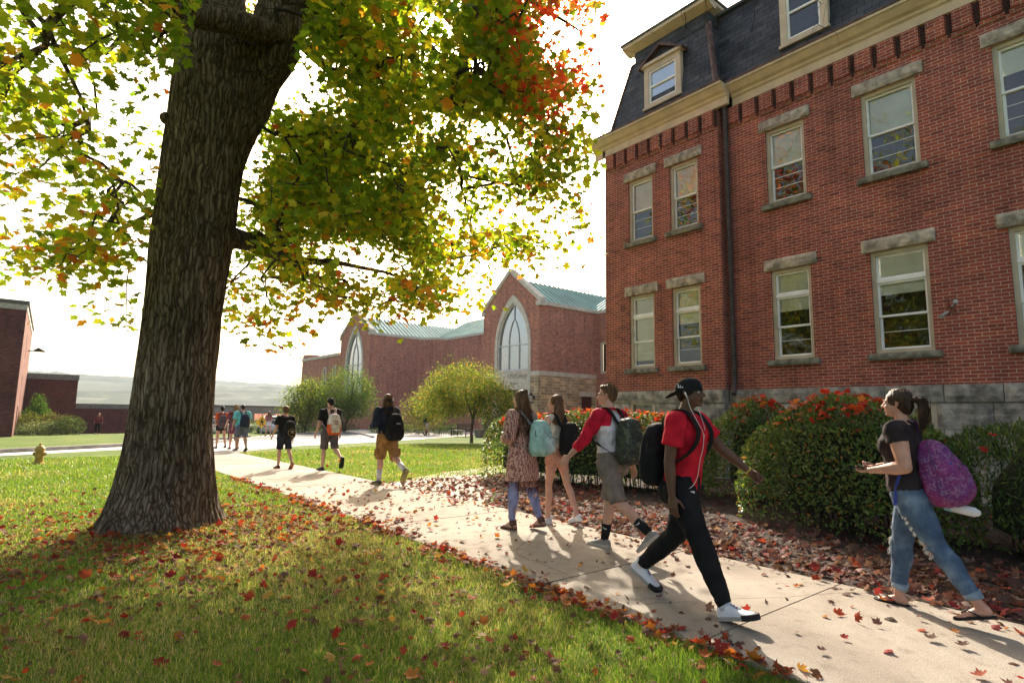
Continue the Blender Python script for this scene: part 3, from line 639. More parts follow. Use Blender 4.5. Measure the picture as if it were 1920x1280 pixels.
b.add([(32.4, 57.4, ZB), (32.4, 57.4, 9.6), (34.5, 54.9, 9.6), (34.5, 54.9, ZB)], [(0,1,2,3)]); b.build('wall', HBX, HALL)
b = MB(); b.box(XG-.1, 32.5, YC0-.12, YC0+.3, 9.12, 9.38); b.box(XG-.1, 32.5, YL0-.12, YL0+.3, 9.6, 9.86); b.box(34.38, 34.8, 36.6, 55.0, 9.45, 9.70); b.box(32.18, 32.6, 18, 29.8, 9.08, 9.33)
b.prism([(32.33, 57.3, 9.55), (34.42, 54.82, 9.55), (34.7, 55.1, 9.55), (32.6, 57.55, 9.55)], (0,0,.26)); b.box(XG-.1, XG+.4, 65.7, 78.5, 7.9, 8.25); b.build('coping', LIME, HALL)
b = MB(); b.box(XG+.05, XG+1.6, 76.4, 78.4, 8.252, 8.75); b.build('roof_block', HBX, HALL)
for (y0, y1, z0, z1), X in (((28.25, 29.35, 4.6, 6.75), 32.3), ((28.25, 29.35, .6, 2.9), 32.3), ((66.6, 67.4, 4.4, 6.6), XG), ((69.6, 70.4, 4.4, 6.6), XG), ((76, 77, 4.2, 5.4), XG)):
    f = MB()
    for q in ((y0-.1, y0+.05, z0-.1, z1+.1), (y1-.05, y1+.1, z0-.1, z1+.1), (y0+.05, y1-.05, z1-.05, z1+.1), (y0+.05, y1-.05, z0-.1, z0+.05)): f.box(X-.03, X+.12, *q)
    w = f.build('small_window', LIME, HALL); g = MB(); g.add([(X+.08, y0, z0), (X+.08, y0, z1), (X+.08, y1, z1), (X+.08, y1, z0)], [(0,1,2,3)]); g.build('pane', GLASS, w)
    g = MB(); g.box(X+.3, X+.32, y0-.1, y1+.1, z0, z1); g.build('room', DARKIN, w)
def seam_roof(p, parent):
    """roof plane quad p: eave a->b, ridge c (above b), d (above a); standing seams up the slope"""
    a, bb, c, d = [V(q) for q in p]; m = MB(); m.add([a, bb, c, d], [(0,1,2,3)])
    n = (bb-a).cross(d-a).normalized()
    if n.z < 0: n = -n
    L = (bb-a).length; k = int(L/.5)
    for i in range(k+1):
        t = i/k; e = a.lerp(bb, t); r = d.lerp(c, t); w = (bb-a).normalized()*.03
        m.add([e-w, e+w, r+w, r-w, e-w+n*.09, e+w+n*.09, r+w+n*.09, r-w+n*.09], [(0,1,5,4), (1,2,6,5), (3,0,4,7), (4,5,6,7)])
    o = m.build('roof', TEAL, parent); fixn(o); return o
yc = 33.3; seam_roof([(26.95, YC0+.15, 9.3), (41, YC0+.15, 9.3), (41, yc, 11.6), (26.95, yc, 11.6)], HALL); seam_roof([(26.95, YC1-.1, 9.3), (41, YC1-.1, 9.3), (41, yc, 11.6), (26.95, yc, 11.6)], HALL)
yl = 61.4; seam_roof([(26.95, YL0+.15, 9.78), (44, YL0+.15, 9.78), (44, yl, 12.1), (26.95, yl, 12.1)], HALL); seam_roof([(26.95, YL1-.1, 9.78), (44, YL1-.1, 9.78), (44, yl, 12.1), (26.95, yl, 12.1)], HALL)
seam_roof([(34.6, 36.0, 9.62), (34.6, 58.0, 9.62), (39.6, 58, 12.5), (39.6, 36, 12.5)], HALL)
seam_roof([(32.45, 18, 9.25), (32.45, 31.0, 9.25), (37, 31, 12.1), (37, 18, 12.1)], HALL)
# wall lantern by the door
LP = V((XG-.05, 30.38, 2.55)); t = thing('wall_lantern', LP, 'black wall lantern with frosted glass beside the stone doorway', 'lantern')
b = MB(); b.box(LP.x-.04, LP.x+.03, LP.y-.07, LP.y+.07, LP.z-.12, LP.z+.12); b.tube([(LP.x-.03, LP.y, LP.z+.05), (LP.x-.18, LP.y, LP.z+.28), (LP.x-.28, LP.y, LP.z+.24)], [.02]*3, 6); b.build('bracket', BLACK, t)
b = MB(); c = V((LP.x-.28, LP.y, LP.z)); b.tube([c+V((0,0,-.28)), c+V((0,0,-.2)), c+V((0,0,.12)), c+V((0,0,.14))], [.05, .09, .13, .10], 6, (1,0,0), False); b.build('lantern_glass', mat('frosted_glass', (.6,.56,.5), .3, .05), t)
b = MB(); b.tube([c+V((0,0,.14)), c+V((0,0,.2)), c+V((0,0,.30)), c+V((0,0,.36))], [.17, .14, .04, .02], 6, (1,0,0), False); b.tube([c+V((0,0,-.36)), c+V((0,0,-.28))], [.02, .07], 6, (1,0,0), False)
for k in range(6): th = 2*math.pi*k/6; b.tube([c+V((.09*math.cos(th), .09*math.sin(th), -.2)), c+V((.135*math.cos(th), .135*math.sin(th), .13))], [.012]*2, 4, (1,0,0), False)
b.build('lantern_cage', BLACK, t)

# ------------------------------------------------------------------ buildings on the left
CP = onY(40, 821, 45); TX = -1.45
ztop = float(onY(56, 565, 45)[2]); 
TW = thing('brick_tower', (TX, 45, -.6), 'tall plum brick building with flat pale banded parapet and slit windows', 'building')
b = MB(); wall(b, 'Y', 45, TX-16, TX, -3, ztop-.55, [(TX-5.2, TX-1.95, ztop-3.6, ztop-1.25)], out=-1, depth=.3); b.build('wall', DBY, TW)
b = MB(); wall(b, 'X', TX, 45, 61, -3, ztop-.55, [(50.5, 51.0, ztop-3.1, ztop-1.5), (50.5, 51.0, ztop-6.0, ztop-4.2), (48.0, 49.2, -.9, 1.4)], out=1, depth=.25); b.build('side_wall', DBX, TW)
b = MB(); b.box(TX-16, TX+.03, 44.97, 61.03, ztop-.55, ztop-.22); b.build('parapet_band', mat('pale_band', (.40,.37,.35), .8), TW)
b = MB(); b.box(TX-16, TX+.10, 44.9, 61.1, ztop-.22, ztop); b.build('parapet_cap', mat('dark_cap', (.10,.09,.09), .6), TW)
b = MB(); b.box(TX-5.2, TX-1.95, 45.2, 45.24, ztop-3.6, ztop-1.25); w = b.build('window', HGLASS, TW); b = MB(); b.box(TX-5.2, TX-1.95, 45.5, 45.54, ztop-3.7, ztop-1.2); b.build('room', mat('olive_room', (.16,.15,.11), .9), w)
b = MB(); b.box(TX-2.06, TX-1.95, 45.05, 45.2, ztop-3.6, ztop-1.25); b.box(TX-5.2, TX-1.95, 45.05, 45.2, ztop-2.5, ztop-2.4); b.build('frame', mat('bronze_frame', (.12,.10,.08), .5), w)
b = MB()
for q in ((50.5, 51.0, ztop-3.1, ztop-1.5), (50.5, 51.0, ztop-6.0, ztop-4.2), (48.0, 49.2, -.9, 1.4)): b.box(TX-.2, TX-.16, *q)
b.build('slit_window', DARKIN, TW)
t = thing('wall_lamp', (TX+.1, 56, ztop-2.2), 'dark floodlight arm near the top corner of the plum brick building', 'light')
b = MB(); zl = ztop-2.2; b.tube([(TX+.02, 56, zl), (TX+.45, 56, zl+.05)], [.04]*2, 6, (0,0,1)); b.build('arm', DARKM, t)
b = MB(); b.tube([(TX+.38, 56, zl+.05), (TX+.6, 56, zl+.14), (TX+.95, 56, zl+.02)], [.08, .17, .06], 8, (0,1,0)); b.build('lamp_head', DARKM, t)
x1 = float(onY(148, 703, 60)[0]); zt = float(onY(148, 703, 60)[2])
t = thing('brick_wing', (x1, 60, -2.4), 'plain plum brick block with grey roof edge behind the rounded shrubs', 'building')
b = MB(); wall(b, 'Y', 60, -12, x1, -3, zt-.45, out=-1); wall(b, 'X', x1, 60, 75, -3, zt-.45, out=1); b.build('wall', DBY, t); b = MB(); b.box(-12, x1+.05, 59.93, 75, zt-.45, zt); b.build('roof_edge', mat('grey_fascia', (.20,.19,.19), .7), t)
zt = float(onY(200, 757, 66)[2])
xl = float(onY(330, 780, 66)[0]); t = thing('low_brick_wing', (6, 66, -2.4), 'long low plum brick wall under the hills behind the woman in maroon', 'building')
b = MB(); wall(b, 'Y', 66, -2, xl, -3, zt-.45, out=-1); wall(b, 'X', xl, 66, 80, -3, zt-.45, out=1); b.build('wall', DBY, t); b = MB(); b.box(-2, xl+.05, 65.94, 80, zt-.45, zt); b.build('roof_edge', mat('grey_fascia', (.20,.19,.19), .7), t)
b = MB(); b.box(1, xl-.5, 64.3, 66, -2.4, -1.35); b.build('plinth', KERBM, t)
# grey school block far behind the walkers
zt = float(onY(470, 760, 92)[2]); xa = float(onY(400, 760, 92)[0])-4; xb = xa+32
t = thing('grey_block', (xa, 92, -2.4), 'long low grey concrete building with a strip of windows below the hills', 'building')
hs = [(xa+1.0+2.9*i, xa+3.4+2.9*i, zt-2.75, zt-1.2) for i in range(10)]
b = MB(); wall(b, 'Y', 92, xa, xb, -4, zt-.25, hs, out=-1, depth=.2); wall(b, 'X', xa, 92, 110, -4, zt-.25, out=-1); b.build('wall', mat('precast_grey', (.23,.23,.23), .9, .12, 1), t)
b = MB(); b.box(xa-.1, xb, 91.9, 110, zt-.25, zt); b.build('roof_edge', mat('dark_roof_edge', (.12,.12,.12), .7), t)
for h in hs:
    b = MB(); b.box(h[0], h[1], 92.14, 92.18, h[2], h[3]); w = b.build('window', HGLASS, t); b = MB(); b.box(h[0], h[1], 92.5, 92.55, h[2], h[3]); b.build('room', DARKIN, w)
    b = MB(); b.box(h[0], h[1], 92.05, 92.14, h[2], h[2]+.35); b.box((h[0]+h[1])/2-.04, (h[0]+h[1])/2+.04, 92.05, 92.14, h[2]+.35, h[3]); b.build('frame', WHITE, w)

# ------------------------------------------------------------------ fire hydrant
HP = G(72, 869); YEL = mat('hydrant_yellow', (.42,.27,.055), .5, .2, 9, .003, 50)
hy = thing('fire_hydrant', HP, 'weathered yellow fire hydrant on the lawn left of the maple', 'hydrant')
def lat(mb, c, prof, n=20): mb.tube([c+V((0,0,z)) for r, z in prof], [r for r, z in prof], n, (1,0,0), False)
b = MB(); lat(b, HP, [(.13,-.05),(.13,.03),(.10,.04),(.095,.34),(.125,.35),(.125,.38),(.105,.39)]); b.build('barrel', YEL, hy, smooth=False)
b = MB(); lat(b, HP, [(.118,.391),(.118,.42),(.10,.45),(.07,.49),(.035,.51),(.03,.53),(.03,.56),(.02,.57)]); b.build('bonnet', YEL, hy)
for dx, r, L, z in ((-1, .045, .17, .27), (1, .045, .17, .27)):
    b = MB(); d = V((.72*dx, -.69*dx, 0)); c = HP+V((0,0,z)); b.tube([c+d*.07, c+d*L*.8], [r*.8]*2, 12, (0,0,1), False); b.tube([c+d*L*.75, c+d*L], [r*1.15]*2, 8, (0,0,1), False); b.tube([c+d*L, c+d*(L+.03)], [.018]*2, 5, (0,0,1), False); b.build('hose_cap', YEL, hy)
b = MB(); d = V((-.2, -.98, 0)); c = HP+V((0,0,.24)); b.tube([c+d*.07, c+d*.14], [.055]*2, 12, (0,0,1), False); b.tube([c+d*.13, c+d*.17], [.075]*2, 10, (0,0,1), False); b.build('pumper_cap', YEL, hy)

# ------------------------------------------------------------------ crossing sign
SP = G(489, 818); sg = thing('crossing_sign', SP, 'yellow diamond pedestrian crossing sign on a post beside the road', 'sign')
zc_ = float((at(488, 791, proj(SP)[2]))[2]); vd = V((SP.x, SP.y, 0)).normalized(); rt = V((vd.y, -vd.x, 0)); up = V((0,0,1))
b = MB(); b.tube([SP, V((SP.x, SP.y, zc_+.5))], [.035]*2, 6, (1,0,0), False); b.build('post', mat('galvanised', (.35,.36,.36), .5, metal=.4), sg)
C0 = V((SP.x, SP.y, zc_))-vd*.05
def plate(mb, pts, th=.012, base=0.0): mb.prism([C0-vd*base+rt*x+up*z for x, z in pts], vd*-th)
b = MB(); h = .40; plate(b, [(0,-h),(h,0),(0,h),(-h,0)]); sp = b.build('sign_plate', mat('sign_yellow', (.80,.42,.02), .5, .03), sg)
b = MB(); fl = [(-.035,.20),(-.035,.13),(.035,.13),(.035,.20)]
for pts in ([(-.04+.0,.23),(-.045,.17),(0,.14),(.045,.17),(.04,.23),(0,.25)], [(-.05,.12),(.05,.12),(.06,-.03),(-.05,-.03)], [(-.05,-.03),(.0,-.03),(-.07,-.25),(-.12,-.22)], [(0,-.03),(.06,-.03),(.13,-.23),(.08,-.25)], [(-.05,.11),(-.02,.05),(-.14,-.02),(-.16,.02)], [(.05,.11),(.03,.05),(.12,-.03),(.15,.0)]): plate(b, pts, .006, .013)
b.build('walker_symbol', BLACK, sg)

# ------------------------------------------------------------------ bench
BP = G(875, 806); BP = V((23.3, 34.6, float(gz(23, 34.6)))); bn = thing('park_bench', BP, 'brown slatted bench with black arms in front of the brick hall', 'bench')
WOOD = mat('bench_wood', (.16,.10,.07), .7, .3, 20)
def bb(mb, y0, y1, x0, x1, z0, z1): mb.box(BP.x+x0, BP.x+x1, BP.y+y0, BP.y+y1, BP.z+z0, BP.z+z1)
b = MB()
for i in range(4): bb(b, -.9, .9, -.28+i*.12, -.19+i*.12, .43, .46)
b.build('seat', WOOD, bn); b = MB()
for i in range(4): bb(b, -.9, .9, .22+i*.02, .25+i*.02, .52+i*.11, .61+i*.11)
b.build('backrest', WOOD, bn)
for y_ in (-.95, .9):
    b = MB(); bb(b, y_, y_+.05, -.3, -.25, 0, .64); bb(b, y_, y_+.05, .22, .27, 0, .9); bb(b, y_, y_+.05, -.32, .27, .62, .66); bb(b, y_, y_+.05, -.25, .22, .38, .43); b.build('arm_frame', BLACK, bn)
# litter bin beside the bench
TP = V((23.6, 32.9, float(gz(23, 33)))); t = thing('planter_pot', TP, 'round grey stone pot beside the slatted bench', 'pot')
b = MB(); lat(b, TP, [(.24,0),(.32,.25),(.34,.45),(.38,.5),(.38,.56),(.30,.56),(.28,.5)]); b.build('pot', mat('pot_grey', (.25,.23,.21), .9), t)

# ------------------------------------------------------------------ cars
def car(loc, rz, col, label, group=None):
    t = thing('parked_car', loc, label, 'car', group, rz)
    P = mat('paint_'+'_'.join(str(int(c*100)) for c in col), col, .25, .04, 2, spec=.6, metal=.2)
    def loft(name, secs, m, sm=True):
        mb = MB(); n = len(secs[0]); vs = [p for s_ in secs for p in s_]
        fs = [(i*n+k, i*n+(k+1) % n, (i+1)*n+(k+1) % n, (i+1)*n+k) for i in range(len(secs)-1) for k in range(n)]
        mb.add(vs, fs+[tuple(range(n)), tuple(range(len(vs)-1, len(vs)-n-1, -1))]); o = mb.build(name, m, t, off=(0,0,0), smooth=sm); fixn(o); return o
    def sec(x, w, z0, z1, r=.09): return [(x,-w+r,z0),(x,w-r,z0),(x,w,z0+r),(x,w,z1-r),(x,w-r,z1),(x,-w+r,z1),(x,-w,z1-r),(x,-w,z0+r)]
    loft('body', [sec(-2.2,.72,.42,.72), sec(-2.1,.84,.28,.86), sec(-1.3,.88,.22,.93), sec(0,.89,.20,.95), sec(1.0,.88,.22,.93), sec(1.9,.84,.28,.78), sec(2.2,.70,.40,.62)], P)
    loft('cabin', [sec(-1.75,.74,.88,.93,.02), sec(-1.05,.70,.9,1.40), sec(-.3,.70,.9,1.47), sec(.35,.68,.9,1.42), sec(1.15,.74,.86,.92,.02)], mat('car_glass', (.02,.025,.03), .06, spec=.8), True)
    loft('roof', [sec(-1.15,.62,1.38,1.43,.02), sec(-.3,.66,1.44,1.51,.03), sec(.42,.60,1.39,1.44,.02)], P)
    for x in (-1.35, 1.38):
        for s_ in (-1, 1):
            mb = MB(); mb.tube([(x, s_*.70, .32), (x, s_*.90, .32)], [.32]*2, 20, (1,0,0), False); w = mb.build('wheel', mat('tyre', (.02,.02,.02), .85), t, off=(0,0,0))
            mb = MB(); mb.tube([(x, s_*.89, .32), (x, s_*.915, .32)], [.2]*2, 14, (1,0,0), False); mb.build('rim', mat('alloy', (.5,.5,.5), .35, metal=.7), w, off=(0,0,0))
    for s_ in (-1, 1):
        mb = MB(); mb.box(2.05, 2.17, s_*.62-.14, s_*.62+.14, .58, .70); mb.build('headlight', mat('lamp_clear', (.7,.7,.7), .2), t, off=(0,0,0))
        mb = MB(); mb.box(-2.17, -2.06, s_*.66-.12, s_*.66+.12, .66, .82); mb.build('tail_light', mat('lamp_red', (.45,.02,.02), .3), t, off=(0,0,0))
    return t
c1 = onY(168, 815, 57.5); c2 = onY(205, 813, 59.5)
car((float(c1[0])-1.4, 57.5, -2.4), math.radians(8), (.42,.52,.66), 'pale blue car roof showing behind the lawn edge, nearer the brick tower')
car((float(c2[0])-.2, 60.2, -2.4), math.radians(4), (.62,.66,.68), 'silver car roof showing behind the lawn edge, next to the tree trunk')
p = G(476, 815); car((p.x-.5, p.y+5.5, p.z-.25), math.radians(35), (.72,.73,.74), 'white car parked behind the crossing sign')
p = G(512, 815); car((p.x+1.2, p.y+4.5, p.z-.2), math.radians(80), (.45,.47,.49), 'silver car parked behind the young woman in pink')
# ------------------------------------------------------------------ foliage helpers
def tmpl(half, bend=.15, fold=.12):
    """leaf outline (right half, base to tip, unit length) -> verts, triangles"""
    P_ = [(x, y) for x, y in half] + [(-x, y) for x, y in half[::-1][1:-1]]
    vs = [(0, .38, 0)] + [(x, y, fold*abs(x)-bend*(y-.38)**2*1.6) for x, y in P_]
    n = len(P_); return np.array(vs, float), np.array([(0, 1+i, 1+(i+1) % n) for i in range(n)])
MAPLE = tmpl([(0,-.02),(.13,-.06),(.36,.05),(.23,.20),(.53,.34),(.42,.46),(.50,.60),(.21,.57),(.23,.72),(.11,.75),(0,1)])
OVAL = tmpl([(0,0),(.20,.22),(.25,.5),(.14,.8),(0,1)], .1, .1)
DIAM = (np.array([(0,0,0),(.32,.45,.04),(0,1,-.05),(-.32,.45,.04)], float), np.array([(0,1,2),(0,2,3)]))
def rotmats(fwd, up, rng, jit):
    """N rotation matrices whose y axis follows fwd and z axis is near up, shaken by jit (radians)"""
    N = len(fwd); f = fwd + rng.normal(0, jit, (N, 3)); f /= np.linalg.norm(f, axis=1)[:, None]+1e-9
    u = up + rng.normal(0, jit, (N, 3)); x = np.cross(f, u); x /= np.linalg.norm(x, axis=1)[:, None]+1e-9
    return np.stack([x, f, np.cross(x, f)], -1)
def leaves(name, pos, R, size, col, tp, m, parent=None, off=(0,0,0), wid=None):
    tv, tf = tp; N = len(pos); K = len(tv); t = tv[None]*np.asarray(size)[:, None, None]
    if wid is not None: t = t*np.stack([wid, np.ones(N), np.ones(N)], -1)[:, None, :]
    v = np.einsum('nij,nkj->nki', R, t) + pos[:, None, :]
    f = (tf[None] + (np.arange(N)*K)[:, None, None]).reshape(-1, 3)
    return bulk(name, v.reshape(-1, 3), 0, 3, m, parent, np.repeat(col, K, 0), off, f)
def pick(rng, n, table):
    w = np.array([t[0] for t in table], float); w /= w.sum(); i = rng.choice(len(table), n, p=w)
    c = np.array([t[1] for t in table])[i]; return np.clip(c*rng.uniform(.75, 1.25, (n, 1))*rng.uniform(.92, 1.08, (n, 3)), 0, 1)
LEAF = leafmat('tree_leaf', .66, boost=(2.5, 2.45, .9))
TLEAF = leafmat('shrub_leaf', .5, boost=(1.7, 1.8, .8), spec=.06, rough=.7)
RLEAF = leafmat('fallen_leaf', .3, boost=(1.3, 1.1, .8), spec=.12, rough=.7)
HLEAF = leafmat('hedge_leaf', .35)
GRASSM = leafmat('grass_blade', .45, boost=(1.2, 1.25, .6))
BARK, n_, l_, b_ = nmat('maple_bark')
t_ = n_.new('ShaderNodeTexCoord'); mp = n_.new('ShaderNodeMapping'); mp.inputs['Scale'].default_value = (1, 1, .16); l_.new(t_.outputs['Object'], mp.inputs[0])
z1_ = n_.new('ShaderNodeTexNoise'); z1_.inputs['Scale'].default_value = 22; z1_.inputs['Detail'].default_value = 10; z1_.inputs['Roughness'].default_value = .65; z1_.inputs['Distortion'].default_value = .6; l_.new(mp.outputs[0], z1_.inputs['Vector'])
z2_ = n_.new('ShaderNodeTexNoise'); z2_.inputs['Scale'].default_value = 1.1; z2_.inputs['Detail'].default_value = 6; l_.new(t_.outputs['Object'], z2_.inputs['Vector'])
mp2 = n_.new('ShaderNodeMapping'); mp2.inputs['Scale'].default_value = (21, 21, 1.35); l_.new(t_.outputs['Object'], mp2.inputs[0])
wz_ = n_.new('ShaderNodeTexNoise'); wz_.inputs['Scale'].default_value = 3.2; wz_.inputs['Detail'].default_value = 5; l_.new(t_.outputs['Object'], wz_.inputs['Vector'])
wa_ = n_.new('ShaderNodeVectorMath'); wa_.operation = 'MULTIPLY_ADD'; l_.new(wz_.outputs['Color'], wa_.inputs[0]); wa_.inputs[1].default_value = (3.6, 3.6, 1.2); l_.new(mp2.outputs[0], wa_.inputs[2])
vo_ = n_.new('ShaderNodeTexVoronoi'); vo_.feature = 'DISTANCE_TO_EDGE'; vo_.inputs['Scale'].default_value = 1.0; l_.new(wa_.outputs[0], vo_.inputs['Vector'])
rv_ = ramp(n_, [(.0, (.26,.23,.20)), (.09, (.55,.52,.48)), (.22, (1,1,1))]); l_.new(vo_.outputs['Distance'], rv_.inputs[0])
r1_ = ramp(n_, [(.28, (.095,.070,.052)), (.48, (.20,.155,.118)), (.62, (.29,.235,.185)), (.8, (.38,.32,.26))]); l_.new(z1_.outputs['Fac'], r1_.inputs[0])
r2_ = ramp(n_, [(.3, (.70,.72,.64)), (.5, (1,.98,.94)), (.7, (1.2,1.12,1.02))]); l_.new(z2_.outputs['Fac'], r2_.inputs[0])
mx_ = n_.new('ShaderNodeMixRGB'); mx_.blend_type = 'MULTIPLY'; mx_.inputs[0].default_value = 1; l_.new(r1_.outputs[0], mx_.inputs[1]); l_.new(r2_.outputs[0], mx_.inputs[2])
mx2 = n_.new('ShaderNodeMixRGB'); mx2.blend_type = 'MULTIPLY'; mx2.inputs[0].default_value = 1; l_.new(mx_.outputs[0], mx2.inputs[1]); l_.new(rv_.outputs[0], mx2.inputs[2]); l_.new(mx2.outputs[0], b_.inputs['Base Color'])
hb_ = n_.new('ShaderNodeMath'); hb_.operation = 'MULTIPLY_ADD'; hb_.inputs[1].default_value = .5; l_.new(z1_.outputs['Fac'], hb_.inputs[0]); cl2 = n_.new('ShaderNodeMath'); cl2.operation = 'MINIMUM'; cl2.inputs[1].default_value = .3; l_.new(vo_.outputs['Distance'], cl2.inputs[0]); l_.new(cl2.outputs[0], hb_.inputs[2])
bp_ = n_.new('ShaderNodeBump'); bp_.inputs['Distance'].default_value = .07; l_.new(hb_.outputs[0], bp_.inputs['Height']); l_.new(bp_.outputs[0], b_.inputs['Normal']); b_.inputs['Roughness'].default_value = .95; b_.inputs['Specular IOR Level'].default_value = .15

# ------------------------------------------------------------------ the big maple
TB = G(300, 985); TBN = np.array(TB); VH = np.array([TB.x, TB.y, 0]); VH /= np.linalg.norm(VH); TD = float(np.dot(TBN[:2], VH[:2]))
def tp_(px, py, dd=0.0):
    """point on the upright plane through the trunk facing the viewer, moved dd metres away from the viewer"""
    d = ray(px, py); return V(CPOS + d*((TD+dd)/float(d @ VH)))
MAP = thing('maple_tree', TB, 'big old maple with ridged dark bark and green to orange autumn crown', 'tree')
prof = [(985, 298, 240), (955, 302, 212), (925, 307, 198), (890, 311, 184), (850, 315, 172), (800, 318, 160), (700, 331, 151), (600, 344, 148), (520, 352, 150), (450, 362, 156), (350, 375, 156), (250, 391, 158), (170, 408, 170), (110, 424, 186)]
ctr = [tp_(x, y) for y, x, w in prof]; rad = [w/2*.865*float(proj(c)[2])/F for (y, x, w), c in zip(prof, ctr)]
ctr = [V((TB.x, TB.y, -.25))] + ctr; rad = [rad[0]*1.03] + rad
def trunk_mesh():
    b = MB(); N = 200; zs = []; 
    tt = np.linspace(0, 1, 230); zz = [c.z for c in ctr]
    Zs = np.linspace(zz[0], zz[-1], 230)
    cx = np.interp(Zs, zz, [c.x for c in ctr]); cy = np.interp(Zs, zz, [c.y for c in ctr]); rr = np.interp(Zs, zz, rad)
    vs = []
    for i, z in enumerate(Zs):
        fl = max(0, 1-(z+.1)/1.1)
        for k in range(N):
            th = 2*math.pi*k/N
            nv = (math.cos(th)*3.6, math.sin(th)*3.6, z*.42)
            rid = abs(noise.noise((nv[0]*2.6, nv[1]*2.6, nv[2]*1.6)))*2 - .35
            fine = abs(noise.noise((nv[0]*5.5+3, nv[1]*5.5, nv[2]*2.6)))
            lump = noise.noise((math.cos(th)*1.2, math.sin(th)*1.2, z*.6+4))
            root = fl**3*(.13*max(0, math.sin(th*3+.9))+.10*max(0, math.sin(th*5+2.2)))
            r = rr[i]*(1+.035*lump+root) + .020*rid+.022*fine - .006
            vs.append((cx[i]+r*math.cos(th), cy[i]+r*math.sin(th), z))
    fs = [(i*N+k, i*N+(k+1) % N, (i+1)*N+(k+1) % N, (i+1)*N+k) for i in range(len(Zs)-1) for k in range(N)]
    b.add(vs, fs); L = (len(Zs)-1)*N; b.f.append(tuple(range(L, L+N))); b.m.append(0)
    return b.build('trunk', BARK, MAP, smooth=False)
trunk_mesh()
def wob(pts, rads, n=12, amp=.25, step=5):
    """finer, slightly crooked version of a limb path"""
    P_ = []; R_ = []
    for i in range(len(pts)-1):
        for k in range(step):
            t = k/step; p = V(pts[i]).lerp(V(pts[i+1]), t); r = rads[i]+(rads[i+1]-rads[i])*t
            P_.append(p+V((noise.noise(p*1.3), noise.noise(p*1.3+V((9,0,0))), noise.noise(p*1.3+V((0,9,0)))))*amp*r*2); R_.append(r)
    P_.append(V(pts[-1])); R_.append(rads[-1]); return P_, R_
def limb(pts, rads, n=14):
    b = MB(); P_, R_ = wob(pts, rads); b.tube(P_, R_, n, (1,0,0), True); return b.build('limb', BARK, MAP, smooth=True)
LIMBS = []
def L(pts, rads, n=14): LIMBS.append([V(p) for p in pts]); limb(pts, rads, n)
L([tp_(405,165,.05), tp_(395,90,.1), tp_(410,0,.3), tp_(420,-120,.8), tp_(400,-330,1.4)], [.50, .46, .38, .30, .17])
L([tp_(418,330,.1), tp_(462,190,-.02), tp_(500,100,-.12), tp_(548,20,-.1), tp_(620,-70,.2), tp_(760,-200,.8), tp_(900,-330,1.5)], [.25, .40, .38, .32, .25, .17, .10])
L([tp_(528,72,-.35), tp_(470,58,-.75), tp_(390,40,-1.2), tp_(300,8,-1.8), tp_(190,-60,-2.4), tp_(60,-160,-3)], [.16, .17, .15, .13, .10, .06])
L([tp_(440,452,.1), tp_(470,458,.1), tp_(515,474,.15), tp_(548,497,.2)], [.15, .13, .095, .075], 10)
L([tp_(463,447,.05), tp_(485,440,0), tp_(503,447,0)], [.07, .05, .02], 8)
L([tp_(535,480,.2), tp_(524,440,.3), tp_(508,405,.4), tp_(470,378,.6), tp_(440,368,.6)], [.045, .04, .035, .03, .02], 7)
L([tp_(545,492,.2), tp_(620,490,.6), tp_(720,510,1.1), tp_(820,545,1.4)], [.06, .045, .03, .015], 7)
L([tp_(545,60,.2), tp_(590,105,.6), tp_(640,150,1.2), tp_(700,220,2.0), tp_(760,300,2.6)], [.11, .09, .07, .05, .025], 9)
L([tp_(620,-70,.2), tp_(700,0,.3), tp_(790,70,.5), tp_(860,150,.8), tp_(950,260,1.1), tp_(990,400,1.2)], [.14, .11, .085, .06, .035, .015], 9)
L([tp_(360,380,.2), tp_(300,395,.6), tp_(230,430,1.0), tp_(150,470,1.3)], [.06, .045, .03, .015], 7)
L([tp_(352,230,.1), tp_(312,222,-.1)], [.10, .085], 9)
L([tp_(190,-60,-2.4), tp_(90,50,-2.2), tp_(85,90,-2.1), tp_(0,120,-2.3)], [.05, .04, .03, .012], 7)
L([tp_(85,45,-2.15), tp_(110,100,-2.0), tp_(150,180,-1.8), tp_(175,260,-1.5)], [.028, .022, .016, .008], 6)
L([tp_(770,-180,.8), tp_(900,-60,.2), tp_(1010,10,-.2), tp_(1090,60,-.4)], [.10, .07, .045, .015], 8)
L([tp_(900,-330,1.5), tp_(1100,-200,-.6), tp_(1230,-120,-1.6), tp_(1330,-60,-2.2)], [.08, .06, .04, .015], 8)
# crown: leafy sprays hung from twigs that join the limbs
def inpoly(x, y, poly):
    c = np.zeros(len(x), bool); j = len(poly)-1
    for i in range(len(poly)):
        xi, yi = poly[i]; xj, yj = poly[j]
        c ^= ((yi > y) != (yj > y)) & (x < (xj-xi)*(y-yi)/(yj-yi+1e-9)+xi); j = i
    return c
OUT = [(-160,-160),(-160,330),(0,335),(30,310),(80,250),(112,300),(128,370),(75,440),(70,470),(120,500),(215,465),(235,530),(218,590),(250,630),(310,625),(380,570),(410,610),(475,630),(505,590),(470,530),(540,505),(600,545),(690,570),(770,575),(850,545),(855,490),(800,440),(770,400),(800,330),(845,320),(850,380),(875,455),(935,450),(1005,460),(1010,420),(955,370),(1015,365),(1015,320),(1055,275),(1050,232),(1000,240),(1045,175),(1085,165),(1050,130),(1105,60),(1115,10),(1130,-160)]
CC = np.array([TB.x+.6, TB.y+.6, 8.2]); CRAD = np.array([7.2, 7.0, 5.6])
rng = np.random.default_rng(11)
cl = []
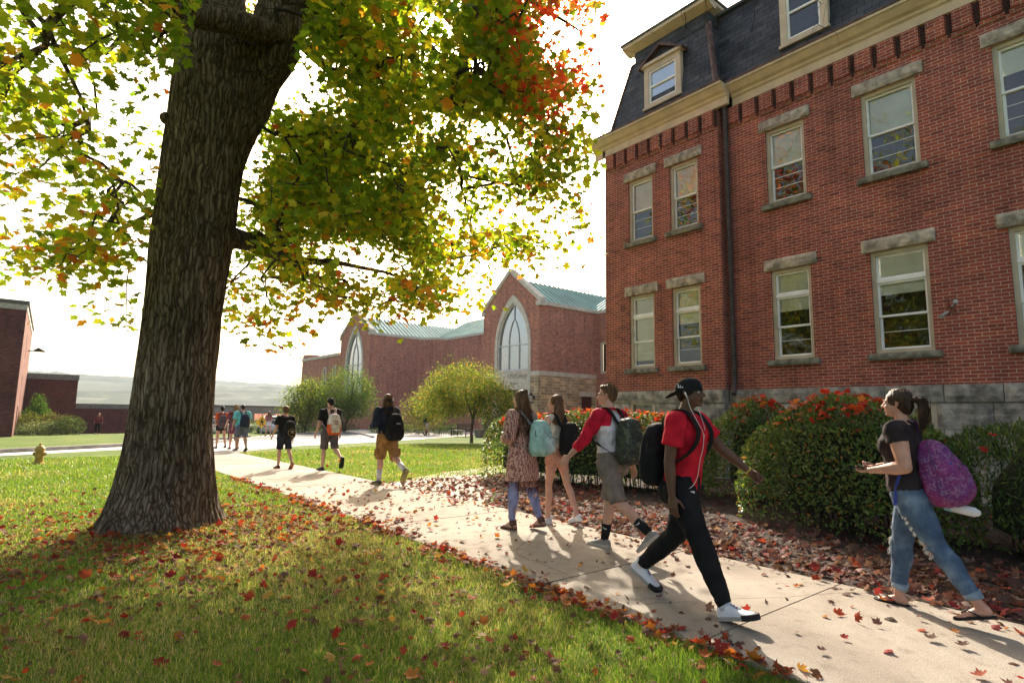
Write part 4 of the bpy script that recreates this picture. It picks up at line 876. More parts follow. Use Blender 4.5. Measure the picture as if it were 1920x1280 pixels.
def chord(o, d):
    a = ((d/CRAD)**2).sum(); b_ = (((o-CC)/CRAD)*(d/CRAD)).sum(); c = (((o-CC)/CRAD)**2).sum()-1; q = b_*b_-a*c
    if q <= 0: return None
    return (-b_-math.sqrt(q))/a, (-b_+math.sqrt(q))/a
px = rng.uniform(-150, 1140, 22000); py = rng.uniform(-150, 600, 22000); ok = inpoly(px, py, OUT)
SPR = [(-20,350,60,310),(60,250,110,300),(55,490,150,465),(90,500,230,440),(225,490,330,470),(225,600,300,560),(250,560,330,530),(230,640,300,620),(400,560,420,620),(420,620,520,600),(470,645,500,600),(560,520,620,550),(600,555,720,580),(690,585,760,560),(760,575,870,560),(800,540,860,500),(850,470,960,450),(900,480,990,450),(960,470,1030,480),(1000,440,1040,420),(960,360,1050,370),(980,330,1060,340),(1000,300,1080,265),(1020,230,1080,250),(840,300,900,420),(740,310,790,420),(700,420,800,470)]
NSPR = 0
for xa_, ya_, xb_, yb_ in SPR:
    k_ = max(3, int(math.hypot(xb_-xa_, yb_-ya_)/13)); NSPR += k_
    px = np.concatenate([np.linspace(xa_, xb_, k_)+rng.normal(0, 9, k_), px]); py = np.concatenate([np.linspace(ya_, yb_, k_)+rng.normal(0, 9, k_), py]); ok = np.concatenate([np.ones(k_, bool), ok])
quota = [140, 180, 1500]; nq = -1
gap = np.array([noise.noise((a*.0092, b*.0092, 2.0)) for a, b in zip(px, py)])
for a, b, k, g in zip(px, py, ok, gap):
    nq += 1; forced = nq < NSPR; zone = 0 if a < 330 else (1 if a < 560 else 2)
    if not k or (quota[zone] <= 0 and not forced): continue
    if not forced and ((a-815)/46)**2+((b-385)/100)**2 < 1: continue
    thin = .40 if (a < 330 and b < 560) else (.14 if a < 560 else 0)
    if g < (thin-.30 if zone < 2 else .02) and not forced: continue
    d = ray(a, b); d = d/np.linalg.norm(d); ch = chord(CPOS, d)
    if ch is None: lo, hi = 7.0, 10.0
    else: lo, hi = max(ch[0], 4.6), max(ch[1], 7.0)
    lo = max(lo, 6.2)
    if a < 330: lo, hi = 6.6, 9.6
    elif zone == 2: lo, hi = 6.8, (17.0 if b < 500 else 12.5)
    else: hi = min(hi, 12.5)
    if forced: lo, hi = 7.2, 9.4
    t = rng.uniform(lo, hi) if hi > lo+.3 else (lo+hi)/2
    P_ = CPOS + d*t
    if P_[2] < 1.9 or (not forced and noise.noise(V(P_)*.8+V((3,1,7))) < -.22): continue
    if P_[0] > 11.4 and P_[1] < 13.0: continue
    tx = np.interp(b, [-200, 90, 250, 450, 600, 1000], [470, 450, 408, 372, 352, 300])
    if abs(a-tx) < 118 and b > 45 and float(P_ @ VH) < TD+.9: continue
    cl.append(P_); quota[zone] -= 0 if forced else 1
for a, b in zip(rng.uniform(500, 830, 900), rng.uniform(230, 545, 900)):       # extra far low boughs, added to deepen the shade on the lawn
    if not inpoly(np.array([a]), np.array([b]), OUT)[0] or noise.noise((a*.0092, b*.0092, 2.0)) < -.16: continue
    d = ray(a, b); P_ = CPOS + d/np.linalg.norm(d)*rng.uniform(8.5, 15.5)
    if P_[2] > 1.9: cl.append(P_)
vis = len(cl)
while len(cl) < vis+480:                                            # the rest of the crown, outside the picture
    q = rng.normal(0, 1, 3); q /= np.linalg.norm(q); P_ = CC + q*CRAD*rng.uniform(.3, 1)**.5
    if P_[2] < 4.0 or P_[0] > 11.4 or P_[0] > TB.x+rng.uniform(-1, 3): continue
    if np.dot(P_-CPOS, CW) > .3:
        u, w, z = proj(P_)
        if -190 < u < 2150 and -170 < w < 1500: continue
    cl.append(P_)
cl = np.array(cl)
# twig network: every spray is joined to the nearest point nearer the fork
FORK = np.array(tp_(450, 60)); nodes = []; npar = []
for pts in LIMBS:
    for i in range(len(pts)-1):
        for k in range(4): nodes.append(np.array(pts[i].lerp(pts[i+1], k/4))); npar.append(-1)
    nodes.append(np.array(pts[-1])); npar.append(-1)
n0 = len(nodes); order = np.argsort(np.linalg.norm(cl-FORK, axis=1)); arr = np.zeros((n0+len(cl), 3)); arr[:n0] = nodes; cnt = np.zeros(n0+len(cl)); par = [-1]*(n0+len(cl)); m_ = n0
for i in order:
    d = np.linalg.norm(arr[:m_]-cl[i], axis=1); j = int(np.argmin(d)); arr[m_] = cl[i]; par[m_] = j; m_ += 1
for i in range(m_-1, n0-1, -1):
    cnt[i] += 1
    if par[i] >= n0: cnt[par[i]] += cnt[i]
tw = MB()
for i in range(n0, m_):
    a, b = V(arr[par[i]]), V(arr[i]); r = min(.03, .0045*math.sqrt(cnt[i])); mid = a.lerp(b, .5)+V((0,0,-.04*(b-a).length))+V(rng.normal(0, .03, 3))
    tw.tube([a, mid, b], [r*1.15, r, r*.8], 4, (1,0,0), False)
tw.build('twigs', mat('twig', (.06,.045,.035), .9, .3, 10), MAP)
PER = 22
n = len(cl); pos = np.repeat(cl, PER, 0); out = pos - CC
o_ = rng.normal(0, 1, (n*PER, 3))*np.array([.33, .33, .12]); pos = pos + o_
u, w, z = proj(pos)
front = z > .3
sun_al = pos - CPOS; sl_ = np.linalg.norm(sun_al, axis=1); cosang = (sun_al @ np.array(SUN))/sl_
keep = ~((cosang > math.cos(math.radians(1.0))) & front)                 # the chink the sun shines through
txx = np.interp(w, [-200, 0, 90, 250, 450, 600, 1000], [470, 480, 450, 408, 372, 352, 300]); dpt = pos @ np.append(VH[:2], 0)
keep &= ~(front & (u > 1132) & (u < 2300) & (w > -20)); keep &= ~(front & (np.abs(u-txx) < np.interp(w, [-200, 60, 130, 900], [90, 105, 98, 98])) & (dpt < TD+.55) & (w > -60))
pos = pos[keep]; u = np.where(front, u, -500)[keep]; w = np.where(front, w, 0)[keep]; fr2 = front[keep]
N = len(pos)
fwd = np.concatenate([rng.normal(0, 1, (N, 2)), rng.uniform(-1.3, -.1, (N, 1))], 1); fwd /= np.linalg.norm(fwd, axis=1)[:, None]
R = rotmats(fwd, np.tile([0, 0, 1.0], (N, 1)), rng, .35)
green = [(5, (.095,.150,.018)), (4, (.15,.195,.020)), (2.4, (.26,.25,.025)), (.25, (.30,.17,.03))]
gold = [(3, (.16,.23,.022)), (4, (.27,.28,.025)), (2.2, (.38,.30,.03)), (.7, (.40,.18,.03))]
warm = [(2, (.30,.26,.03)), (3, (.40,.17,.03)), (2, (.36,.09,.03)), (1, (.14,.19,.022))]
redc = [(4, (.40,.05,.035)), (3, (.46,.10,.04)), (2, (.34,.16,.04)), (1, (.16,.16,.03))]
col = pick(rng, N, green)
ff = np.array([noise.noise(V(p)*.55) for p in pos])
g2 = pick(rng, N, gold); g3 = pick(rng, N, warm); g4 = pick(rng, N, redc)
rel = np.linalg.norm((pos-CC)/CRAD, axis=1)
low = (1-sstep(2.4, 5.2, pos[:, 2]))*.55 + (rel > .97)*.25 + ff*.9
col = np.where((rng.uniform(0, 1, N) < low*.9+.08)[:, None], g2, col)
col = np.where((rng.uniform(0, 1, N) < low*.2+.01)[:, None], g3, col)
rx = sum(1.5*np.exp(-(np.linalg.norm(pos-at(qx, qy, qd), axis=1)/qr)**2) for qx, qy, qd, qr in ((1085,40,14.5,2.0),(1085,30,11,1.0),(1060,150,13,1.2),(960,-40,14,1.7),(960,200,14.5,1.2),(1010,330,10,.5),(815,290,14.5,1.3),(1180,-200,10.5,2.2),*[(1085,45,q_,.095*q_) for q_ in (6.5,8,9.5,11,12.5)],*[(1030,150,q_,.05*q_) for q_ in (7,9,11)]))
col = np.where((rng.uniform(0, 1, N) < rx)[:, None], g4, col)
offv = (~fr2) & (rng.uniform(0, 1, N) < .62); col = np.where(offv[:, None], np.where((rng.uniform(0, 1, N) < .5)[:, None], g3, g4), col)
size = rng.uniform(.075, .135, N); size[~fr2] *= 1.25
red = rx > .62
leaves('crown', pos[~red], R[~red], size[~red], col[~red], MAPLE, LEAF, MAP, TB)
leaves('red_foliage', pos[red], R[red], size[red]*.82, col[red], MAPLE, LEAF, MAP, TB)
# bare hanging twigs in front of the slate roof
tg = MB(); rr_ = random.Random(4)
for (xa, ya, xb, yb, dd) in ((1105,-30,1185,85,5.5), (1270,-40,1285,85,5), (1310,-40,1335,70,5), (1285,20,1290,110,5), (1320,30,1340,95,5), (1415,-20,1410,55,5), (1535,-20,1525,60,5), (1240,-30,1190,40,5.2)):
    a = V(at(xa, ya, dd)); c = V(at(xb, yb, dd+.3)); pts = [a.lerp(c, i/6)+V((rr_.uniform(-.03,.03), rr_.uniform(-.03,.03), 0)) for i in range(7)]
    tg.tube(pts, [.004-.0004*i for i in range(7)], 4, (1,0,0), False)
    for i in (2, 4, 5): tg.tube([pts[i], pts[i]+V((rr_.uniform(-.12,.12), rr_.uniform(-.12,.12), -.1)), pts[i]+V((rr_.uniform(-.16,.16), rr_.uniform(-.16,.16), -.22))], [.0025, .002, .0012], 3, (1,0,0), False)
tg.build('bare_twigs', mat('twig', (.06,.045,.035)), MAP)

# ------------------------------------------------------------------ smaller trees and shrubs
def cloud_tree(name, loc, label, cat, blobs, ncl, per, size, table, stems, seed, group=None, tp=OVAL, spread=.22, stemmat=None, hole=.0):
    rg = np.random.default_rng(seed); t = thing(name, loc, label, cat, group); pts = []
    for (c, r, wgt) in blobs:
        k = int(ncl*wgt); q = rg.normal(0, 1, (k, 3)); q /= np.linalg.norm(q, axis=1)[:, None]; q *= rg.uniform(.35, 1.08, (k, 1))**.6
        pts.append(np.array(c)+q*np.array(r))
    pts = np.concatenate(pts)+np.array(loc)
    if hole: pts = pts[np.array([noise.noise(V(p)*1.3) for p in pts]) > -hole]
    pos = np.repeat(pts, per, 0)+rg.normal(0, spread, (len(pts)*per, 3)); N = len(pos)
    f = rg.normal(0, 1, (N, 3)); f[:, 2] -= .6; f /= np.linalg.norm(f, axis=1)[:, None]
    R = rotmats(f, np.tile([0, 0, 1.], (N, 1)), rg, .4); col = pick(rg, N, table)
    leaves('crown', pos, R, rg.uniform(.7, 1.3, N)*size, col, tp, TLEAF, t, loc)
    for s_ in stems:
        b = MB(); P_, R_ = wob([V(p)+V(loc) for p, r in s_], [r for p, r in s_], amp=.8); b.tube(P_, R_, 8, (1,0,0), True); b.build('trunk' if s_ is stems[0] else 'limb', stemmat or mat('grey_bark', (.10,.08,.065), .9, .3, 12, .01, 40), t)
    return t
sp_ = G(884, 829)
cloud_tree('crabapple_tree', sp_, 'small round ornamental tree with yellowing green leaves and a single thin trunk on the lawn', 'tree',
  [((-.35,.3,3.0),(2.1,2.1,1.35),.6), ((-1.3,1.1,2.2),(1.5,1.5,.9),.25), ((.9,-.7,2.3),(1.4,1.4,1.0),.28)], 1300, 16, .10,
  [(4,(.085,.13,.025)),(3,(.14,.175,.032)),(1.6,(.25,.21,.04)),(.8,(.32,.15,.05))],
  [[((0,0,-.1),.11),((0,0,.5),.085),((.03,.03,1.4),.075)], [((.03,.03,1.3),.06),((.5,.2,2.0),.045),((.9,.3,3.0),.02)], [((.03,.03,1.3),.06),((-.5,-.3,2.1),.045),((-.8,-.4,3.1),.02)], [((.03,.03,1.35),.05),((.1,-.2,2.5),.035),((0,.2,3.7),.015)]], 21, tp=DIAM)
def tree_at(px_, py_, dep, **k):
    p = V(at(px_, py_, dep)); return V((p.x, p.y, float(gz(p.x, p.y))))
p = tree_at(800, 790, 44)
cloud_tree('ornamental_tree', p, 'tan leaved bushy tree against the brick wall, behind the small lawn tree', 'tree', [((0,0,2.1),(1.7,1.7,1.4),.8), ((-.5,.6,1.4),(1.4,1.4,1.0),.25)], 380, 12, .14, [(4,(.11,.12,.045)),(2,(.16,.14,.05)),(1,(.22,.15,.07))], [[((0,0,-.1),.1),((0,0,1.6),.07)]], 22, tp=DIAM, spread=.3)
ST = lambda: [[((0,0,-.1),.09),((.3,.2,1.2),.07),((.7,.4,3.6),.03)], [((.1,0,-.1),.08),((-.3,.3,1.3),.06),((-.8,.2,3.8),.03)], [((0,.1,-.1),.08),((.1,-.3,1.3),.06),((.2,-.7,4.2),.03)], [((-.1,.1,-.1),.07),((-.6,-.3,1.4),.05),((-1.3,-.5,3.2),.03)]]
p = tree_at(648, 790, 48)
cloud_tree('multi_stem_tree', p, 'grey green multi stemmed tree with fine leaves in front of the farther pointed window', 'tree', [((0,0,3.5),(2.2,2.2,1.9),.7), ((-.6,.5,2.2),(1.9,2,1.2),.35), ((.9,-.6,2.4),(1.4,1.4,1.2),.2)], 900, 13, .13, [(4,(.06,.10,.028)),(2,(.09,.13,.032)),(1,(.15,.17,.045))], ST(), 23, 'multi stemmed trees by the hall', tp=DIAM, spread=.3)
p = tree_at(572, 792, 49)
cloud_tree('multi_stem_tree', p, 'yellow topped multi stemmed tree at the farthest corner of the hall', 'tree', [((0,0,2.6),(1.9,1.9,1.9),.75), ((.8,.4,3.3),(1.3,1.3,1.0),.2), ((-.5,0,1.6),(1.6,1.6,1.1),.25)], 750, 13, .13, [(4,(.07,.11,.028)),(2,(.14,.18,.03)),(1.4,(.27,.26,.045))], ST(), 24, 'multi stemmed trees by the hall', tp=DIAM, spread=.28)
BOX = [(4,(.035,.055,.022)),(2,(.055,.08,.03)),(1,(.09,.11,.04))]
def shrub(px_, dep, r, h, label, table, seed, group, nm='boxwood_shrub', sz=.08):
    p = tree_at(px_, 790, dep); return cloud_tree(nm, p, label, 'shrub', [((0,0,h*.5),(r,r,h*.52),1.0)], int(150*r*h)+40, 12, sz, table, [[((0,0,-.1),.04),((0,0,h*.5),.03)]], seed, group, tp=DIAM, spread=.10)
for i, (x, dep, r, h, l_) in enumerate([(707, 47, .75, .75, 'clipped round boxwood next to the long haired walker'), (735, 47, .7, .8, 'clipped round boxwood behind the long haired walker'), (762, 46.5, .65, .8, 'clipped round boxwood just before the distant walker'), (786, 46, .6, .75, 'clipped round boxwood directly behind the distant walker'), (824, 45, .75, .8, 'clipped round boxwood between the distant walker and the lawn tree'), (853, 44.5, .7, .85, 'clipped round boxwood next to the slatted bench'), (925, 41, .8, 1.5, 'taller leafy evergreen shrub between the slatted bench and the stone doorway')]):
    shrub(x, dep, r, h, l_, BOX, 40+i, 'clipped shrubs along the hall')
p = tree_at(560, 795, 46)
cloud_tree('low_hedge', p, 'low dark hedge strip beneath the multi stemmed trees', 'hedge', [((-2.2,1.6,.5),(1.2,1.2,.6),.4), ((0,0,.5),(1.6,1.3,.6),.4), ((2.4,-1.8,.5),(1.8,1.3,.6),.5)], 420, 12, .08, BOX, [[((0,0,-.1),.04),((0,0,.4),.03)]], 52, tp=DIAM, spread=.12)
def lsh(px_, dep, r, h, label, table, seed, nm, cone=False, group=None):
    p = V(at(px_, 815, dep)); p = V((p.x, p.y, -.5))
    bl = [((0,0,h*.5),(r,r,h*.55),1.0)] if not cone else [((0,0,h*.22),(r,r,h*.26),.5), ((0,0,h*.5),(r*.72,r*.72,h*.26),.35), ((0,0,h*.76),(r*.38,r*.38,h*.24),.2)]
    return cloud_tree(nm, p, label, 'shrub', bl, int(130*r*h)+60, 12, .10, table, [[((0,0,-.1),.06),((0,0,h*.6),.03)]], seed, group, tp=DIAM, spread=.13)
lsh(65, 40.5, 1.05, 2.7, 'bright green cone shaped evergreen beside the plum brick building', [(3,(.035,.075,.014)),(2,(.07,.13,.02))], 61, 'conical_evergreen', True)
SH = 'rounded shrubs by the plum brick building'
lsh(48, 38.5, .9, 1.35, 'yellow green shrub closest to the plum brick corner', [(3,(.07,.08,.025)),(2,(.12,.115,.035))], 62, 'rounded_shrub', group=SH)
lsh(95, 39.5, 1.0, 1.35, 'brownish mottled shrub at the foot of the evergreen cone', [(3,(.09,.065,.035)),(2,(.06,.065,.025))], 63, 'rounded_shrub', group=SH)
lsh(70, 37, 1.15, .85, 'low silvery grey shrub in front of the evergreen cone', [(3,(.085,.10,.065)),(2,(.13,.15,.10))], 64, 'rounded_shrub', group=SH)
lsh(124, 38.5, .95, 1.2, 'dark rounded shrub nearest the plain brick block', [(3,(.035,.05,.024)),(2,(.06,.08,.035))], 65, 'rounded_shrub', group=SH)

# ------------------------------------------------------------------ hedges by the old building
def hedge(name, label, path, width, height, nleaf, table, seed, lsz, yew=False, group=None, dome=.06):
    """path: ground points along the hedge's middle; leaves fill a shell about its rounded top and sides"""
    rg = np.random.default_rng(seed); P_ = np.array(path, float); seg = np.linalg.norm(np.diff(P_[:, :2], axis=0), axis=1); cum = np.concatenate([[0], np.cumsum(seg)]); Ltot = cum[-1]
    base = V((P_[len(P_)//2][0], P_[len(P_)//2][1], 0)); t = thing(name, base, label, 'hedge', group)
    def frame(s):
        i = min(len(seg)-1, max(0, int(np.searchsorted(cum, s)-1))); d = (P_[i+1, :2]-P_[i, :2])/seg[i]; return P_[i, :2]+d*(s-cum[i]), d
    N = nleaf; s = rg.uniform(-width*.5, Ltot+width*.5, N); zz_ = rg.uniform(.02, 1, N); th = np.arcsin(zz_**(1/.62)); th = np.where(rg.uniform(0, 1, N) < .5, th, math.pi-th); th = np.where(rg.uniform(0, 1, N) < .40, rg.uniform(.2*math.pi, .8*math.pi, N), th); shell = 1-np.abs(rg.normal(0, .10, N)); pos = np.zeros((N, 3)); nor = np.zeros((N, 3))
    def surf(si, thi):
        c, d = frame(min(max(si, 0), Ltot)); nrm = np.array([-d[1], d[0]]); ex = 0.0
        endf = 1.0
        if si < 0: ex = -si/(width*.5)
        if si > Ltot: ex = (si-Ltot)/(width*.5)
        endf = math.sqrt(max(0, 1-ex*ex))
        e = .7; cs, sn = math.cos(thi), max(0, math.sin(thi))
        a = math.copysign(abs(cs)**e, cs)*width/2*endf; z = height*sn**.62*(.30+.70*endf)*(1-dome*min(1.5, (2*si/Ltot-1)**2))
        q = 1+.16*noise.noise((si*1.3+seed, z*1.6, thi))+.07*noise.noise((si*4+seed, z*4, thi*2))
        z2 = max(.04, z*(1+.10*noise.noise((si*.8+seed, 3, 0))))
        return np.array([*(c+nrm*a*q+d*(si-min(max(si, 0), Ltot))), z2*(.97+.03*q)]), np.array([*(nrm*cs), max(0, sn)])
    for i in range(N):
        p, nr = surf(s[i], th[i]); c, d = frame(min(max(s[i], 0), Ltot)); core = np.array([c[0], c[1], height*.5]); pos[i] = core+(p-core)*shell[i]; nor[i] = nr
    z0 = np.array([float(gz(*q[:2])) for q in pos]); pos[:, 2] += z0
    lowgap = (pos[:, 2] < height*.22) & (rg.uniform(0, 1, N) < .5)
    keep = ~lowgap; pos, nor = pos[keep], nor[keep]; N = len(pos)
    f = nor*.8+rg.normal(0, .6, (N, 3)); f[:, 2] += .25 if not yew else .9
    f /= np.linalg.norm(f, axis=1)[:, None]; R = rotmats(f, nor+np.array([0, 0, .3]), rg, .35); col = pick(rg, N, table)
    leaves('foliage', pos, R, rg.uniform(.7, 1.35, N)*lsz, col, OVAL if not yew else DIAM, HLEAF, t, base, wid=(np.full(N, .35) if yew else None))
    # dim woody inside
    b = MB(); rr_ = random.Random(seed)
    for i in range(int(Ltot*26)):
        si = rr_.uniform(.1, Ltot-.05); c, d = frame(si); a = rr_.uniform(-.3, .3)*width; nrm = np.array([-d[1], d[0]]); p0 = np.array([c[0], c[1]])+nrm*a*.4; p1 = p0+nrm*a*.8+d*rr_.uniform(-.3, .3); zz = float(gz(*p0))
        b.tube([(p0[0], p0[1], zz-.02), ((p0[0]+p1[0])/2, (p0[1]+p1[1])/2, zz+height*.45), (p1[0], p1[1], zz+height*.85)], [.014, .010, .005], 4, (1,0,0), False)
    b.build('stems', mat('hedge_stem', (.05,.038,.028), .9, .3, 12), t)
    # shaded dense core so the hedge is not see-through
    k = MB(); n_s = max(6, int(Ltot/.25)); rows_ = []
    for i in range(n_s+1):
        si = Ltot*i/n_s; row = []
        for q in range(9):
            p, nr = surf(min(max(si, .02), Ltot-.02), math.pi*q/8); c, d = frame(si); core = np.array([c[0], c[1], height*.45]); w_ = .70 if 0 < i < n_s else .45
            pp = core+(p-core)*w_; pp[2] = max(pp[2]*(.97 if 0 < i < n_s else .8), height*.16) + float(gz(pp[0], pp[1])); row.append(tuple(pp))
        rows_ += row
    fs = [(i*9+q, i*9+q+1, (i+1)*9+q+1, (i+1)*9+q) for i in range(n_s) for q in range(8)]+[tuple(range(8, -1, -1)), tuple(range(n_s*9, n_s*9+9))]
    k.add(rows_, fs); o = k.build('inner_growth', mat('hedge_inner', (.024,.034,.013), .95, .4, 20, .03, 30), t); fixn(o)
    rows2 = []
    for i in range(int(Ltot*1.0*width*78)):
        p, nr = surf(rg.uniform(0, Ltot), rg.uniform(.22*math.pi, .78*math.pi)); rows2.append(p)
    rows2 = np.array(rows2); rows2[:, 2] += np.array([float(gz(*q[:2])) for q in rows2])+.012
    return t, rows2
HG = [(5,(.075,.135,.026)),(3,(.11,.18,.036)),(2,(.19,.23,.06)),(.5,(.30,.14,.03))]
HGRP = 'clipped hedges in front of the old building'
tops = []
_, q = hedge('hedge', 'long clipped hedge running behind the four nearest walkers', [(8.35,10.45),(8.95,9.0),(9.45,7.7),(9.75,6.75)], 1.25, 1.52, 15000, HG, 5, .058, group=HGRP); tops.append(q)
_, q = hedge('hedge', 'clipped hedge block directly behind the man in the red shirt', [(9.9,5.75),(10.0,5.3),(10.05,4.9)], 1.35, 1.80, 9000, HG, 6, .056, group=HGRP, dome=.10); tops.append(q)
_, q = hedge('hedge', 'tallest square clipped hedge between the red shirt man and the woman with the purple bag', [(8.5,4.05),(8.45,3.4),(8.35,2.6)], 1.5, 1.76, 18000, HG, 8, .052, group=HGRP, dome=.13); tops.append(q)
_, q2 = hedge('yew_hedge', 'feathery dark yew hedge behind the purple backpack', [(8.6,1.75),(8.6,.4),(8.5,-1.2)], 1.5, 1.50, 17000, [(4,(.04,.075,.018)),(3,(.075,.13,.025)),(1,(.12,.18,.035))], 9, .075, True); tops.append(q2[::9])

# ------------------------------------------------------------------ fallen leaves
RED = [(3,(.24,.028,.02)),(3,(.32,.065,.025)),(2.6,(.40,.15,.03)),(1.2,(.28,.14,.10)),(3,(.14,.07,.04)),(1,(.42,.26,.06))]
PINK = [(4,(.165,.080,.066)),(3.5,(.105,.050,.042)),(2.6,(.25,.165,.125)),(2.4,(.10,.062,.045)),(.9,(.20,.03,.03)),(.5,(.28,.06,.03)),(1,(.16,.09,.07))]
def ground_leaves(name, P2, table, size, seed, lift=.02, label=None):
    rg = np.random.default_rng(seed); N = len(P2)
    pos = np.zeros((N, 3)); pos[:, :2] = P2[:, :2]; pos[:, 2] = (gz(P2[:, 0], P2[:, 1]) if P2.shape[1] == 2 else P2[:, 2]) + lift + rg.uniform(0, .015, N)
    f = np.concatenate([rg.normal(0, 1, (N, 2)), rg.normal(.12, .18, (N, 1))], 1); f /= np.linalg.norm(f, axis=1)[:, None]
    R = rotmats(f, np.tile([0, 0, 1.], (N, 1)), rg, .34); sgn = np.where(rg.uniform(0, 1, N) < .5, 1, -1)
    R[:, :, 0] *= sgn[:, None]; R[:, :, 2] *= sgn[:, None]
    tv = MAPLE[0].copy(); tv[:, 2] = .55*np.abs(tv[:, 0])**1.3+.75*(tv[:, 1]-.4)**2
    o = leaves(name, pos, R, rg.uniform(.35, 1.3, N)*size, pick(rg, N, table), (tv, MAPLE[1]), RLEAF)
    return tag(o, label, kind='stuff')
rg = np.random.default_rng(77)
def uni(n, x0, x1, y0, y1): return np.stack([rg.uniform(x0, x1, n), rg.uniform(y0, y1, n)], -1)
def not_trunk(P): return P[np.hypot(P[:, 0]-TB.x, P[:, 1]-TB.y) > .66]
A = uni(5200, -7, 3.35, .6, 14); den = np.array([.55+.9*noise.noise((x*.5, y*.5, 4)) for x, y in A])
A = A[rg.uniform(0, 1, len(A)) < den*(1-.75*sstep(9, 13, A[:, 1]))]
B = np.stack([SWL-np.abs(rg.normal(0, .13, 1050))+.05, rg.uniform(1.2, 14, 1050)], -1); B = B[np.array([noise.noise((y*1.1, 0, 8)) for x, y in B]) > -.15]
Cn = rg.normal(0, 1, (1500, 2))*np.array([1.5, 1.2])+np.array([TB.x+.3, TB.y-.6])
Dd = uni(420, 5.9, 14, 9.5, 22); Dd = Dd[rg.uniform(0, 1, len(Dd)) < .6]
ground_leaves('fallen_leaves', not_trunk(np.concatenate([A, B, Cn, Dd])), RED, .075, 1, .03, 'red and orange maple leaves scattered over the grass')
M1 = uni(5200, SWR+.02, 7.9, -1.5, 7.6); M1 = M1[rg.uniform(0, 1, len(M1)) < 1.0-.55*sstep(6.2, 7.6, M1[:, 0])]
M2 = uni(1800, 5.7, 9.2, 7.2, 11.3); M3 = uni(900, 7.5, 12.5, -2, 11)
ground_leaves('bed_leaves', np.concatenate([M1, M2, M3]), PINK, .090, 2, .012, 'dull pink and red leaves covering the planting bed')
S1 = uni(470, SWL, SWR, .8, 12); S1 = np.concatenate([S1[rg.uniform(0, 1, len(S1)) < .55], np.stack([SWR-np.abs(rg.normal(0, .2, 220)), rg.uniform(.8, 11, 220)], -1), np.stack([SWL+np.abs(rg.normal(0, .15, 130)), rg.uniform(1, 8, 130)], -1)])
F1 = uni(9000, -6, 3.4, 1.5, 13); F1 = F1[rg.uniform(0, 1, len(F1)) < np.array([.5+1.1*noise.noise((x*.7, y*.7, 14)) for x, y in F1])]; F2 = rg.normal(0, 1, (3000, 2))*np.array([1.9, 1.6])+np.array([TB.x+.6, TB.y-1.2]); F2 = F2[F2[:, 0] < SWL]
ground_leaves('leaf_litter', not_trunk(np.concatenate([F1, F2])), [(4,(.13,.07,.04)),(3,(.22,.12,.07)),(2,(.30,.20,.12)),(1.5,(.28,.06,.03))], .048, 6, .022, 'small dry brown leaf scraps in the grass around the maple')
ground_leaves('sidewalk_leaves', S1, RED+PINK, .072, 3, .028, 'loose leaves strewn on the concrete sidewalk')
ground_leaves('hedge_top_leaves', np.concatenate(tops), [(4,(.42,.035,.02)),(4,(.48,.085,.025)),(2,(.50,.18,.04)),(1,(.42,.2,.14))], .115, 4, 0.015, 'red leaves caught on top of the hedges')

# ------------------------------------------------------------------ grass
def grass(N, seed):
    rg = np.random.default_rng(seed)
    r = np.exp(rg.uniform(math.log(1.5), math.log(30), N)); th = np.radians(rg.uniform(-14, 82, N)); x = r*np.sin(th); y = r*np.cos(th)
    left = (x < SWL-.015) & (y < 23.3-.05*np.abs(x)+ (x > 0)*0)
    right = (x > SWR+.05) & (y > 11.25+.10*(x-5.6)) & (y < 23.0+.36*(x-5.6)) & (x < 23)
    k = (left | right) & (np.hypot(x-TB.x, y-TB.y) > .58); x, y, r = x[k], y[k], r[k]; n = len(x)
    near = left[k]
    hgt = rg.uniform(.022, .066, n)*(.8+.5*np.array([noise.noise((a_*1.7, b_*1.7, 3)) for a_, b_ in zip(x, y)]))*(1+.25*np.clip(r/12, 0, 1.6)); wid = np.maximum(.0042, .0011*r)*rg.uniform(.7, 1.3, n)
    a = rg.uniform(0, 2*math.pi, n); la = rg.uniform(0, 2*math.pi, n); ln = hgt*np.abs(rg.normal(.35, .45, n))
    z = gz(x, y); dx, dy = np.cos(a)*wid/2, np.sin(a)*wid/2
    lx, ly = np.cos(la)*ln, np.sin(la)*ln
    v = np.stack([np.stack([x-dx, y-dy, z], -1), np.stack([x+dx, y+dy, z], -1), np.stack([x+lx*.45+dx*.7, y+ly*.45+dy*.7, z+hgt*.6], -1), np.stack([x+lx*.45-dx*.7, y+ly*.45-dy*.7, z+hgt*.6], -1), np.stack([x+lx, y+ly, z+hgt*.95], -1)], 1)
    dry = np.array([noise.noise((a_*.55, b_*.55, 6)) for a_, b_ in zip(x, y)])
    dryp = np.clip(.17+.65*dry+.55*np.exp(-((x-2.4)**2/1.6+(y-6.0)**2/5))+.25*np.exp(-((x-1.2)**2/6+(y-7.2)**2/4)), .03, .85)
    g = pick(rg, n, [(4,(.12,.20,.028)),(3,(.16,.24,.036)),(1,(.21,.26,.05))]); s = pick(rg, n, [(3,(.42,.35,.18)),(2,(.33,.28,.13)),(1,(.25,.26,.08))])
    col = np.where((rg.uniform(0, 1, n) < dryp)[:, None], s, g)
    q = np.arange(n)*5; f = np.stack([q, q+1, q+2, q, q+2, q+3, q+3, q+2, q+4], -1).reshape(-1, 3)
    o = bulk('grass', v.reshape(-1, 3), 0, 3, GRASSM, None, np.repeat(col, 5, 0), tri=f); tag(o, 'short lawn grass either side of the sidewalk', kind='stuff')
grass(620000, 31)
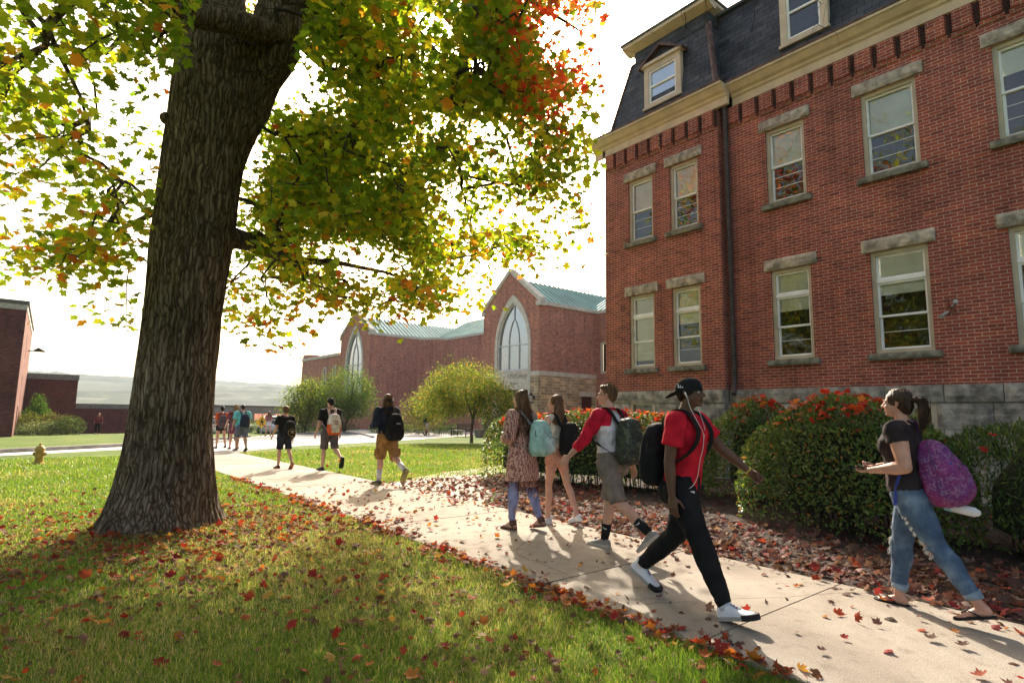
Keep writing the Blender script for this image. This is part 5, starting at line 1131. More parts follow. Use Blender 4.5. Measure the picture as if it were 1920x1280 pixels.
# ------------------------------------------------------------------ people
def skin(name, c): return mat('skin_'+name, c, .5, .08, 14, .0008, 120, spec=.35, trans=.12)
SK_L = skin('fair', (.52,.30,.21)); SK_M = skin('rosy', (.50,.27,.19)); SK_D = skin('deep', (.115,.052,.030)); SK_T = skin('tan', (.44,.25,.165))
def cloth(name, c, var=.2, bump=.007, bs=17, rough=.85, **k): return mat('cloth_'+name, c, rough, var, 9, bump, bs, spec=.15, **k)
def hairm(name, c): return mat('hair_'+name, c, .5, .35, 5, .004, 40, spec=.25, stretch=(9, 9, 1.2))
HB, HDK, HBL, HLB = hairm('brown', (.050,.025,.012)), hairm('dark', (.020,.012,.008)), hairm('blond', (.26,.15,.06)), hairm('light_brown', (.14,.075,.033))
EYEW = mat('eye_white', (.55,.53,.50), .25, .03); EYED = mat('eye_dark', (.012,.008,.006), .15, .1); RUB = mat('black_rubber', (.014,.014,.014), .7, .2)
def rad(d): return math.radians(d)

class Person:
    def __init__(s, px, py, heading, H, **k):
        s.k = k; s.sc = H/1.75; s.g = k.get
        loc = G(px, py); s.surf = k.get('lift', .022)
        s.M = Matrix.Translation(loc+V((0,0,s.surf))) @ Matrix.Rotation(rad(heading), 4, 'Z')
        s.loc = loc+V((0,0,s.surf)); s.rz = rad(heading)
        g = s.g; fem = g('fem', False); s.w = g('w', 1.0); s.fem = fem
        lean = rad(g('lean', 4)); tw = rad(g('twist', 0))
        pel0 = V((0,0,0))
        def T0(x, y, z):
            a = tw*min(1, max(0, z/.5)); x, y = x*math.cos(a)-y*math.sin(a), x*math.sin(a)+y*math.cos(a)
            return V((x, y*math.cos(lean)+z*math.sin(lean), z*math.cos(lean)-y*math.sin(lean)))
        # legs
        s.leg = {}; mz = 9
        for sd, sg in (('L', -1), ('R', 1)):
            h, kn, ft = g('leg'+sd, (0, 0, 0))[:3]; h, kn, ft = rad(h), rad(kn), rad(ft); ab = rad(g('stance', 3.2))
            hj = V((sg*.092*(.95+.05*s.w), 0, -.02)); k_ = hj+.425*V((sg*math.sin(ab), math.sin(h), -math.cos(h)*math.cos(ab))); an = k_+.425*V((0, math.sin(h-kn), -math.cos(h-kn)))
            toe = rad(g('toe', 6))*sg
            fw = V((math.sin(toe)*math.cos(ft), math.cos(toe)*math.cos(ft), -math.sin(ft))); u = V((0,0,1)); u = (u-fw*u.dot(fw)).normalized()
            s.leg[sd] = [hj, k_, an, fw, u, sg]
            for q in (an-fw*.06-u*.085, an+fw*.17-u*.085): mz = min(mz, q.z)
        s.pz = -mz; P = V((0,0,s.pz))
        s.T = lambda x, y, z: T0(x, y, z)+P
        for sd in 'LR':
            for i in range(3): s.leg[sd][i] = s.leg[sd][i]+P
        # arms
        s.arm = {}; shw = (.178 if fem else .198)*(.9+.1*s.w)
        for sd, sg in (('L', -1), ('R', 1)):
            f, ab, e, inw = [rad(q) for q in g('arm'+sd, (0, 8, 12, 0))]
            sh = s.T(sg*shw, -.005, .485); d1 = V((sg*math.sin(ab), math.sin(f)*math.cos(ab), -math.cos(f)*math.cos(ab))); el = sh+.295*d1
            a2 = ab-inw; d2 = V((sg*math.sin(a2), math.sin(f+e)*math.cos(a2), -math.cos(f+e)*math.cos(a2))); wr = el+.255*d2
            s.arm[sd] = [sh, el, wr, d2.normalized(), sg]
        # head
        hy, hp = rad(g('headyaw', 0)), rad(g('headpitch', 0)); s.nb = s.T(0, -.015, .555); s.hc = s.T(0, .012, .70)
        s.hM = Matrix.Rotation(hy, 3, 'Z') @ Matrix.Rotation(-hp, 3, 'X')
        s.root = bpy.data.objects.new('person', None); COL.objects.link(s.root); s.root.empty_display_size = .2
        s.root.location = s.loc; s.root.rotation_euler = (0, 0, s.rz); s.root.scale = (s.sc,)*3
        tag(s.root, k['label'], 'person', k.get('group'))
        s.vox = g('vox', .009)/s.sc
    def h(s, x, y, z): return s.hc + s.hM @ V((x, y, z))
    def torso(s):
        """(z, rx, ry, y offset) rows"""
        if s.fem: rows = [(-.10,.135,.105,-.01),(-.03,.172,.122,-.02),(.06,.160,.113,-.012),(.15,.132,.096,0),(.24,.128,.095,.004),(.33,.142,.112,.018),(.39,.150,.120,.026),(.45,.150,.100,.008),(.505,.125,.075,-.006),(.55,.070,.058,-.014)]
        else: rows = [(-.10,.130,.105,-.01),(-.03,.158,.118,-.014),(.06,.154,.112,-.006),(.15,.146,.104,.002),(.24,.150,.108,.006),(.33,.164,.118,.012),(.40,.174,.120,.010),(.46,.172,.104,0),(.51,.135,.078,-.008),(.55,.074,.062,-.014)]
        bel = s.g('belly', 0.0); out = []
        for z, a, b, y in rows:
            wz = s.w if z < .45 else .5+.5*s.w
            bb_ = bel*math.exp(-((z-.16)/.14)**2); out.append((z, a*wz+bb_*.4, b*wz+bb_*.7, y+bb_*.45))
        return out
    def torso_tube(s, mb, z0, z1, ease, n=20, flare=0.0, mi=0, rnd=True):
        rows = s.torso(); zs = [r[0] for r in rows]; use = [z0]+[z for z in zs if z0 < z < z1]+[z1]; pts = []; rr = []
        for z in use:
            a, b, y = [float(np.interp(z, zs, [r[i] for r in rows])) for i in (1, 2, 3)]; lo = min(z, -.03)
            e = ease*(1.0 if z < .44 else .7)+flare*max(0, (.12-z))
            pts.append(s.T(0, y, z)); rr.append((a+e, b+e))
        mb.tube(pts, rr, n, (math.cos(rad(s.g('twist', 0))*.5), math.sin(rad(s.g('twist', 0))*.5), 0), rnd, mi)
    def body(s, mats):
        m = MB(); w = s.w; f = .92 if s.fem else 1.0; lw = s.g('legw', w); aw = s.g('armw', w)
        s.torso_tube(m, -.06, .55, 0, rnd=False)
        m.tube([s.nb-V((0,0,.05)), s.nb, s.hc-V((0,0,.04))], [.066*f, .056*f, .054*f], 14)
        for sg in (-1, 1): m.tube([s.T(0, -.02, .53), s.T(sg*.10, -.01, .515), s.T(sg*.17, -.005, .485)], [.05, .048, .05*aw], 10)
        if s.fem:
            for sg in (-1, 1): m.ell(s.T(sg*.068*w, .105*w+s.g('bust', 0), .36), (.062*w, .055*w, .06*w))
        for sd in 'LR':
            hj, k_, an, fw, u, sg = s.leg[sd]
            bt = s.T(sg*.075*w, -.055*w, -.05); m.ell(bt, (.085*w, .08*w, .09))
            m.tube([hj+V((0,0,.03)), hj.lerp(k_, .3), hj.lerp(k_, .7), k_], [.090*lw, .085*lw, .066*lw, .055*lw], 14)
            back = (an-k_).normalized(); bk = V((0,-1,0)); bk = (bk-back*bk.dot(back)).normalized()
            m.tube([k_, k_.lerp(an, .28)+bk*.014, k_.lerp(an, .6)+bk*.006, an], [.054*lw, .058*lw, .044*lw, .034*(.6+.4*lw)], 12)
            if s.g('bare', False):
                r_ = fw.cross(u); m.tube([an+u*.01, an-fw*.035-u*.045], [.033, .030], 10); m.tube([an-fw*.035-u*.06, an+fw*.04-u*.05, an+fw*.11-u*.062], [(.028,.028), (.034,.032), (.042,.020)], 10, r_)
                for q in range(5):
                    o_ = (q-2)*.017*(-sg); L_ = .058-.006*abs(q-1); c_ = an+fw*.105-u*.066+r_*o_; m.tube([c_, c_+fw*L_*.6, c_+fw*L_-u*.004], [.0105 if q else .014, .010 if q else .013, .008], 8)
            else: m.tube([an, an+fw*.10-u*.05], [.034, .03], 8)
            sh, el, wr, d2, sg = s.arm[sd]
            m.tube([sh, sh.lerp(el, .35), sh.lerp(el, .75), el], [.058*aw, .052*aw, .043*aw, .038*aw], 12)
            m.tube([el, el.lerp(wr, .3), el.lerp(wr, .75), wr], [.039*aw, .040*aw, .029*(.5+.5*aw), .024*(.6+.4*aw)], 12)
            s.hand(m, sd)
        # head
        hM = s.hM; h = s.h
        m.ell(h(0, -.012, .035), (.076, .096, .090), hM, 18, 12)
        m.ell(h(0, .018, -.03), (.062, .075, .075), hM, 16, 10); m.ell(h(0, .055, -.072), (.036, .030, .026), hM)
        for sg in (-1, 1):
            m.ell(h(sg*.034, .062, -.018), (.026, .022, .024), hM); m.ell(h(sg*.030, .075, .028), (.024, .012, .008), hM)
            m.tube([h(sg*.074, -.012, .026), h(sg*.082, -.022, .010), h(sg*.078, -.012, -.018), h(sg*.070, -.004, -.026)], [.011, .013, .010, .007], 8)
        m.tube([h(0, .083, .024), h(0, .096, .002), h(0, .108, -.016)], [.008, .011, .0145], 8); 
        for sg in (-1, 1): m.ell(h(sg*.013, .096, -.020), (.010, .012, .008), hM)
        m.ell(h(0, .083, -.044), (.024, .013, .0075), hM); m.ell(h(0, .081, -.056), (.021, .013, .008), hM); m.ell(h(0, .078, -.084), (.020, .016, .014), hM)
        co, no, fs = remesh(m, s.vox, 3 if s.vox < .0075 else 2)
        o = mk('body', co.tolist(), fs, mats, s.root, (0,0,0), smooth=True)
        if s.g('face', False):
            for sg in (-1, 1):
                e = MB(); e.ell(h(sg*.031, .073, .010), (.0135, .0135, .0095), hM, 12, 8); eo = e.build('eye', EYEW, s.root, (0,0,0), True)
                e = MB(); c = h(sg*.031+s.g('gaze', 0), .0835, .010); e.ell(c, (.0068, .0045, .0068), hM, 10, 7); e.build('iris', EYED, eo, (0,0,0), True)
                e = MB(); e.tube([h(sg*.014, .092, .026), h(sg*.030, .090, .033), h(sg*.050, .074, .027)], [(.0035,.003), (.0045,.003), (.002,.002)], 6); e.build('eyebrow', s.g('browmat', HDK), s.root, (0,0,0), True)
                e = MB(); e.tube([h(sg*.016, .085, .015), h(sg*.031, .0875, .0195), h(sg*.047, .078, .014)], [.0025, .003, .002], 6); e.build('eyelid', s.g('lidmat', mats), s.root, (0,0,0), True)
            e = MB(); e.ell(h(0, .0905, -.0445), (.0225, .0065, .0055), hM); e.ell(h(0, .089, -.0555), (.020, .0075, .0065), hM); e.build('lips', s.g('lipmat'), s.root, (0,0,0), True)
        return o
    def hand(s, m, sd):
        sh, el, wr, d, sg = s.arm[sd]; mode = s.g('hand'+sd, 'relax'); curl = {'relax': 16, 'fist': 68, 'hold': 34, 'open': 6}[mode]
        nrm = V((-sg, 0, 0)); t = V((0, 1, 0))
        if mode == 'hold': nrm = V((0, 0, 1)); t = V((sg, .1, 0))*(1 if s.g('thumbout', True) else -1)
        if s.g('palm'+sd): nrm = V(s.g('palm'+sd))
        if s.g('thumb'+sd): t = V(s.g('thumb'+sd))
        nrm = (nrm-d*nrm.dot(d)).normalized(); t = (t-d*t.dot(d)); t = (t-nrm*t.dot(nrm)).normalized()
        f = .9 if s.fem else 1.0
        c = wr+d*.05*f; m.tube([wr-d*.005, wr+d*.03*f, wr+d*.085*f], [(.026*f,.019*f), (.038*f,.016*f), (.040*f,.0135*f)], 12, t)
        for q, (off, L_) in enumerate(((.031,.068), (.0105,.076), (-.0105,.071), (-.031,.056))):
            p = wr+d*.086*f+t*off*f; pts = [p-d*.012]; dirv = d.copy(); ax = d.cross(nrm)
            for j, fr in enumerate((.46, .31, .23)):
                dirv = (Matrix.Rotation(rad((curl+q*3)*(.7 if j == 0 else 1.05)), 3, ax) @ dirv); p = p+dirv*L_*fr*f; pts.append(p)
            m.tube(pts, [.0095*f, .0092*f, .0085*f, .0072*f], 8)
        p = wr+d*.022*f+t*.024*f+nrm*.006; a = (d*.55+t*.72+nrm*.35).normalized(); b = (d*.85+t*.25+nrm*.45).normalized()
        if mode == 'fist': a = (d*.6+t*.45+nrm*.6).normalized(); b = (d*.55-t*.35+nrm*.75).normalized()
        m.tube([p-a*.012, p+a*.036*f, p+a*.036*f+b*.030*f, p+a*.036*f+b*.052*f], [.014*f, .0115*f, .0105*f, .008*f], 8)
        s.palm = getattr(s, 'palm', {}); s.palm[sd] = (wr, d, nrm, t)
    def put(s, name, mb, mats, vox=None, sm=3, wr=.006, sc=(13, 13, 7), mf=None, seed=1.0, parent=None):
        co, no, fs = remesh(mb, vox or max(s.vox, .008), sm); co = wrinkle(co, no, wr, sc, seed+s.loc.x)
        o = mk(name, co.tolist(), fs, mats, parent or s.root, (0,0,0), smooth=True)
        if mf:
            for p in o.data.polygons: p.material_index = mf(p.center)
        return o
    def shirt(s, m, hem=-.06, sleeve=.6, ease=.014, sl_ease=.016, flare=0.0, name='shirt', wr=.012, mf=None, collar=.0, extra=None):
        b = MB(); s.torso_tube(b, hem, .535, ease, 22, flare, rnd=False); aw = s.g('armw', s.w)
        if s.fem and s.g('bust') is not None:
            for sg in (-1, 1): b.ell(s.T(sg*.068*s.w, .105*s.w+s.g('bust', 0), .36), (.066*s.w+ease, .06*s.w+ease*.5, .064*s.w+ease))
        for sg in (-1, 1): b.tube([s.T(0, -.02, .525), s.T(sg*.10, -.01, .515), s.T(sg*.165, -.005, .49)], [.058+collar, .055, .052*aw+ease*.6], 12)
        for sd in 'LR':
            sh, el, wr_, d2, sg = s.arm[sd]
            if sleeve <= 0: continue
            b.ell(sh, (.063*aw+ease*.8,)*3); pts = [sh+(s.T(sg*.05, 0, .48)-sh)*.2, sh+(el-sh)*.06]; rr = [.055*aw+sl_ease*.6, .060*aw+sl_ease]
            if sleeve <= 1: pts += [sh.lerp(el, sleeve*.5), sh.lerp(el, sleeve)]; rr += [.056*aw+sl_ease, .050*aw+sl_ease*1.25]
            else:
                t = sleeve-1; pts += [sh.lerp(el, .5), el, el.lerp(wr_, t*.5), el.lerp(wr_, t)]; rr += [.053*aw+sl_ease, .043*aw+sl_ease, .041*aw+sl_ease, .034*(.5+.5*aw)+sl_ease*.8]
            b.tube(pts, rr, 14, (1,0,0), False)
        if extra: extra(b)
        return s.put(name, b, m, wr=wr, mf=mf)
    def pants(s, m, ln=2.0, ease=.014, waist=.10, cuff=None, name='trousers', wr=.010, taper=1.0, mf=None):
        b = MB(); s.torso_tube(b, -.11, waist, ease*.9, 22, rnd=False); lw = s.g('legw', s.w)
        for sd in 'LR':
            hj, k_, an, fw, u, sg = s.leg[sd]; w = s.w
            b.ell(s.T(sg*.075*w, -.055*w, -.05), (.085*w+ease, .08*w+ease*.8, .09+ease))
            pts = [hj+V((0,0,.04)), hj.lerp(k_, .3)]; rr = [.094*lw+ease, .090*lw+ease*1.05]
            if ln <= 1.2:
                e = ln
                pts += [hj.lerp(k_, min(e, 1)*.65), hj.lerp(k_, min(e, 1))]; rr += [.078*lw+ease*.9, .068*lw+ease*1.05]
                if e > 1: pts += [k_.lerp(an, e-1)]; rr += [.064*lw+ease*1.15]
            else:
                t = ln-1; bk = V((0,-1,0)); pts += [hj.lerp(k_, .7), k_, k_.lerp(an, .3)+bk*.01, k_.lerp(an, t*.65), k_.lerp(an, t)]
                rr += [.071*lw+ease, .059*lw+ease*1.1, .058*lw+ease*1.1*taper, .047*lw+ease*1.2*taper, .040*(.5+.5*lw)+ease*(cuff or 1.1)*taper]
            b.tube(pts, rr, 16, (1,0,0), False)
        return s.put(name, b, m, wr=wr, mf=mf)
    def band(s, name, sd, t0, t1, r0, r1, m, seg='shin', parent=None):
        a, c = (s.leg[sd][1], s.leg[sd][2]) if seg == 'shin' else ((s.leg[sd][0], s.leg[sd][1]) if seg == 'thigh' else (s.arm[sd][1], s.arm[sd][2]))
        b = MB(); bk = V((0,-.006,0)) if seg == 'shin' else V((0,0,0)); b.tube([a.lerp(c, t0)+bk, a.lerp(c, (t0+t1)/2)+bk, a.lerp(c, t1)], [r0, (r0+r1)/2, r1], 16, (1,0,0), False); return b.build(name, m, parent or s.root, (0,0,0), True)
    def shoe(s, sd, up, so, high=0.0, L=.285, W=.098, toecap=None, name='shoe', lace=None, thick=.026):
        hj, k_, an, fw, u, sg = s.leg[sd]; r_ = fw.cross(u); base = an-fw*.075-u*.085
        def wd(t): return W*.5*(.74+.30*math.sin(min(1, t*1.25)*math.pi*.5) - .10*math.exp(-((t-.42)/.14)**2))*math.sqrt(max(0, 1-max(0, (t-.74)/.265)**2.2))*math.sqrt(max(0, 1-max(0, (.10-t)/.105)**2))
        def hg(t): return float(np.interp(t, [0,.08,.22,.36,.55,.72,.88,1.0], [.055,.088+high*.5,.092+high,.088+high*.4,.068,.054,.042,.012]))
        rows = 22; n = 13; vs = []
        for i in range(rows):
            t = .004+.992*i/(rows-1); w_ = max(.004, wd(t)); hh = hg(t)
            for k in range(n):
                th = math.pi*k/(n-1); vs.append(base+fw*(t*L)+r_*(w_*math.copysign(abs(math.cos(th))**.7, math.cos(th))*.97)+u*(thick*.7+(hh-thick*.7)*math.sin(th)**.8))
        b = MB(); b.add(vs, [(i*n+k, i*n+k+1, (i+1)*n+k+1, (i+1)*n+k) for i in range(rows-1) for k in range(n-1)]+[tuple(range(n)), tuple(range((rows-1)*n+n-1, (rows-1)*n-1, -1))])
        o = b.build(name, up, s.root, (0,0,0), True); fixn(o)
        b = MB(); out = [(.004+.992*i/18) for i in range(19)]; poly = [base+fw*(t*L)+r_*(max(.003, wd(t))+.004) for t in out]+[base+fw*(t*L)-r_*(max(.003, wd(t))+.004) for t in out[::-1]]
        b.prism(poly, u*thick); b.build('sole', so, o, (0,0,0))
        if toecap:
            b = MB(); oo = [.70+.30*i/8 for i in range(9)]; poly = [base+fw*(t*L+.003)+r_*(max(.003, wd(t))+.007) for t in oo]+[base+fw*(t*L+.003)-r_*(max(.003, wd(t))+.007) for t in oo[::-1]]
            b.prism([p-u*.001 for p in poly], u*(thick+.012)); b.build('toe_guard', toecap, o, (0,0,0))
        if lace:
            b = MB()
            for t in (.36, .43, .50, .57): hh = hg(t); b.tube([base+fw*(t*L)-r_*.026+u*(hh-.004), base+fw*(t*L+.006)+u*(hh+.006), base+fw*(t*L)+r_*.026+u*(hh-.004)], [.0035]*3, 5, fw, False)
            b.build('laces', lace, o, (0,0,0))
        if high > 0:
            b = MB(); b.tube([an-u*.02-fw*.006, an+u*(.012+high)-fw*.012], [(.046,.05), (.044,.05)], 16, r_, False); b.build('collar', up, o, (0,0,0), True)
        return o
    def flipflop(s, sd, m):
        hj, k_, an, fw, u, sg = s.leg[sd]; r_ = fw.cross(u); base = an-fw*.075-u*.085
        w = lambda t: .046*(.82+.28*math.sin(min(1, t*1.2)*math.pi*.5))*math.sqrt(max(0, 1-max(0, (t-.8)/.205)**2))*math.sqrt(max(0, 1-max(0, (.12-t)/.125)**2))
        ts = [.004+.992*i/16 for i in range(17)]; L = .265
        b = MB(); b.prism([base+fw*t*L+r_*max(.003, w(t))-u*.008 for t in ts]+[base+fw*t*L-r_*max(.003, w(t))-u*.008 for t in ts[::-1]], u*.018); o = b.build('flip_flop', m, s.root, (0,0,0))
        b = MB(); tp_q = an+fw*.125-u*.048
        for q in (-1, 1): b.tube([tp_q, an+fw*.08-u*.028+r_*q*.026, an+fw*.02-u*.068+r_*q*.042], [.006]*3, 6, fw)
        b.build('strap', m, o, (0,0,0), True)
    def cap(s, m, back=True, mark=None):
        h = s.h; b = MB(); n = 20; vs = []; tilt = .10 if back else -.05
        def P(th, ph):
            x = .086*math.cos(th)*math.cos(ph); y = .108*math.sin(th)*math.cos(ph)-.012; z = .028+.098*math.sin(ph)**.9+ (y+.012)*tilt; return h(x, y, z)
        rows = [(-.12)]+[math.pi/2*i/7 for i in range(7)]
        for ph in [0.0]+[math.pi/2*i/8 for i in range(1, 8)]:
            for k in range(n): vs.append(P(2*math.pi*k/n, ph))
        R_ = 8; vs = [h(.087*math.cos(2*math.pi*k/n), .109*math.sin(2*math.pi*k/n)-.012, .012+.109*math.sin(2*math.pi*k/n)*tilt) for k in range(n)]+vs; R_ = 9
        vs.append(P(0, math.pi/2)); b.add(vs, [(i*n+k, i*n+(k+1) % n, (i+1)*n+(k+1) % n, (i+1)*n+k) for i in range(R_-1) for k in range(n)]+[((R_-1)*n+k, (R_-1)*n+(k+1) % n, R_*n) for k in range(n)])
        o = b.build('cap', m, s.root, (0,0,0), True)
        sg = -1 if back else 1; br = []; N = 12
        for i in range(N+1):
            th = math.pi*i/N; c_, s_ = math.cos(th), math.sin(th)
            br.append((.076*c_, sg*(.060+.045*s_)-.012, .016)); br.append((.080*c_, sg*(.062+.118*s_**.9)-.012, .012-.050*s_**1.2+.012*(1-abs(c_))*0))
        v2 = [h(x, y, z+sg*0) for x, y, z in br]; v3 = [v+s.hM @ V((0,0,.004)) for v in v2]; m_ = len(v2)
        b = MB(); b.add(v2+v3, [(2*i, 2*i+1, 2*i+3, 2*i+2) for i in range(N)]+[(m_+2*i+2, m_+2*i+3, m_+2*i+1, m_+2*i) for i in range(N)]+[(2*i+1, m_+2*i+1, m_+2*i+3, 2*i+3) for i in range(N)])
        bo = b.build('brim', m, o, (0,0,0), True); fixn(bo)
        b = MB(); b.ell(P(0, math.pi/2), (.008, .008, .005)); b.build('button', m, o, (0,0,0))
        return o
    def hair_short(s, m, vol=1.0, dz=0.0, wr=.004):
        b = MB(); b.ell(s.h(0, -.026, .045+dz), (.084*vol, .096*vol, .092*vol), s.hM, 18, 12); b.ell(s.h(0, -.062, .005), (.068*vol, .050*vol, .070), s.hM, 14, 9); b.ell(s.h(0, .035, .098+dz), (.058*vol, .050*vol, .030*vol), s.hM, 12, 8)
        o = s.put('hair', b, m, vox=max(.006, s.vox*.8), sm=3, wr=wr, sc=(60, 60, 25))
        if s.vox < .012:
            rs = random.Random(9); t_ = MB()
            for i in range(420):
                a = rs.uniform(0, 6.283); e_ = rs.uniform(-.45, 1.5); q = V((.084*vol*math.cos(a)*math.cos(e_), -.026+.096*vol*math.sin(a)*math.cos(e_), .045+dz+.092*vol*math.sin(e_)))
                if q.y > .045 and q.z < .085: continue
                d_ = V((q.x, q.y+.02, q.z-.04)).normalized(); st = s.h(*(q*.985)); en = s.h(*(q+d_*.010+V((rs.gauss(0,.006), rs.uniform(-.002,.016), -.006 if q.z < .03 else .006)))); t_.tube([st, st.lerp(en, .6), en], [.0028, .002, .001], 3, (1,0,0), False)
            t_.build('strands', m, o, (0,0,0))
        return o
    def hair_long(s, m, ln=.45, width=.11, strands=160, part=0, tail=False, bun=False, spread=.05, seed=3, flare=1.0):
        h = s.h; b = MB(); b.ell(h(0, -.022, .042), (.088, .100, .094), s.hM, 18, 12); b.ell(h(0, -.058, -.002), (.078, .058, .085), s.hM, 14, 9)
        down = V((0, 0, -1)); paths = []
        if tail:
            k0 = h(0, -.105, .045); pts = [h(0, -.08, .05), k0, k0+V((0,-.055,-.01)), k0+V((0,-.075,-.10)), k0+V((0,-.06,-ln*.65)), k0+V((0,-.045,-ln))]; b.tube(pts, [.030, .022, .033, .036, .030, .008], 12); paths = [pts]
        elif bun: b.ell(h(0, -.075, .125), (.042, .042, .036), s.hM)
        else:
            for sx in (-1, -.45, .15, .7, 1.0):
                top = h(sx*.072, -.045-.035*(1-abs(sx)), .02); bt = s.T(0, 0, .5)
                pts = [top, top+V((sx*.014, -.03*(1-abs(sx))-.008, -.12)), s.hc+V((sx*width*.95*flare, -.115*(1-abs(sx)*.45), -.26)), s.hc+V((sx*width*.85*flare, -.130*(1-abs(sx)*.4), -.26-ln*.45)), s.hc+V((sx*width*.62*flare, -.125*(1-abs(sx)*.3), -.20-ln))]
                b.tube(pts, [(.045,.03), (.046,.034), (.050,.032), (.045,.028), (.016,.012)], 10, (1,0,0)); paths.append(pts)
        o = s.put('hair', b, m, vox=max(.0065, s.vox*.8), sm=3, wr=.007, sc=(55, 55, 9))
        rs = random.Random(seed); t_ = MB()
        for i in range(strands):
            if paths:
                a = rs.choice(paths); ofs = V((rs.gauss(0, spread*.8), rs.gauss(0, spread*.5)-.018, 0)); k = rs.uniform(.75, 1.06)
                th = rs.uniform(-2.6, -.5); st = h(.09*math.cos(th)*rs.uniform(.6, 1), .06*math.sin(th)-.035, rs.uniform(.05, .13)); pts = [st] if not tail else []
                for j, q in enumerate(a[1:]):
                    w_ = min(1, (j+1)/2); pts.append(q+ofs*w_+V((rs.gauss(0, .008), rs.gauss(0, .008), rs.gauss(0, .012)))*w_)
                pts[-1] = pts[-2].lerp(pts[-1], k)
            else:
                th = rs.uniform(0, 6.28); st = h(.088*math.cos(th), .09*math.sin(th)-.025, rs.uniform(-.02, .10)); pts = [st, st+V((math.cos(th)*.01, math.sin(th)*.01-.01, rs.uniform(-.01, .03)))]
            t_.tube(pts, [.0022]*(len(pts)-1)+[.0010], 3, (1,0,0), False)
        t_.build('strands', m, o, (0,0,0)); return o

    # a bag on the person's back (its own top-level thing, placed with the same turn and scale)
    def bag(s, label, m, c=(0, -.20, .24), r=(.155, .085, .235), tilt=0, pocket=None, pocket_mat=None, strapm=None, zipm=None, straps=True, wr=.008, droop=.15, e=.55, handle=True, extra=None, group=None, cut=None, strap_r=(.026,.006), side=0, trim=None, name='backpack', mf=None):
        C = s.T(*c); R = Matrix.Rotation(-rad(s.g('lean', 4)+tilt), 3, 'X')
        if side: R = Matrix.Rotation(rad(side), 3, 'Z') @ R
        def B(x, y, z): return C + R @ V((x, y, z))
        org = B(0, 0, -r[2]); W = s.M @ Matrix.Scale(s.sc, 4)
        t = bpy.data.objects.new(name, None); COL.objects.link(t); t.empty_display_size = .2; t.location = W @ org; t.rotation_euler = (0, 0, s.rz); t.scale = (s.sc,)*3; tag(t, label, 'backpack', group)
        b = MB(); b.ell((0,0,0), r, None, 26, 20, e1=e, e2=e)
        b.v = [tuple(B(x*(1-droop*(z/r[2])), y*(1-droop*1.2*(z/r[2]))-(.02*(1-(z/r[2])**2) if y < 0 else 0), z)) for x, y, z in b.v]
        co, no, fs = remesh(b, max(.008, s.vox), 4); co = wrinkle(co, no, wr, (11, 11, 9), 3.0); main = mk('main_pouch', co.tolist(), fs, m, t, org, smooth=True)
        if mf:
            for p in main.data.polygons: p.material_index = mf(R.inverted() @ (p.center+org-C))
        if pocket:
            pc, pr = pocket; b = MB(); b.ell((0,0,0), pr, None, 20, 14, e1=.5, e2=.5); b.v = [tuple(B(x+pc[0], y+pc[1], z+pc[2])) for x, y, z in b.v]
            co, no, fs = remesh(b, max(.008, s.vox), 4); co = wrinkle(co, no, wr*.7, (12, 12, 10), 5.0); po = mk('front_pocket', co.tolist(), fs, pocket_mat or m, t, org, smooth=True)
            z_ = MB(); z_.tube([B(pc[0]+pr[0]*.93*math.cos(a), pc[1]-pr[1]*.80, pc[2]+pr[2]*(.55+.38*math.sin(a))) for a in [math.pi*i/12 for i in range(13)]], [.0045]*13, 5, (0,1,0)); z_.build('zip', zipm or BLACK, po, org)
            if trim: z_ = MB(); z_.tube([B(pc[0]+pr[0]*1.0*math.cos(a), pc[1]-pr[1]*.7, pc[2]+pr[2]*1.0*math.sin(a)) for a in [2*math.pi*i/24 for i in range(25)]], [.006]*25, 5, (0,1,0)); z_.build('trim', trim, po, org)
        z_ = MB(); z_.tube([B(r[0]*.98*math.cos(a), -r[1]*.15, r[2]*(.1+.86*math.sin(a))) for a in [math.pi*i/16 for i in range(17)]], [.0045]*17, 5, (0,1,0)); z_.build('zip', zipm or BLACK, t, org)
        if handle: z_ = MB(); z_.tube([B(-.035, r[1]*.5, r[2]*.95), B(-.03, r[1]*.5, r[2]+.035), B(.03, r[1]*.5, r[2]+.035), B(.035, r[1]*.5, r[2]*.95)], [.008]*4, 6, (0,1,0)); z_.build('handle', strapm or m, t, org, True)
        if straps:
            for sg in ((-1, 1) if straps is True else straps):
                w = s.w; aw = .9+.1*w; fy = .128*w+(.02 if s.fem else 0)+s.g('belly', 0)*.3
                top = B(sg*.075, r[1]*.8, r[2]*.72)
                pts = [top, s.T(sg*.092*aw, -.085, .545), s.T(sg*.10*aw, -.015, .573), s.T(sg*.108*aw, .06, .545), s.T(sg*.118*aw, fy+.012, .44), s.T(sg*.135*aw, fy+.014, .34), s.T(sg*.155*w+sg*.006, fy*.75, .25), s.T(sg*(.158*w+.018), .0, .17)]
                P_ = []; 
                for i in range(len(pts)-1):
                    for k in range(3): 
                        q0 = pts[max(0, i-1)]; q1 = pts[i]; q2 = pts[i+1]; q3 = pts[min(len(pts)-1, i+2)]; u = k/3
                        P_.append(.5*((2*q1)+(q2-q0)*u+(2*q0-5*q1+4*q2-q3)*u*u+(3*q1-q0-3*q2+q3)*u**3))
                P_.append(pts[-1]); z_ = MB(); z_.tube(P_, [(strap_r[0], strap_r[1])]*len(P_), 10, (1,0,0), True); so = z_.build('strap', strapm or m, t, org, True)
                z_ = MB(); z_.tube([pts[-1], s.T(sg*(.15*w+.02), -.07, .13), B(sg*r[0]*.85, r[1]*.4, -r[2]*.72)], [(.010,.003)]*3, 6, (1,0,0), True); z_.build('webbing', strapm or m, so, org)
        if extra: extra(t, B, r, org)
        return t
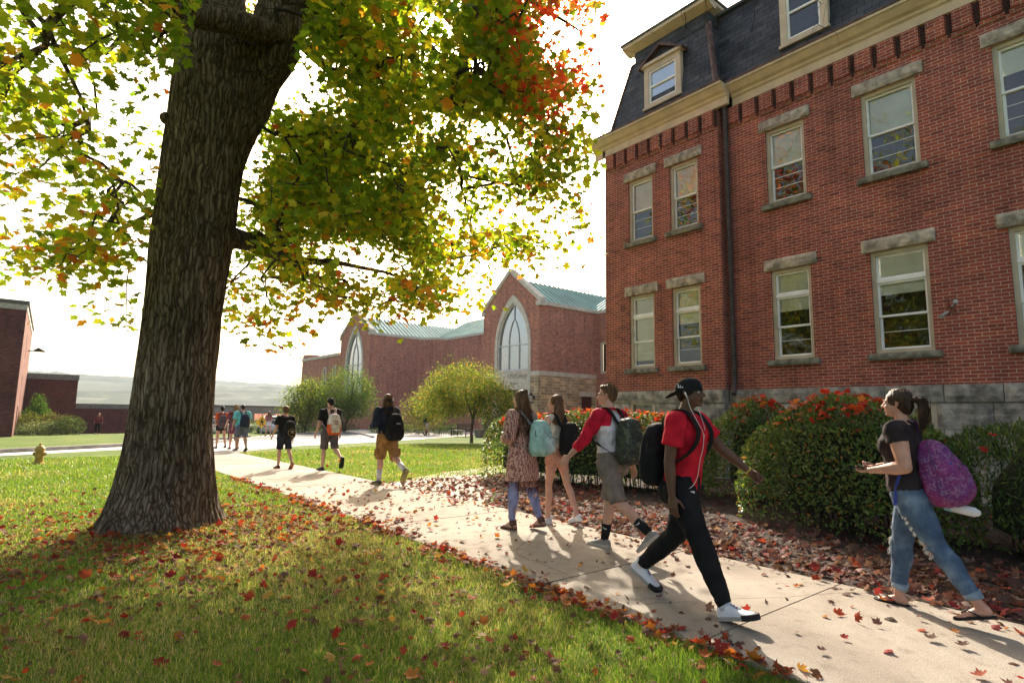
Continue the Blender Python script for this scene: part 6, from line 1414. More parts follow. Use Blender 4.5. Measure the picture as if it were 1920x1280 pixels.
    def item(s, name, label, cat, mats, mb, base):
        W = s.M @ Matrix.Scale(s.sc, 4); t = bpy.data.objects.new(name, None); COL.objects.link(t); t.location = W @ V(base); t.rotation_euler = (0, 0, s.rz); t.scale = (s.sc,)*3; tag(t, label, cat); return t
def patch(B, pts, th, m, t, org, name='mark', nrm=(0,-1,0)):
    """flat mark: polygon of bag-space points, pushed out by th"""
    b = MB(); q = [B(*p) for p in pts]; b.prism(q, (B(*nrm)-B(0,0,0))*th); o = b.build(name, m, t, org); fixn(o); return o
# ---------- man in the red shirt
DEEPLIP = mat('lips_deep', (.12,.045,.035), .4, .1); ROSELIP = mat('lips_rose', (.45,.17,.14), .4, .1)
CRED, CBLK, CWHT = cloth('red', (.52,.012,.028)), cloth('black', (.012,.012,.013)), cloth('white', (.62,.61,.62))
BAGB = cloth('bag_black', (.013,.013,.014), bs=60, bump=.002)
LEATHW = mat('white_leather', (.62,.63,.66), .4, .05, 6, .001, 40); CORD = mat('white_cord', (.68,.66,.62), .5, .05)
p = Person(1286, 1138, 184, 1.81, label='young man in red shirt and backwards black cap striding along the sidewalk, wearing earphones', vox=.0062, face=True, gaze=-.001, lipmat=DEEPLIP,
    legR=(28, 4, -16), legL=(-20, 28, 30), armR=(-8, 6, 14, 3), armL=(34, 24, 14, 4), lean=5, twist=8, headyaw=14, handL='fist', handR='relax', stance=2, w=1.02, armw=1.08)
p.body(SK_D); p.shirt(CRED, hem=-.06, sleeve=.62, ease=.018, sl_ease=.020); p.pants(CBLK, 1.94, ease=.020, cuff=.7, taper=.95)
GUM = mat('grey_sole', (.30,.29,.27), .6, .1)
for sd in 'LR': p.shoe(sd, LEATHW, GUM, high=.035, L=.305, W=.108, toecap=RUB, lace=mat('lace_blue', (.45,.5,.62), .6), name='high_top_shoe')
for sd in 'LR': p.band('cuff', sd, .86, .97, .056, .052, CBLK)
b = MB(); b.ell(p.h(0, -.020, .030), (.0795, .098, .088), p.hM, 18, 12); b.ell(p.h(0, -.062, -.004), (.066, .044, .062), p.hM); p.put('hair', b, HDK, vox=.006, wr=.001)
cp = p.cap(CBLK, True)
LG = mat('logo_white', (.62,.62,.62), .6, .03)
def onhead(pts, th, m, parent, nrm):
    b = MB(); b.prism([p.h(*q) for q in pts], p.hM @ V(nrm)*th); o = b.build('mark', m, parent, (0,0,0)); fixn(o)
for i, (z0, z1) in enumerate(((.0, .012), (.0, .022), (.0, .032))):       # three slanted bars over the right ear side
    y0 = -.030-.0135*i; onhead([(.083, y0, .040), (.083, y0-.009, .040), (.0815, y0-.002-.004*i, .040+z1), (.0815, y0+.004-.004*i, .040+z1*.85)], .006, LG, cp, (1, 0, .15))
onhead([(.028, .089, .050), (-.028, .089, .050), (-.020, .078, .082), (.020, .078, .082)], .006, mat('cap_patch', (.05,.06,.085), .6), cp, (0, 1, .3))
b = MB(); wr, d, nrm, th = p.palm['L']; b.tube([wr-d*.018, wr-d*.006], [.031, .031], 14, (1,0,0), False); b.build('wristband', mat('yellow_band', (.55,.42,.05), .5), p.root, (0,0,0))
p.bag('black backpack worn by the man in the red shirt', BAGB, c=(0,-.215,.20), r=(.165,.095,.25), pocket=((0,-.075,-.07),(.125,.045,.13)), strap_r=(.031,.007), tilt=-4)
b = MB(); org = p.T(0, .13, .3)
e1, e2 = p.h(.084, -.012, .000), p.h(-.084, -.012, .0)
j = p.T(.02, .150, .36)
path = [e1, p.h(.088, .006, -.035), p.h(.075, .018, -.10), p.T(.072, .115, .49), p.T(.05, .148, .43), j, p.T(.035, .156, .30), p.T(.055, .150, .20), p.T(.06, .146, .10), p.T(.10, .140, .03), p.T(.135, .10, -.02), p.T(.145, .07, -.06)]
def smooth(pts, k=5):
    o = []
    for i in range(len(pts)-1):
        q0 = pts[max(0, i-1)]; q1 = pts[i]; q2 = pts[i+1]; q3 = pts[min(len(pts)-1, i+2)]
        for a in range(k): u = a/k; o.append(.5*((2*q1)+(q2-q0)*u+(2*q0-5*q1+4*q2-q3)*u*u+(3*q1-q0-3*q2+q3)*u**3))
    return o+[pts[-1]]
t = p.item('earphones', 'white earphones with a thin cord down the red shirt', 'earphones', CORD, None, org)
P_ = smooth(path); b.tube(P_, [.0021]*len(P_), 6, (1,0,0)); P_ = smooth([e2, p.h(-.08, .02, -.06), p.T(-.03, .12, .48), p.T(.0, .146, .42), j]); b.tube(P_, [.0019]*len(P_), 6, (1,0,0)); b.build('cord', CORD, t, org)
for e in (e1, e2): b = MB(); b.ell(e, (.010, .009, .009)); b.tube([e, e+p.hM @ V((0, .012, -.03))], [.006, .0045], 8); b.build('earbud', CORD, t, org)
b = MB(); q = p.T(.108, .150*1.0, -.015); b.prism([p.T(.09, .142, -.015), p.T(.125, .125, -.018), p.T(.125, .127, -.032), p.T(.09, .144, -.03)], (0, .006, 0)); b.build('mark', LG, p.root, (0,0,0))

# ---------- woman with the purple backpack
CTOP = cloth('charcoal_top', (.030,.022,.024)); 
JEAN, jn, jl, jb = nmat('torn_denim'); tt = jn.new('ShaderNodeTexCoord'); jz = jn.new('ShaderNodeTexNoise'); jz.inputs['Scale'].default_value = 7; jz.inputs['Detail'].default_value = 9; jl.new(tt.outputs['Object'], jz.inputs['Vector'])
jr = ramp(jn, [(.32, (.028,.055,.105)), (.52, (.06,.105,.175)), (.70, (.17,.23,.31))]); jl.new(jz.outputs['Fac'], jr.inputs[0]); jl.new(jr.outputs[0], jb.inputs['Base Color']); jb.inputs['Roughness'].default_value = .9
jw = jn.new('ShaderNodeTexNoise'); jw.inputs['Scale'].default_value = 24; jl.new(tt.outputs['Object'], jw.inputs['Vector']); jbp = jn.new('ShaderNodeBump'); jbp.inputs['Distance'].default_value = .006; jl.new(jw.outputs['Fac'], jbp.inputs['Height']); jl.new(jbp.outputs[0], jb.inputs['Normal'])
PURP, pn, pl, pb = nmat('purple_print'); tt = pn.new('ShaderNodeTexCoord'); vo = pn.new('ShaderNodeTexVoronoi'); vo.inputs['Scale'].default_value = 42; vo.inputs['Randomness'].default_value = .25; vo.distance = 'MANHATTAN'; mp = pn.new('ShaderNodeMapping'); mp.inputs['Rotation'].default_value = (.5, .3, .6); pl.new(tt.outputs['Object'], mp.inputs[0]); pl.new(mp.outputs[0], vo.inputs['Vector'])
r1 = ramp(pn, [(.0, (1,1,1)), (.17, (1,1,1)), (.23, (0,0,0)), (.62, (0,0,0)), (.68, (.2,.2,.2))]); pl.new(vo.outputs['Distance'], r1.inputs[0])
sepc = pn.new('ShaderNodeSeparateColor'); pl.new(vo.outputs['Color'], sepc.inputs[0]); rc = ramp(pn, [(.0, (.62,.45,.58)), (.22, (.45,.10,.30)), (.42, (.34,.03,.17)), (.66, (.12,.02,.18)), (.9, (.55,.5,.6))]); rc.color_ramp.interpolation = 'CONSTANT'; pl.new(sepc.outputs[0], rc.inputs[0])
nzp = pn.new('ShaderNodeTexNoise'); nzp.inputs['Scale'].default_value = 3.5; pl.new(tt.outputs['Object'], nzp.inputs['Vector']); rb = ramp(pn, [(.35, (.085,.010,.11)), (.65, (.24,.010,.10))]); pl.new(nzp.outputs['Fac'], rb.inputs[0])
mxp = pn.new('ShaderNodeMixRGB'); pl.new(r1.outputs[0], mxp.inputs[0]); pl.new(rb.outputs[0], mxp.inputs[1]); pl.new(rc.outputs[0], mxp.inputs[2]); pl.new(mxp.outputs[0], pb.inputs['Base Color']); pb.inputs['Roughness'].default_value = .7
p = Person(1722, 1152, 2, 1.68, label='woman in charcoal top and ripped jeans looking ahead with a phone in her hand', vox=.0062, face=True, fem=True, bust=-.022, lipmat=ROSELIP, browmat=HB,
    legL=(-26, 6, 16), legR=(15, 9, 0), armL=(-12, 10, 92, 16), armR=(0, 10, 84, 22), lean=3, headyaw=0, handL='hold', handR='hold', thumbout=False, w=1.16, armw=1.32, legw=1.16, belly=.03, bare=True, stance=1, toe=4)
p.body(SK_M); p.shirt(CTOP, hem=.01, sleeve=.34, ease=.013, sl_ease=.012)
je = p.pants(JEAN, 1.86, ease=.010, waist=.07, cuff=1.3, name='jeans')
CUFF = cloth('denim_pale', (.22,.29,.36))
for sd in 'LR': p.band('turn_up', sd, .79, .90, .062, .060, CUFF, parent=je); p.flipflop(sd, RUB)
rs = random.Random(5); FRAY = cloth('fray', (.62,.60,.55)); fr = MB(); skp = MB()
for sd, spots in (('R', ((0, .45, .05), (0, .72, .06), (1, .02, .045), (1, .22, .04))), ('L', ((0, .40, .055), (0, .62, .05), (0, .88, .055), (1, .04, .05)))):
    hj, k_, an, fw, u, sg = p.leg[sd]
    for seg, t_, sz in spots:
        a, c = (hj, k_) if seg == 0 else (k_, an); ax = (c-a).normalized(); f = V((-.35 if sd == 'L' else .1, 1, 0)); f = (f-ax*f.dot(ax)).normalized(); sd_ = ax.cross(f); q = a.lerp(c, t_); R0 = (.090-.03*t_ if seg == 0 else .062-.008*t_)*1.16+.006
        mm = Matrix((sd_, f, ax)).transposed(); skp.ell(q+f*(R0-.012), (sz*.75, .018, sz*.5), mm)
        for i in range(46):
            x = rs.uniform(-1, 1)*sz*.9; zz = rs.choice((-1, 1))*sz*.5*math.sqrt(max(0, 1-(x/sz)**2))+rs.gauss(0, .006); o_ = math.sqrt(max(.0004, R0*R0-x*x)); s0 = q+sd_*x+ax*zz+f*(o_-.002); fr.tube([s0, s0+f*rs.uniform(.006, .016)+sd_*rs.gauss(0, .008), s0+f*rs.uniform(.004, .024)+sd_*rs.gauss(0, .014)+V((0,0,-.012))], [.0026, .002, .0012], 3, (1,0,0), False)
        for i in range(7): x = sz*.8; zz = rs.uniform(-.4, .4)*sz; fr.tube([q+sd_*(-x)+ax*zz+f*(R0-.008), q+ax*(zz+rs.gauss(0, .005))+f*(R0+.011), q+sd_*x+ax*zz+f*(R0-.008)], [.0018]*3, 3, f, False)
skp.build('torn_patch', SK_M, je, (0,0,0), True); fr.build('fray', FRAY, je, (0,0,0))
b = MB(); P_ = smooth([p.T(-.155, -.125, -.03), p.T(-.16, -.09, -.02), p.T(-.165, -.06, -.035), p.T(-.15, -.10, -.055), p.T(-.14, -.14, -.05)]); b.tube(P_, [.004]*len(P_), 5, (0,0,1)); b.build('pocket_stitch', FRAY, je, (0,0,0))
p.hair_long(HB, ln=.24, tail=True, strands=150, spread=.022)
b = MB(); k0 = p.h(0, -.108, .046); b.tube([k0+V((0,.008,0)), k0-V((0,.008,0))], [.026]*2, 12, (1,0,0)); b.build('hair_tie', mat('tie_tan', (.35,.24,.18), .6), p.root, (0,0,0))
BLUEW = cloth('blue_webbing', (.045,.07,.30))
def purp(t, B, r, org):
    b = MB(); b.tube([B(-.155, -.075, .035), B(-.12, -.118, .05)], [.008]*2, 6); b.build('pull_tab', BLUEW, t, org)
    b = MB(); b.tube([p.T(-.185, .0, .16), p.T(-.205, .03, .06), p.T(-.20, .055, -.05), p.T(-.195, .06, -.10)], [(.012,.003)]*4, 6, (0,1,0)); b.build('loose_webbing', BLUEW, t, org)
p.bag('purple and pink patterned backpack sagging low on the back of the woman in jeans', PURP, c=(0,-.225,.155), r=(.185,.135,.27), tilt=15, droop=.32, e=.75, straps=(1,), strapm=cloth('strap_plum', (.05,.012,.06)), zipm=mat('zip_purple', (.06,.03,.10), .5), wr=.014, pocket=((0,-.11,-.08),(.13,.055,.12)), extra=purp)
def phone(p, sd, label):
    wr, d, nrm, t = p.palm[sd]; c = wr+d*.105+nrm*.030; tl = p.item('phone', label, 'phone', BLACK, None, c); x, y, z = d, t, nrm
    b = MB(); b.prism([c+x*.072*i+y*.036*j for i, j in ((-1,-1),(1,-1),(1,1),(-1,1))], z*.009); b.build('phone_case', BLACK, tl, c)
    b = MB(); b.prism([c+z*.0095+x*.066*i+y*.032*j for i, j in ((-1,-1),(1,-1),(1,1),(-1,1))], z*.001); b.build('screen', mat('phone_screen', (.05,.055,.06), .1, .05), tl, c)
phone(p, 'L', 'smartphone in the hand of the woman in ripped jeans')
c = p.T(-.04, -.33, -.115); tl = p.item('water_bottle', 'clear plastic water bottle sticking out under the purple backpack', 'bottle', BLACK, None, c)
CLR = mat('clear_plastic', (.62,.60,.60), .15, .05, 5, .002, 30); b = MB(); ax = V((-.15, -1, -.12)).normalized(); b.tube([c-ax*.06, c, c+ax*.09, c+ax*.10], [.034, .036, .036, .028], 16, (0,0,1)); b.build('bottle_body', CLR, tl, c, True); b = MB(); b.tube([c-ax*.10, c-ax*.055], [.0365]*2, 16, (0,0,1), False); b.build('label_band', mat('label_blue', (.35,.55,.66), .5), tl, c)

# ---------- raglan shirt man
RAG = [CWHT, cloth('raglan_red', (.50,.012,.035))]; KHG = cloth('grey_brown', (.19,.155,.13)); 
p = Person(1147, 1037, 10, 1.77, label='man in white raglan shirt with red sleeves and grey brown cargo shorts walking away', vox=.0068, face=True, lipmat=ROSELIP, browmat=HLB,
    legL=(-22, 32, 40), legR=(14, 6, 0), armL=(26, 14, 18, 6), armR=(-16, 10, 12, 0), lean=3, twist=-6, headyaw=14, handL='relax', handR='relax', w=1.10, armw=1.15, legw=1.05)
p.body(SK_L)
def ragf(c):
    q = p.T(0, 0, 0); z = c.z-q.z; return 1 if abs(c.x) > (.075+.42*max(0, .52-z) if z > .36 else .150) and z > .1 and (z > .36 or abs(c.x) > .17) else 0
def rag2(c):
    for sd in 'LR':
        sh, el, wr, d, sg = p.arm[sd]
        for a, b_ in ((sh, el), (el, wr)):
            t_ = max(0, min(1, (c-a).dot(b_-a)/(b_-a).length_squared)); 
            if (c-a.lerp(b_, t_)).length < .085 and c.x*sg > .125: return 1
    return ragf(c) if (c.z-p.pz) > .38 else 0
p.shirt(RAG, hem=-.05, sleeve=1.55, ease=.014, sl_ease=.013, mf=rag2); p.pants(KHG, .98, ease=.020, name='shorts')
b = MB(); b.tube([p.T(0, -.013, .545), p.T(0, -.012, .572)], [.071, .064], 18, (1,0,0), False); b.build('collar', RAG[1], p.root, (0,0,0), True)
SOCK = cloth('sock_black', (.014,.014,.015), bs=90); GSH = mat('grey_mesh', (.26,.24,.215), .8, .1, 30, .002, 200); GSO = mat('tan_sole', (.42,.38,.31), .7, .1)
for sd in 'LR':
    so_ = p.band('sock', sd, .60, 1.0, .055, .043, SOCK); p.shoe(sd, GSH, GSO, L=.30, W=.108, lace=LG, thick=.032, name='trainer')
    hj, k_, an, fw, u, sg = p.leg[sd]; ax = (an-k_).normalized(); q = k_.lerp(an, .70); sidev = V((-1, -.25, 0)); sidev = (sidev-ax*sidev.dot(ax)).normalized(); f_ = ax.cross(sidev)
    b = MB(); b.prism([q+sidev*.049+f_*x+ax*y for x, y in ((-.026,-.006),(-.016,.010),(.0,.006),(.028,-.014),(-.002,-.002),(-.016,.0))], sidev*.006); b.build('swoosh', LG, so_, (0,0,0))
p.hair_short(HLB, .98, 0)
CAMO, cn, cl_, cb_ = nmat('dark_camouflage'); tt = cn.new('ShaderNodeTexCoord'); cz = cn.new('ShaderNodeTexNoise'); cz.inputs['Scale'].default_value = 9; cz.inputs['Detail'].default_value = 2; cl_.new(tt.outputs['Object'], cz.inputs['Vector']); cr = ramp(cn, [(.0, (.012,.013,.012)), (.44, (.03,.045,.02)), (.52, (.014,.016,.013)), (.60, (.075,.085,.045))]); cr.color_ramp.interpolation = 'CONSTANT'; cl_.new(cz.outputs['Fac'], cr.inputs[0]); cl_.new(cr.outputs[0], cb_.inputs['Base Color']); cb_.inputs['Roughness'].default_value = .65
p.bag('dark green camouflage backpack on the man with red sleeves', CAMO, c=(.02,-.225,.21), r=(.165,.10,.25), pocket=((0,-.085,-.09),(.125,.05,.12)), strapm=BAGB, tilt=-2, strap_r=(.030,.007))

# ---------- woman in the shawl tunic
SHAWL, sn, sl2, sb_ = nmat('paisley_tunic'); tt = sn.new('ShaderNodeTexCoord'); wv = sn.new('ShaderNodeTexWave'); wv.inputs['Scale'].default_value = 9; wv.inputs['Distortion'].default_value = 9; wv.inputs['Detail'].default_value = 3; wv.inputs['Detail Scale'].default_value = 2.2; sl2.new(tt.outputs['Object'], wv.inputs['Vector']); vv = sn.new('ShaderNodeTexVoronoi'); vv.inputs['Scale'].default_value = 16; sl2.new(tt.outputs['Object'], vv.inputs['Vector'])
sr = ramp(sn, [(.25, (.20,.085,.065)), (.5, (.42,.23,.175)), (.8, (.52,.32,.25))]); sl2.new(wv.outputs['Fac'], sr.inputs[0]); sr2 = ramp(sn, [(.12, (.45,.4,.42)), (.3, (1,1,1))]); sl2.new(vv.outputs['Distance'], sr2.inputs[0]); smx = sn.new('ShaderNodeMixRGB'); smx.blend_type = 'MULTIPLY'; smx.inputs[0].default_value = .8; sl2.new(sr.outputs[0], smx.inputs[1]); sl2.new(sr2.outputs[0], smx.inputs[2]); sl2.new(smx.outputs[0], sb_.inputs['Base Color']); sb_.inputs['Roughness'].default_value = .85
p = Person(976, 994, 8, 1.72, label='long haired woman in a dusty pink patterned tunic and pale jeans walking away', vox=.0075, fem=True, legL=(4, 2, 0), legR=(-8, 16, 10), armL=(-6, 16, 92, 44), armR=(0, 12, 92, 40), lean=2, headyaw=4, w=1.05, armw=1.12, legw=1.08, toe=2, handL='relax')
p.body(SK_L); JL = cloth('pale_denim', (.22,.24,.40), var=.22); p.pants(JL, 1.93, ease=.005, waist=.05, cuff=.5, name='jeans')
def skirt(b):
    p_ = [p.T(0, -.005, z) for z in (.10, -.03, -.18, -.34)]; b.tube(p_, [(.165,.14), (.205,.17), (.225,.185), (.245,.195)], 24, (1,0,0), False); b.tube([p.T(.05, -.04, z) for z in (-.1, -.30, -.42)], [(.16,.13), (.175,.15), (.165,.13)], 20, (1,0,0), False)
tu = p.shirt(SHAWL, hem=-.1, sleeve=1.55, ease=.028, sl_ease=.034, name='tunic', extra=skirt, wr=.012)
fr = MB(); rs = random.Random(8)
for i in range(150):
    th = rs.uniform(0, 6.28); z0 = -.34 if rs.random() < .6 else -.42; r_ = (.243, .193) if z0 > -.4 else (.165, .13); c0 = p.T(0 if z0 > -.4 else .05, -.005 if z0 > -.4 else -.04, z0+.01); s0 = c0+V((r_[0]*math.cos(th), r_[1]*math.sin(th), 0)); fr.tube([s0, s0+V((rs.gauss(0,.008), rs.gauss(0,.008), -rs.uniform(.05, .10)))], [.004, .0022], 3, (1,0,0), False)
fr.build('fringe', cloth('fringe_brown', (.10,.035,.03)), tu, (0,0,0))
p.hair_long(HLB, ln=.30, strands=420, spread=.055, flare=1.15, width=.125)
BRN = mat('brown_leather', (.095,.042,.022), .5, .25, 10)
for sd in 'LR':
    hj, k_, an, fw, u, sg = p.leg[sd]; r_ = fw.cross(u); o = p.shoe(sd, SK_L, BRN, L=.262, W=.092, name='open_shoe', thick=.03)
    b = MB(); b.tube([an+u*.035-fw*.012, an-u*.035-fw*.02], [(.043,.05), (.042,.054)], 16, r_, False); b.tube([an-u*.05-fw*.03, an-u*.03-fw*.035], [(.04,.045)]*2, 14, r_, False)
    for q in (.05, .11): b.tube([an+fw*q-u*.075-r_*.05, an+fw*(q+.005)-u*(.012+.25*q), an+fw*q-u*.075+r_*.05], [(.014,.006)]*3, 8, fw)
    b.build('leather_straps', BRN, o, (0,0,0), True)
MINT = cloth('mint', (.30,.52,.47), bs=30); MINT2 = cloth('mint_pale', (.42,.60,.57), bs=30)
def mintx(t, B, r, org):
    b = MB(); b.tube([B(-.17, -.03, .02), B(-.155, -.07, .10)], [.006]*2, 5); b.tube([B(.05, -.128, .06), B(.13, -.10, .075)], [.005]*2, 5); b.build('slit', BLACK, t, org)
    b = MB(); b.tube([B(.10, -.17, -.05), B(.105, -.19, -.09), B(.11, -.18, -.14)], [.008, .012, .006], 6); b.build('charm', mat('charm_tan', (.42,.34,.22), .6), t, org)
p.bag('mint green backpack with a paler front pocket on the long haired woman', MINT, c=(.10,-.245,.20), r=(.18,.105,.235), pocket=((.045,-.10,-.095),(.125,.06,.105)), pocket_mat=MINT2, tilt=2, side=14, strapm=cloth('strap_grey', (.22,.24,.23)), zipm=mat('zip_navy', (.04,.05,.09), .5), extra=mintx)

# ---------- girl in shorts
p = Person(1043, 983, 6, 1.68, label='slim young woman in peach shorts, pale vest and white canvas shoes walking away', vox=.0075, fem=True, legL=(6, 4, 0), legR=(-14, 10, 14), armL=(10, 10, 40, 10), armR=(0, 9, 20, 4), lean=2, headyaw=26, w=.94, armw=.95, legw=.90)
p.body(SK_L); p.shirt(cloth('cream_vest', (.56,.54,.44)), hem=-.04, sleeve=0, ease=.010, name='vest'); p.pants(cloth('peach', (.56,.31,.23)), .48, ease=.014, name='shorts')
for sd in 'LR': p.shoe(sd, cloth('canvas_white', (.64,.63,.62)), mat('white_rubber', (.62,.62,.60), .6), L=.262, W=.092, name='canvas_shoe', thick=.024)
p.hair_long(HLB, ln=.06, strands=140, width=.085, spread=.03)
def uax(t, B, r, org):
    for s_ in (-1, 1): patch(B, [(-.045, -.150, .012+s_*.022), (-.045+.025, -.152, .012+s_*.008), (.0, -.153, .012+s_*.006), (.025, -.152, .012+s_*.008), (.05, -.150, .012+s_*.022), (.035, -.152, .012+s_*.004), (.0, -.153, .012-s_*.002), (-.03, -.152, .012+s_*.004)], .008, LG, t, org)
p.bag('black backpack with a small white crossed arc mark on the slim young woman', BAGB, c=(.02,-.225,.20), r=(.16,.10,.24), pocket=((0,-.085,-.05),(.12,.055,.125)), extra=uax, side=8)

# ---------- tan shorts, long hair
NAVY = cloth('navy', (.018,.024,.046)); TAN = cloth('tan_canvas', (.30,.16,.055))
p = Person(722, 910, 6, 1.80, label='long haired man in navy hoodie and tan cargo shorts with one foot kicked up', vox=.010, legL=(4, 0, 0), legR=(-16, 44, 52), armL=(-6, 18, 92, 36), armR=(-4, 16, 70, 24), lean=3, w=1.14, armw=1.2, legw=1.1, headyaw=-4)
p.body(SK_L); p.shirt(NAVY, hem=-.07, sleeve=1.95, ease=.022, sl_ease=.022, name='hoodie', extra=lambda b: b.ell(p.T(0, -.085, .51), (.115, .055, .075))); p.pants(TAN, 1.02, ease=.024, name='cargo_shorts')
b = MB()
for sd in 'LR':
    hj, k_, an, fw, u, sg = p.leg[sd]; b.ell(hj.lerp(k_, .72)+V((sg*.112, -.01, 0)), (.022, .06, .075), None, 12, 8, 0, .4, .4)
b.build('side_pocket', TAN, p.root, (0,0,0), True)
for sd in 'LR': p.band('sock', sd, .50, 1.0, .058, .046, CWHT); p.shoe(sd, mat('brown_suede', (.085,.07,.05), .8, .2), mat('olive_sole', (.24,.22,.07), .7), L=.30, W=.11, thick=.03)
p.hair_long(HLB, ln=.02, strands=260, width=.12, spread=.06, flare=1.25); p.cap(cloth('cap_dark', (.02,.02,.022)), True)
def labx(t, B, r, org): patch(B, [(-.045, -.128, .085), (.045, -.128, .085), (.045, -.128, .055), (-.045, -.128, .055)], .012, mat('label_grey', (.30,.30,.30), .6), t, org, 'label_tab')
p.bag('plain black backpack with small grey tab on the long haired man', BAGB, c=(.02,-.235,.16), r=(.17,.10,.27), pocket=((0,-.08,-.08),(.13,.05,.14)), extra=labx)

# ---------- white backpack man
p = Person(614, 883, 4, 1.80, label='man in black cap, black tee and grey shorts lifting one heel', vox=.010, legL=(4, 0, 0), legR=(-14, 46, 70), armL=(6, 12, 12, 4), armR=(-6, 10, 10, 4), lean=2, w=1.02, handL='relax')
p.body(SK_L); p.shirt(CBLK, hem=-.08, sleeve=.75, ease=.02, sl_ease=.02); p.pants(cloth('shorts_grey', (.105,.085,.09)), .97, ease=.024, name='shorts'); p.hair_short(HDK, .96)
for sd in 'LR': p.shoe(sd, mat('dark_shoe', (.035,.028,.028), .7), RUB, L=.295, W=.105)
p.cap(CBLK, True); BW_ = [cloth('bag_white', (.60,.57,.56)), cloth('bag_orange', (.62,.10,.03))]
def wx(t, B, r, org):
    DR = mat('mark_maroon', (.22,.03,.05), .6)
    for pts in ([(-.05,.10),(-.035,.10),(-.015,.06),(-.03,.06)], [(.0,.10),(.015,.10),(-.02,.05),(-.035,.05)], [(.02,.08),(.055,.08),(.05,.068),(.02,.068)], [(.03,.08),(.042,.08),(.025,.03),(.012,.03)]): patch(B, [(x, -.135, z) for x, z in pts], .010, DR, t, org)
p.bag('white backpack with orange bottom on the man in the black tee', BW_, c=(0,-.225,.17), r=(.155,.10,.26), pocket=((0,-.085,-.10),(.115,.05,.115)), pocket_mat=BW_[0], zipm=mat('zip_red', (.4,.05,.04), .5), strapm=cloth('strap_pink', (.55,.42,.42)), extra=wx, mf=lambda c: 1 if c.z < -.13 or (c.z < 0 and abs(c.x) > .13) else 0, strap_r=(.034,.007), trim=mat('trim_red', (.4,.07,.05), .6))

# ---------- boy
p = Person(530, 879, 6, 1.58, label='shorter young man in black tee and dark shorts with tousled light brown hair', vox=.011, legL=(6, 4, 0), legR=(-8, 30, 40), armL=(-4, 14, 34, 6), armR=(-4, 12, 24, 4), lean=3, w=1.12, headyaw=-10, armw=1.1, legw=1.02)
p.body(SK_L); p.shirt(CBLK, hem=-.06, sleeve=.7, ease=.022, sl_ease=.022); p.pants(cloth('shorts_navy', (.022,.025,.038)), .92, ease=.022, name='shorts'); p.hair_short(HLB, 1.12, .01, .012)
for sd in 'LR': p.shoe(sd, mat('brown_shoe', (.10,.05,.03), .7), mat('orange_sole', (.35,.12,.05), .7), L=.285, W=.105)
GOLD = mat('gold_trim', (.50,.32,.10), .5)
p.bag('black backpack with gold trimmed pocket hanging low on the shorter young man', BAGB, c=(.03,-.225,.15), r=(.165,.095,.26), pocket=((.03,-.085,-.09),(.115,.055,.11)), trim=GOLD, extra=lambda t, B, r, org: [patch(B, [(.03-.05, -.139, z), (.03+.05, -.139, z), (.03+.045, -.139, z+.014), (.03-.045, -.139, z+.014)], .012, m_, t, org) for z, m_ in ((-.06, LG), (-.10, GOLD))])
wr, d, nrm, t_ = p.palm['R']; c = wr+d*.08; tl = p.item('umbrella', 'short black folded umbrella hanging from the hand of the shorter young man', 'umbrella', BLACK, None, c); b = MB(); b.tube([c+V((0,.0,.10)), c, c+V((.01,.02,-.14))], [.012, .02, .014], 10); b.build('folded_canopy', BLACK, tl, c, True)

# ---------- the group further on
p = Person(450, 846, 5, 1.74, label='broad man in turquoise tee and blue grey shorts beside a very long haired woman', vox=.013, legL=(10, 4, 0), legR=(-12, 14, 22), armL=(-6, 16, 18, 6), armR=(10, 18, 26, 4), lean=2, w=1.36, belly=.06, armw=1.3, legw=1.25)
p.body(SK_T); p.shirt(cloth('turquoise', (.16,.50,.52)), hem=-.10, sleeve=.8, ease=.03, sl_ease=.03); p.pants(cloth('blue_grey', (.115,.125,.18)), .95, ease=.03, name='shorts'); p.hair_short(HDK, 1.0, .0, .006)
for sd in 'LR': p.shoe(sd, mat('taupe_shoe', (.10,.075,.065), .7), RUB, L=.30, W=.11)
p.bag('navy backpack on the broad man in turquoise', NAVY, c=(0,-.30,.19), r=(.165,.10,.26), pocket=((0,-.08,-.08),(.13,.05,.13)))
MARO = cloth('maroon_print', (.22,.055,.075), var=.35)
p = Person(437, 843, 2, 1.76, label='woman with very long blond hair in a maroon dress beside the man in turquoise', vox=.013, fem=True, legL=(6, 2, 0), legR=(-8, 10, 10), armL=(6, 14, 16, 2), armR=(0, 8, 10, 0), w=1.06, headyaw=10)
p.body(SK_L); p.shirt(MARO, hem=-.1, sleeve=.9, ease=.025, sl_ease=.03, name='dress', extra=lambda b: b.tube([p.T(0, 0, z) for z in (.05, -.12, -.34)], [(.17,.14), (.22,.18), (.25,.2)], 20, (1,0,0), False)); p.hair_long(HBL, ln=.42, strands=160, width=.15, spread=.05, flare=1.2)
for sd in 'LR': p.shoe(sd, mat('tan_sandal', (.22,.13,.08), .7), RUB, L=.26, W=.092)
p.bag('light blue backpack between the blond hair and the turquoise tee', cloth('light_blue', (.20,.33,.42)), c=(.05,-.24,.20), r=(.15,.09,.22))
p = Person(412, 841, 4, 1.70, label='woman with a hair bun in orange tee and black shorts next to the maple trunk', vox=.013, fem=True, legL=(8, 2, 0), legR=(-12, 18, 16), armL=(-10, 12, 10, 0), armR=(10, 12, 10, 0), w=1.10, legw=1.1)
p.body(SK_T); p.shirt(cloth('orange', (.62,.10,.025)), hem=-.03, sleeve=.7, ease=.02, sl_ease=.02); p.pants(CBLK, .45, ease=.02, name='shorts'); p.hair_long(HDK, bun=True, strands=30)
for sd in 'LR': p.shoe(sd, mat('taupe_shoe', (.10,.075,.065), .7), RUB, L=.265, W=.095)
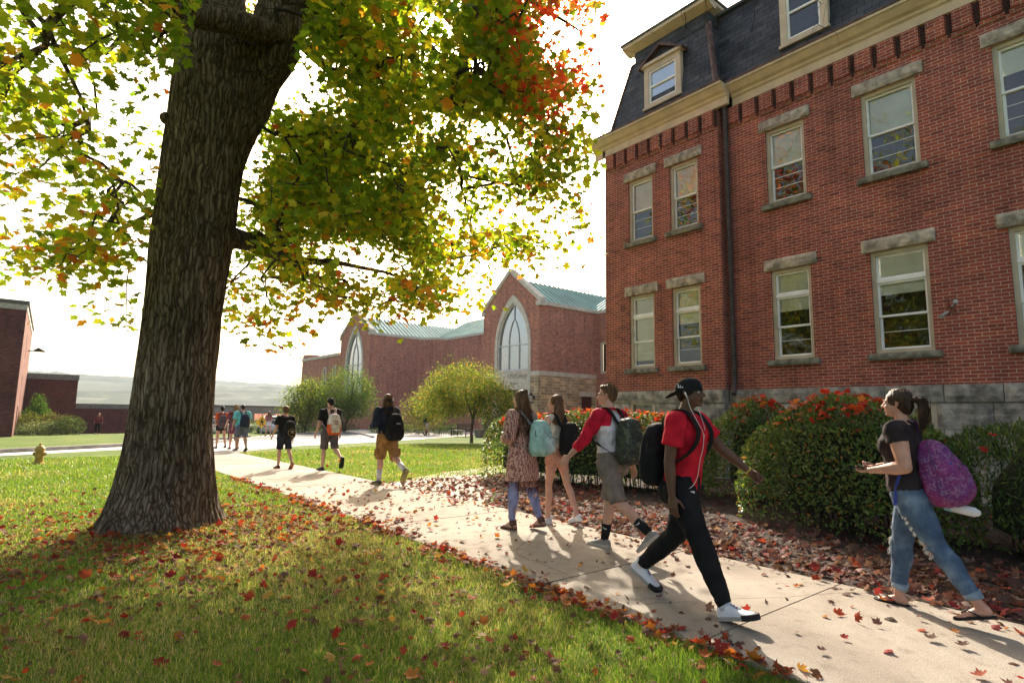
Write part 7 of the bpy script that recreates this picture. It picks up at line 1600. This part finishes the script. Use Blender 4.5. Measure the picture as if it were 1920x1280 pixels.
p.bag('brown grey backpack on the woman in the orange tee', cloth('brown_grey', (.085,.065,.07)), c=(-.02,-.24,.16), r=(.165,.10,.27), pocket=((0,-.085,-.10),(.13,.05,.12)))
p = Person(434, 825, 0, 1.68, label='person dressed all in black between the orange tee and the blond woman', vox=.018, legL=(12, 4, 0), legR=(-14, 18, 20), armL=(-14, 10, 16, 0), armR=(12, 10, 16, 0), w=.98)
p.body(SK_L); p.shirt(CBLK, hem=-.08, sleeve=1.9, ease=.02, sl_ease=.02); p.pants(CBLK, 1.95, ease=.014); p.hair_short(HB, 1.0)
for sd in 'LR': p.shoe(sd, RUB, RUB)
PNK = cloth('dusty_rose', (.34,.13,.15))
p = Person(502, 818, 0, 1.62, label='young woman in dusty rose top and white shorts crossing near the yellow sign', vox=.018, fem=True, legL=(8, 2, 0), legR=(-10, 10, 6), armL=(0, 10, 60, 20), armR=(0, 10, 60, 20), w=.98, headyaw=20)
p.body(SK_L); p.shirt(PNK, hem=-.02, sleeve=.5, ease=.016, sl_ease=.016); p.pants(CWHT, .42, ease=.02, name='shorts'); p.hair_long(HLB, ln=.18, strands=50, width=.10)
for sd in 'LR': p.shoe(sd, mat('taupe_shoe', (.10,.075,.065), .7), RUB, L=.26, W=.092)
p = Person(800, 816, -72, 1.78, label='distant man in black tee and pale shorts striding in front of the hall', vox=.018, legL=(26, 4, -8), legR=(-24, 20, 34), armL=(-20, 10, 20, 0), armR=(26, 14, 20, 0), lean=6)
p.body(SK_T); p.shirt(CBLK, hem=-.08, sleeve=.7, ease=.02, sl_ease=.02); p.pants(cloth('stone', (.42,.39,.35)), .98, ease=.02, name='shorts'); p.hair_short(HDK, 1.0)
for sd in 'LR': p.shoe(sd, mat('taupe_shoe', (.10,.075,.065), .7), RUB)
p.bag('black backpack on the distant striding man', BAGB, c=(0,-.22,.2), r=(.15,.09,.22))
p = Person(182, 814, 176, 1.42, label='blond woman in maroon sweater and black leggings near the edge of the far lawn', vox=.018, fem=True, legL=(10, 4, 0), legR=(-10, 12, 10), armL=(4, 14, 40, 10), armR=(4, 14, 40, 10), w=1.02, lift=0)
p.body(SK_L); p.shirt(cloth('maroon', (.17,.035,.045)), hem=-.05, sleeve=1.8, ease=.03, sl_ease=.03, name='sweater'); p.pants(CBLK, 1.95, ease=.006, name='leggings'); p.hair_long(HBL, ln=.10, strands=90, width=.13, spread=.09, flare=1.3)
for sd in 'LR': p.shoe(sd, RUB, RUB)

# ------------------------------------------------------------------ separate pieces of the buildings become parts of their own
def split_parts(bases, gap=.05):
    for o in [q for q in COL.objects if q.type == 'MESH' and q.parent and q.name.split('.')[0] in bases]:
        me = o.data; n = len(me.vertices); par = list(range(n))
        def find(a):
            while par[a] != a: par[a] = par[par[a]]; a = par[a]
            return a
        for e in me.edges:
            a, c = find(e.vertices[0]), find(e.vertices[1])
            if a != c: par[a] = c
        isl = {}
        for v in me.vertices: isl.setdefault(find(v.index), []).append(v.index)
        keys = list(isl); co = [v.co for v in me.vertices]
        bx = [[min(co[i][k] for i in isl[q]) for k in range(3)]+[max(co[i][k] for i in isl[q]) for k in range(3)] for q in keys]
        g = list(range(len(keys)))
        def fg(a):
            while g[a] != a: g[a] = g[g[a]]; a = g[a]
            return a
        for i in range(len(keys)):
            for j in range(i):
                if all(bx[i][k] <= bx[j][k+3]+gap and bx[j][k] <= bx[i][k+3]+gap for k in range(3)): g[fg(i)] = fg(j)
        if len({fg(i) for i in range(len(keys))}) < 2: continue
        vg = {v: fg(i) for i, q in enumerate(keys) for v in isl[q]}
        for r in sorted(set(vg.values())):
            vs_ = [i for i in range(n) if vg[i] == r]; mp_ = {v: i for i, v in enumerate(vs_)}
            ps = [p for p in me.polygons if vg[p.vertices[0]] == r]
            c = mk(o.name.split('.')[0], [tuple(co[v]) for v in vs_], [tuple(mp_[v] for v in p.vertices) for p in ps], list(me.materials), o.parent, (0,0,0), [p.material_index for p in ps], ps[0].use_smooth)
            c.location = o.location
        bpy.data.objects.remove(o)
split_parts({'wall', 'corbel', 'corbel_recess', 'stone_wall', 'coping', 'stone_band', 'side_pocket', 'end_wall', 'base_mortar'})

# ------------------------------------------------------------------ haze in the air
hz, n_, l_, b_ = nmat('haze'); n_.remove(b_); pv = n_.new('ShaderNodeVolumePrincipled'); pv.inputs['Color'].default_value = (.62,.80,1.0,1); pv.inputs['Density'].default_value = .00019; pv.inputs['Anisotropy'].default_value = .1
l_.new(pv.outputs[0], n_['Material Output'].inputs['Volume'])
b = MB(); b.box(-2700, 2700, -500, 3700, -12, 125); tag(b.build('haze', hz), kind='stuff')
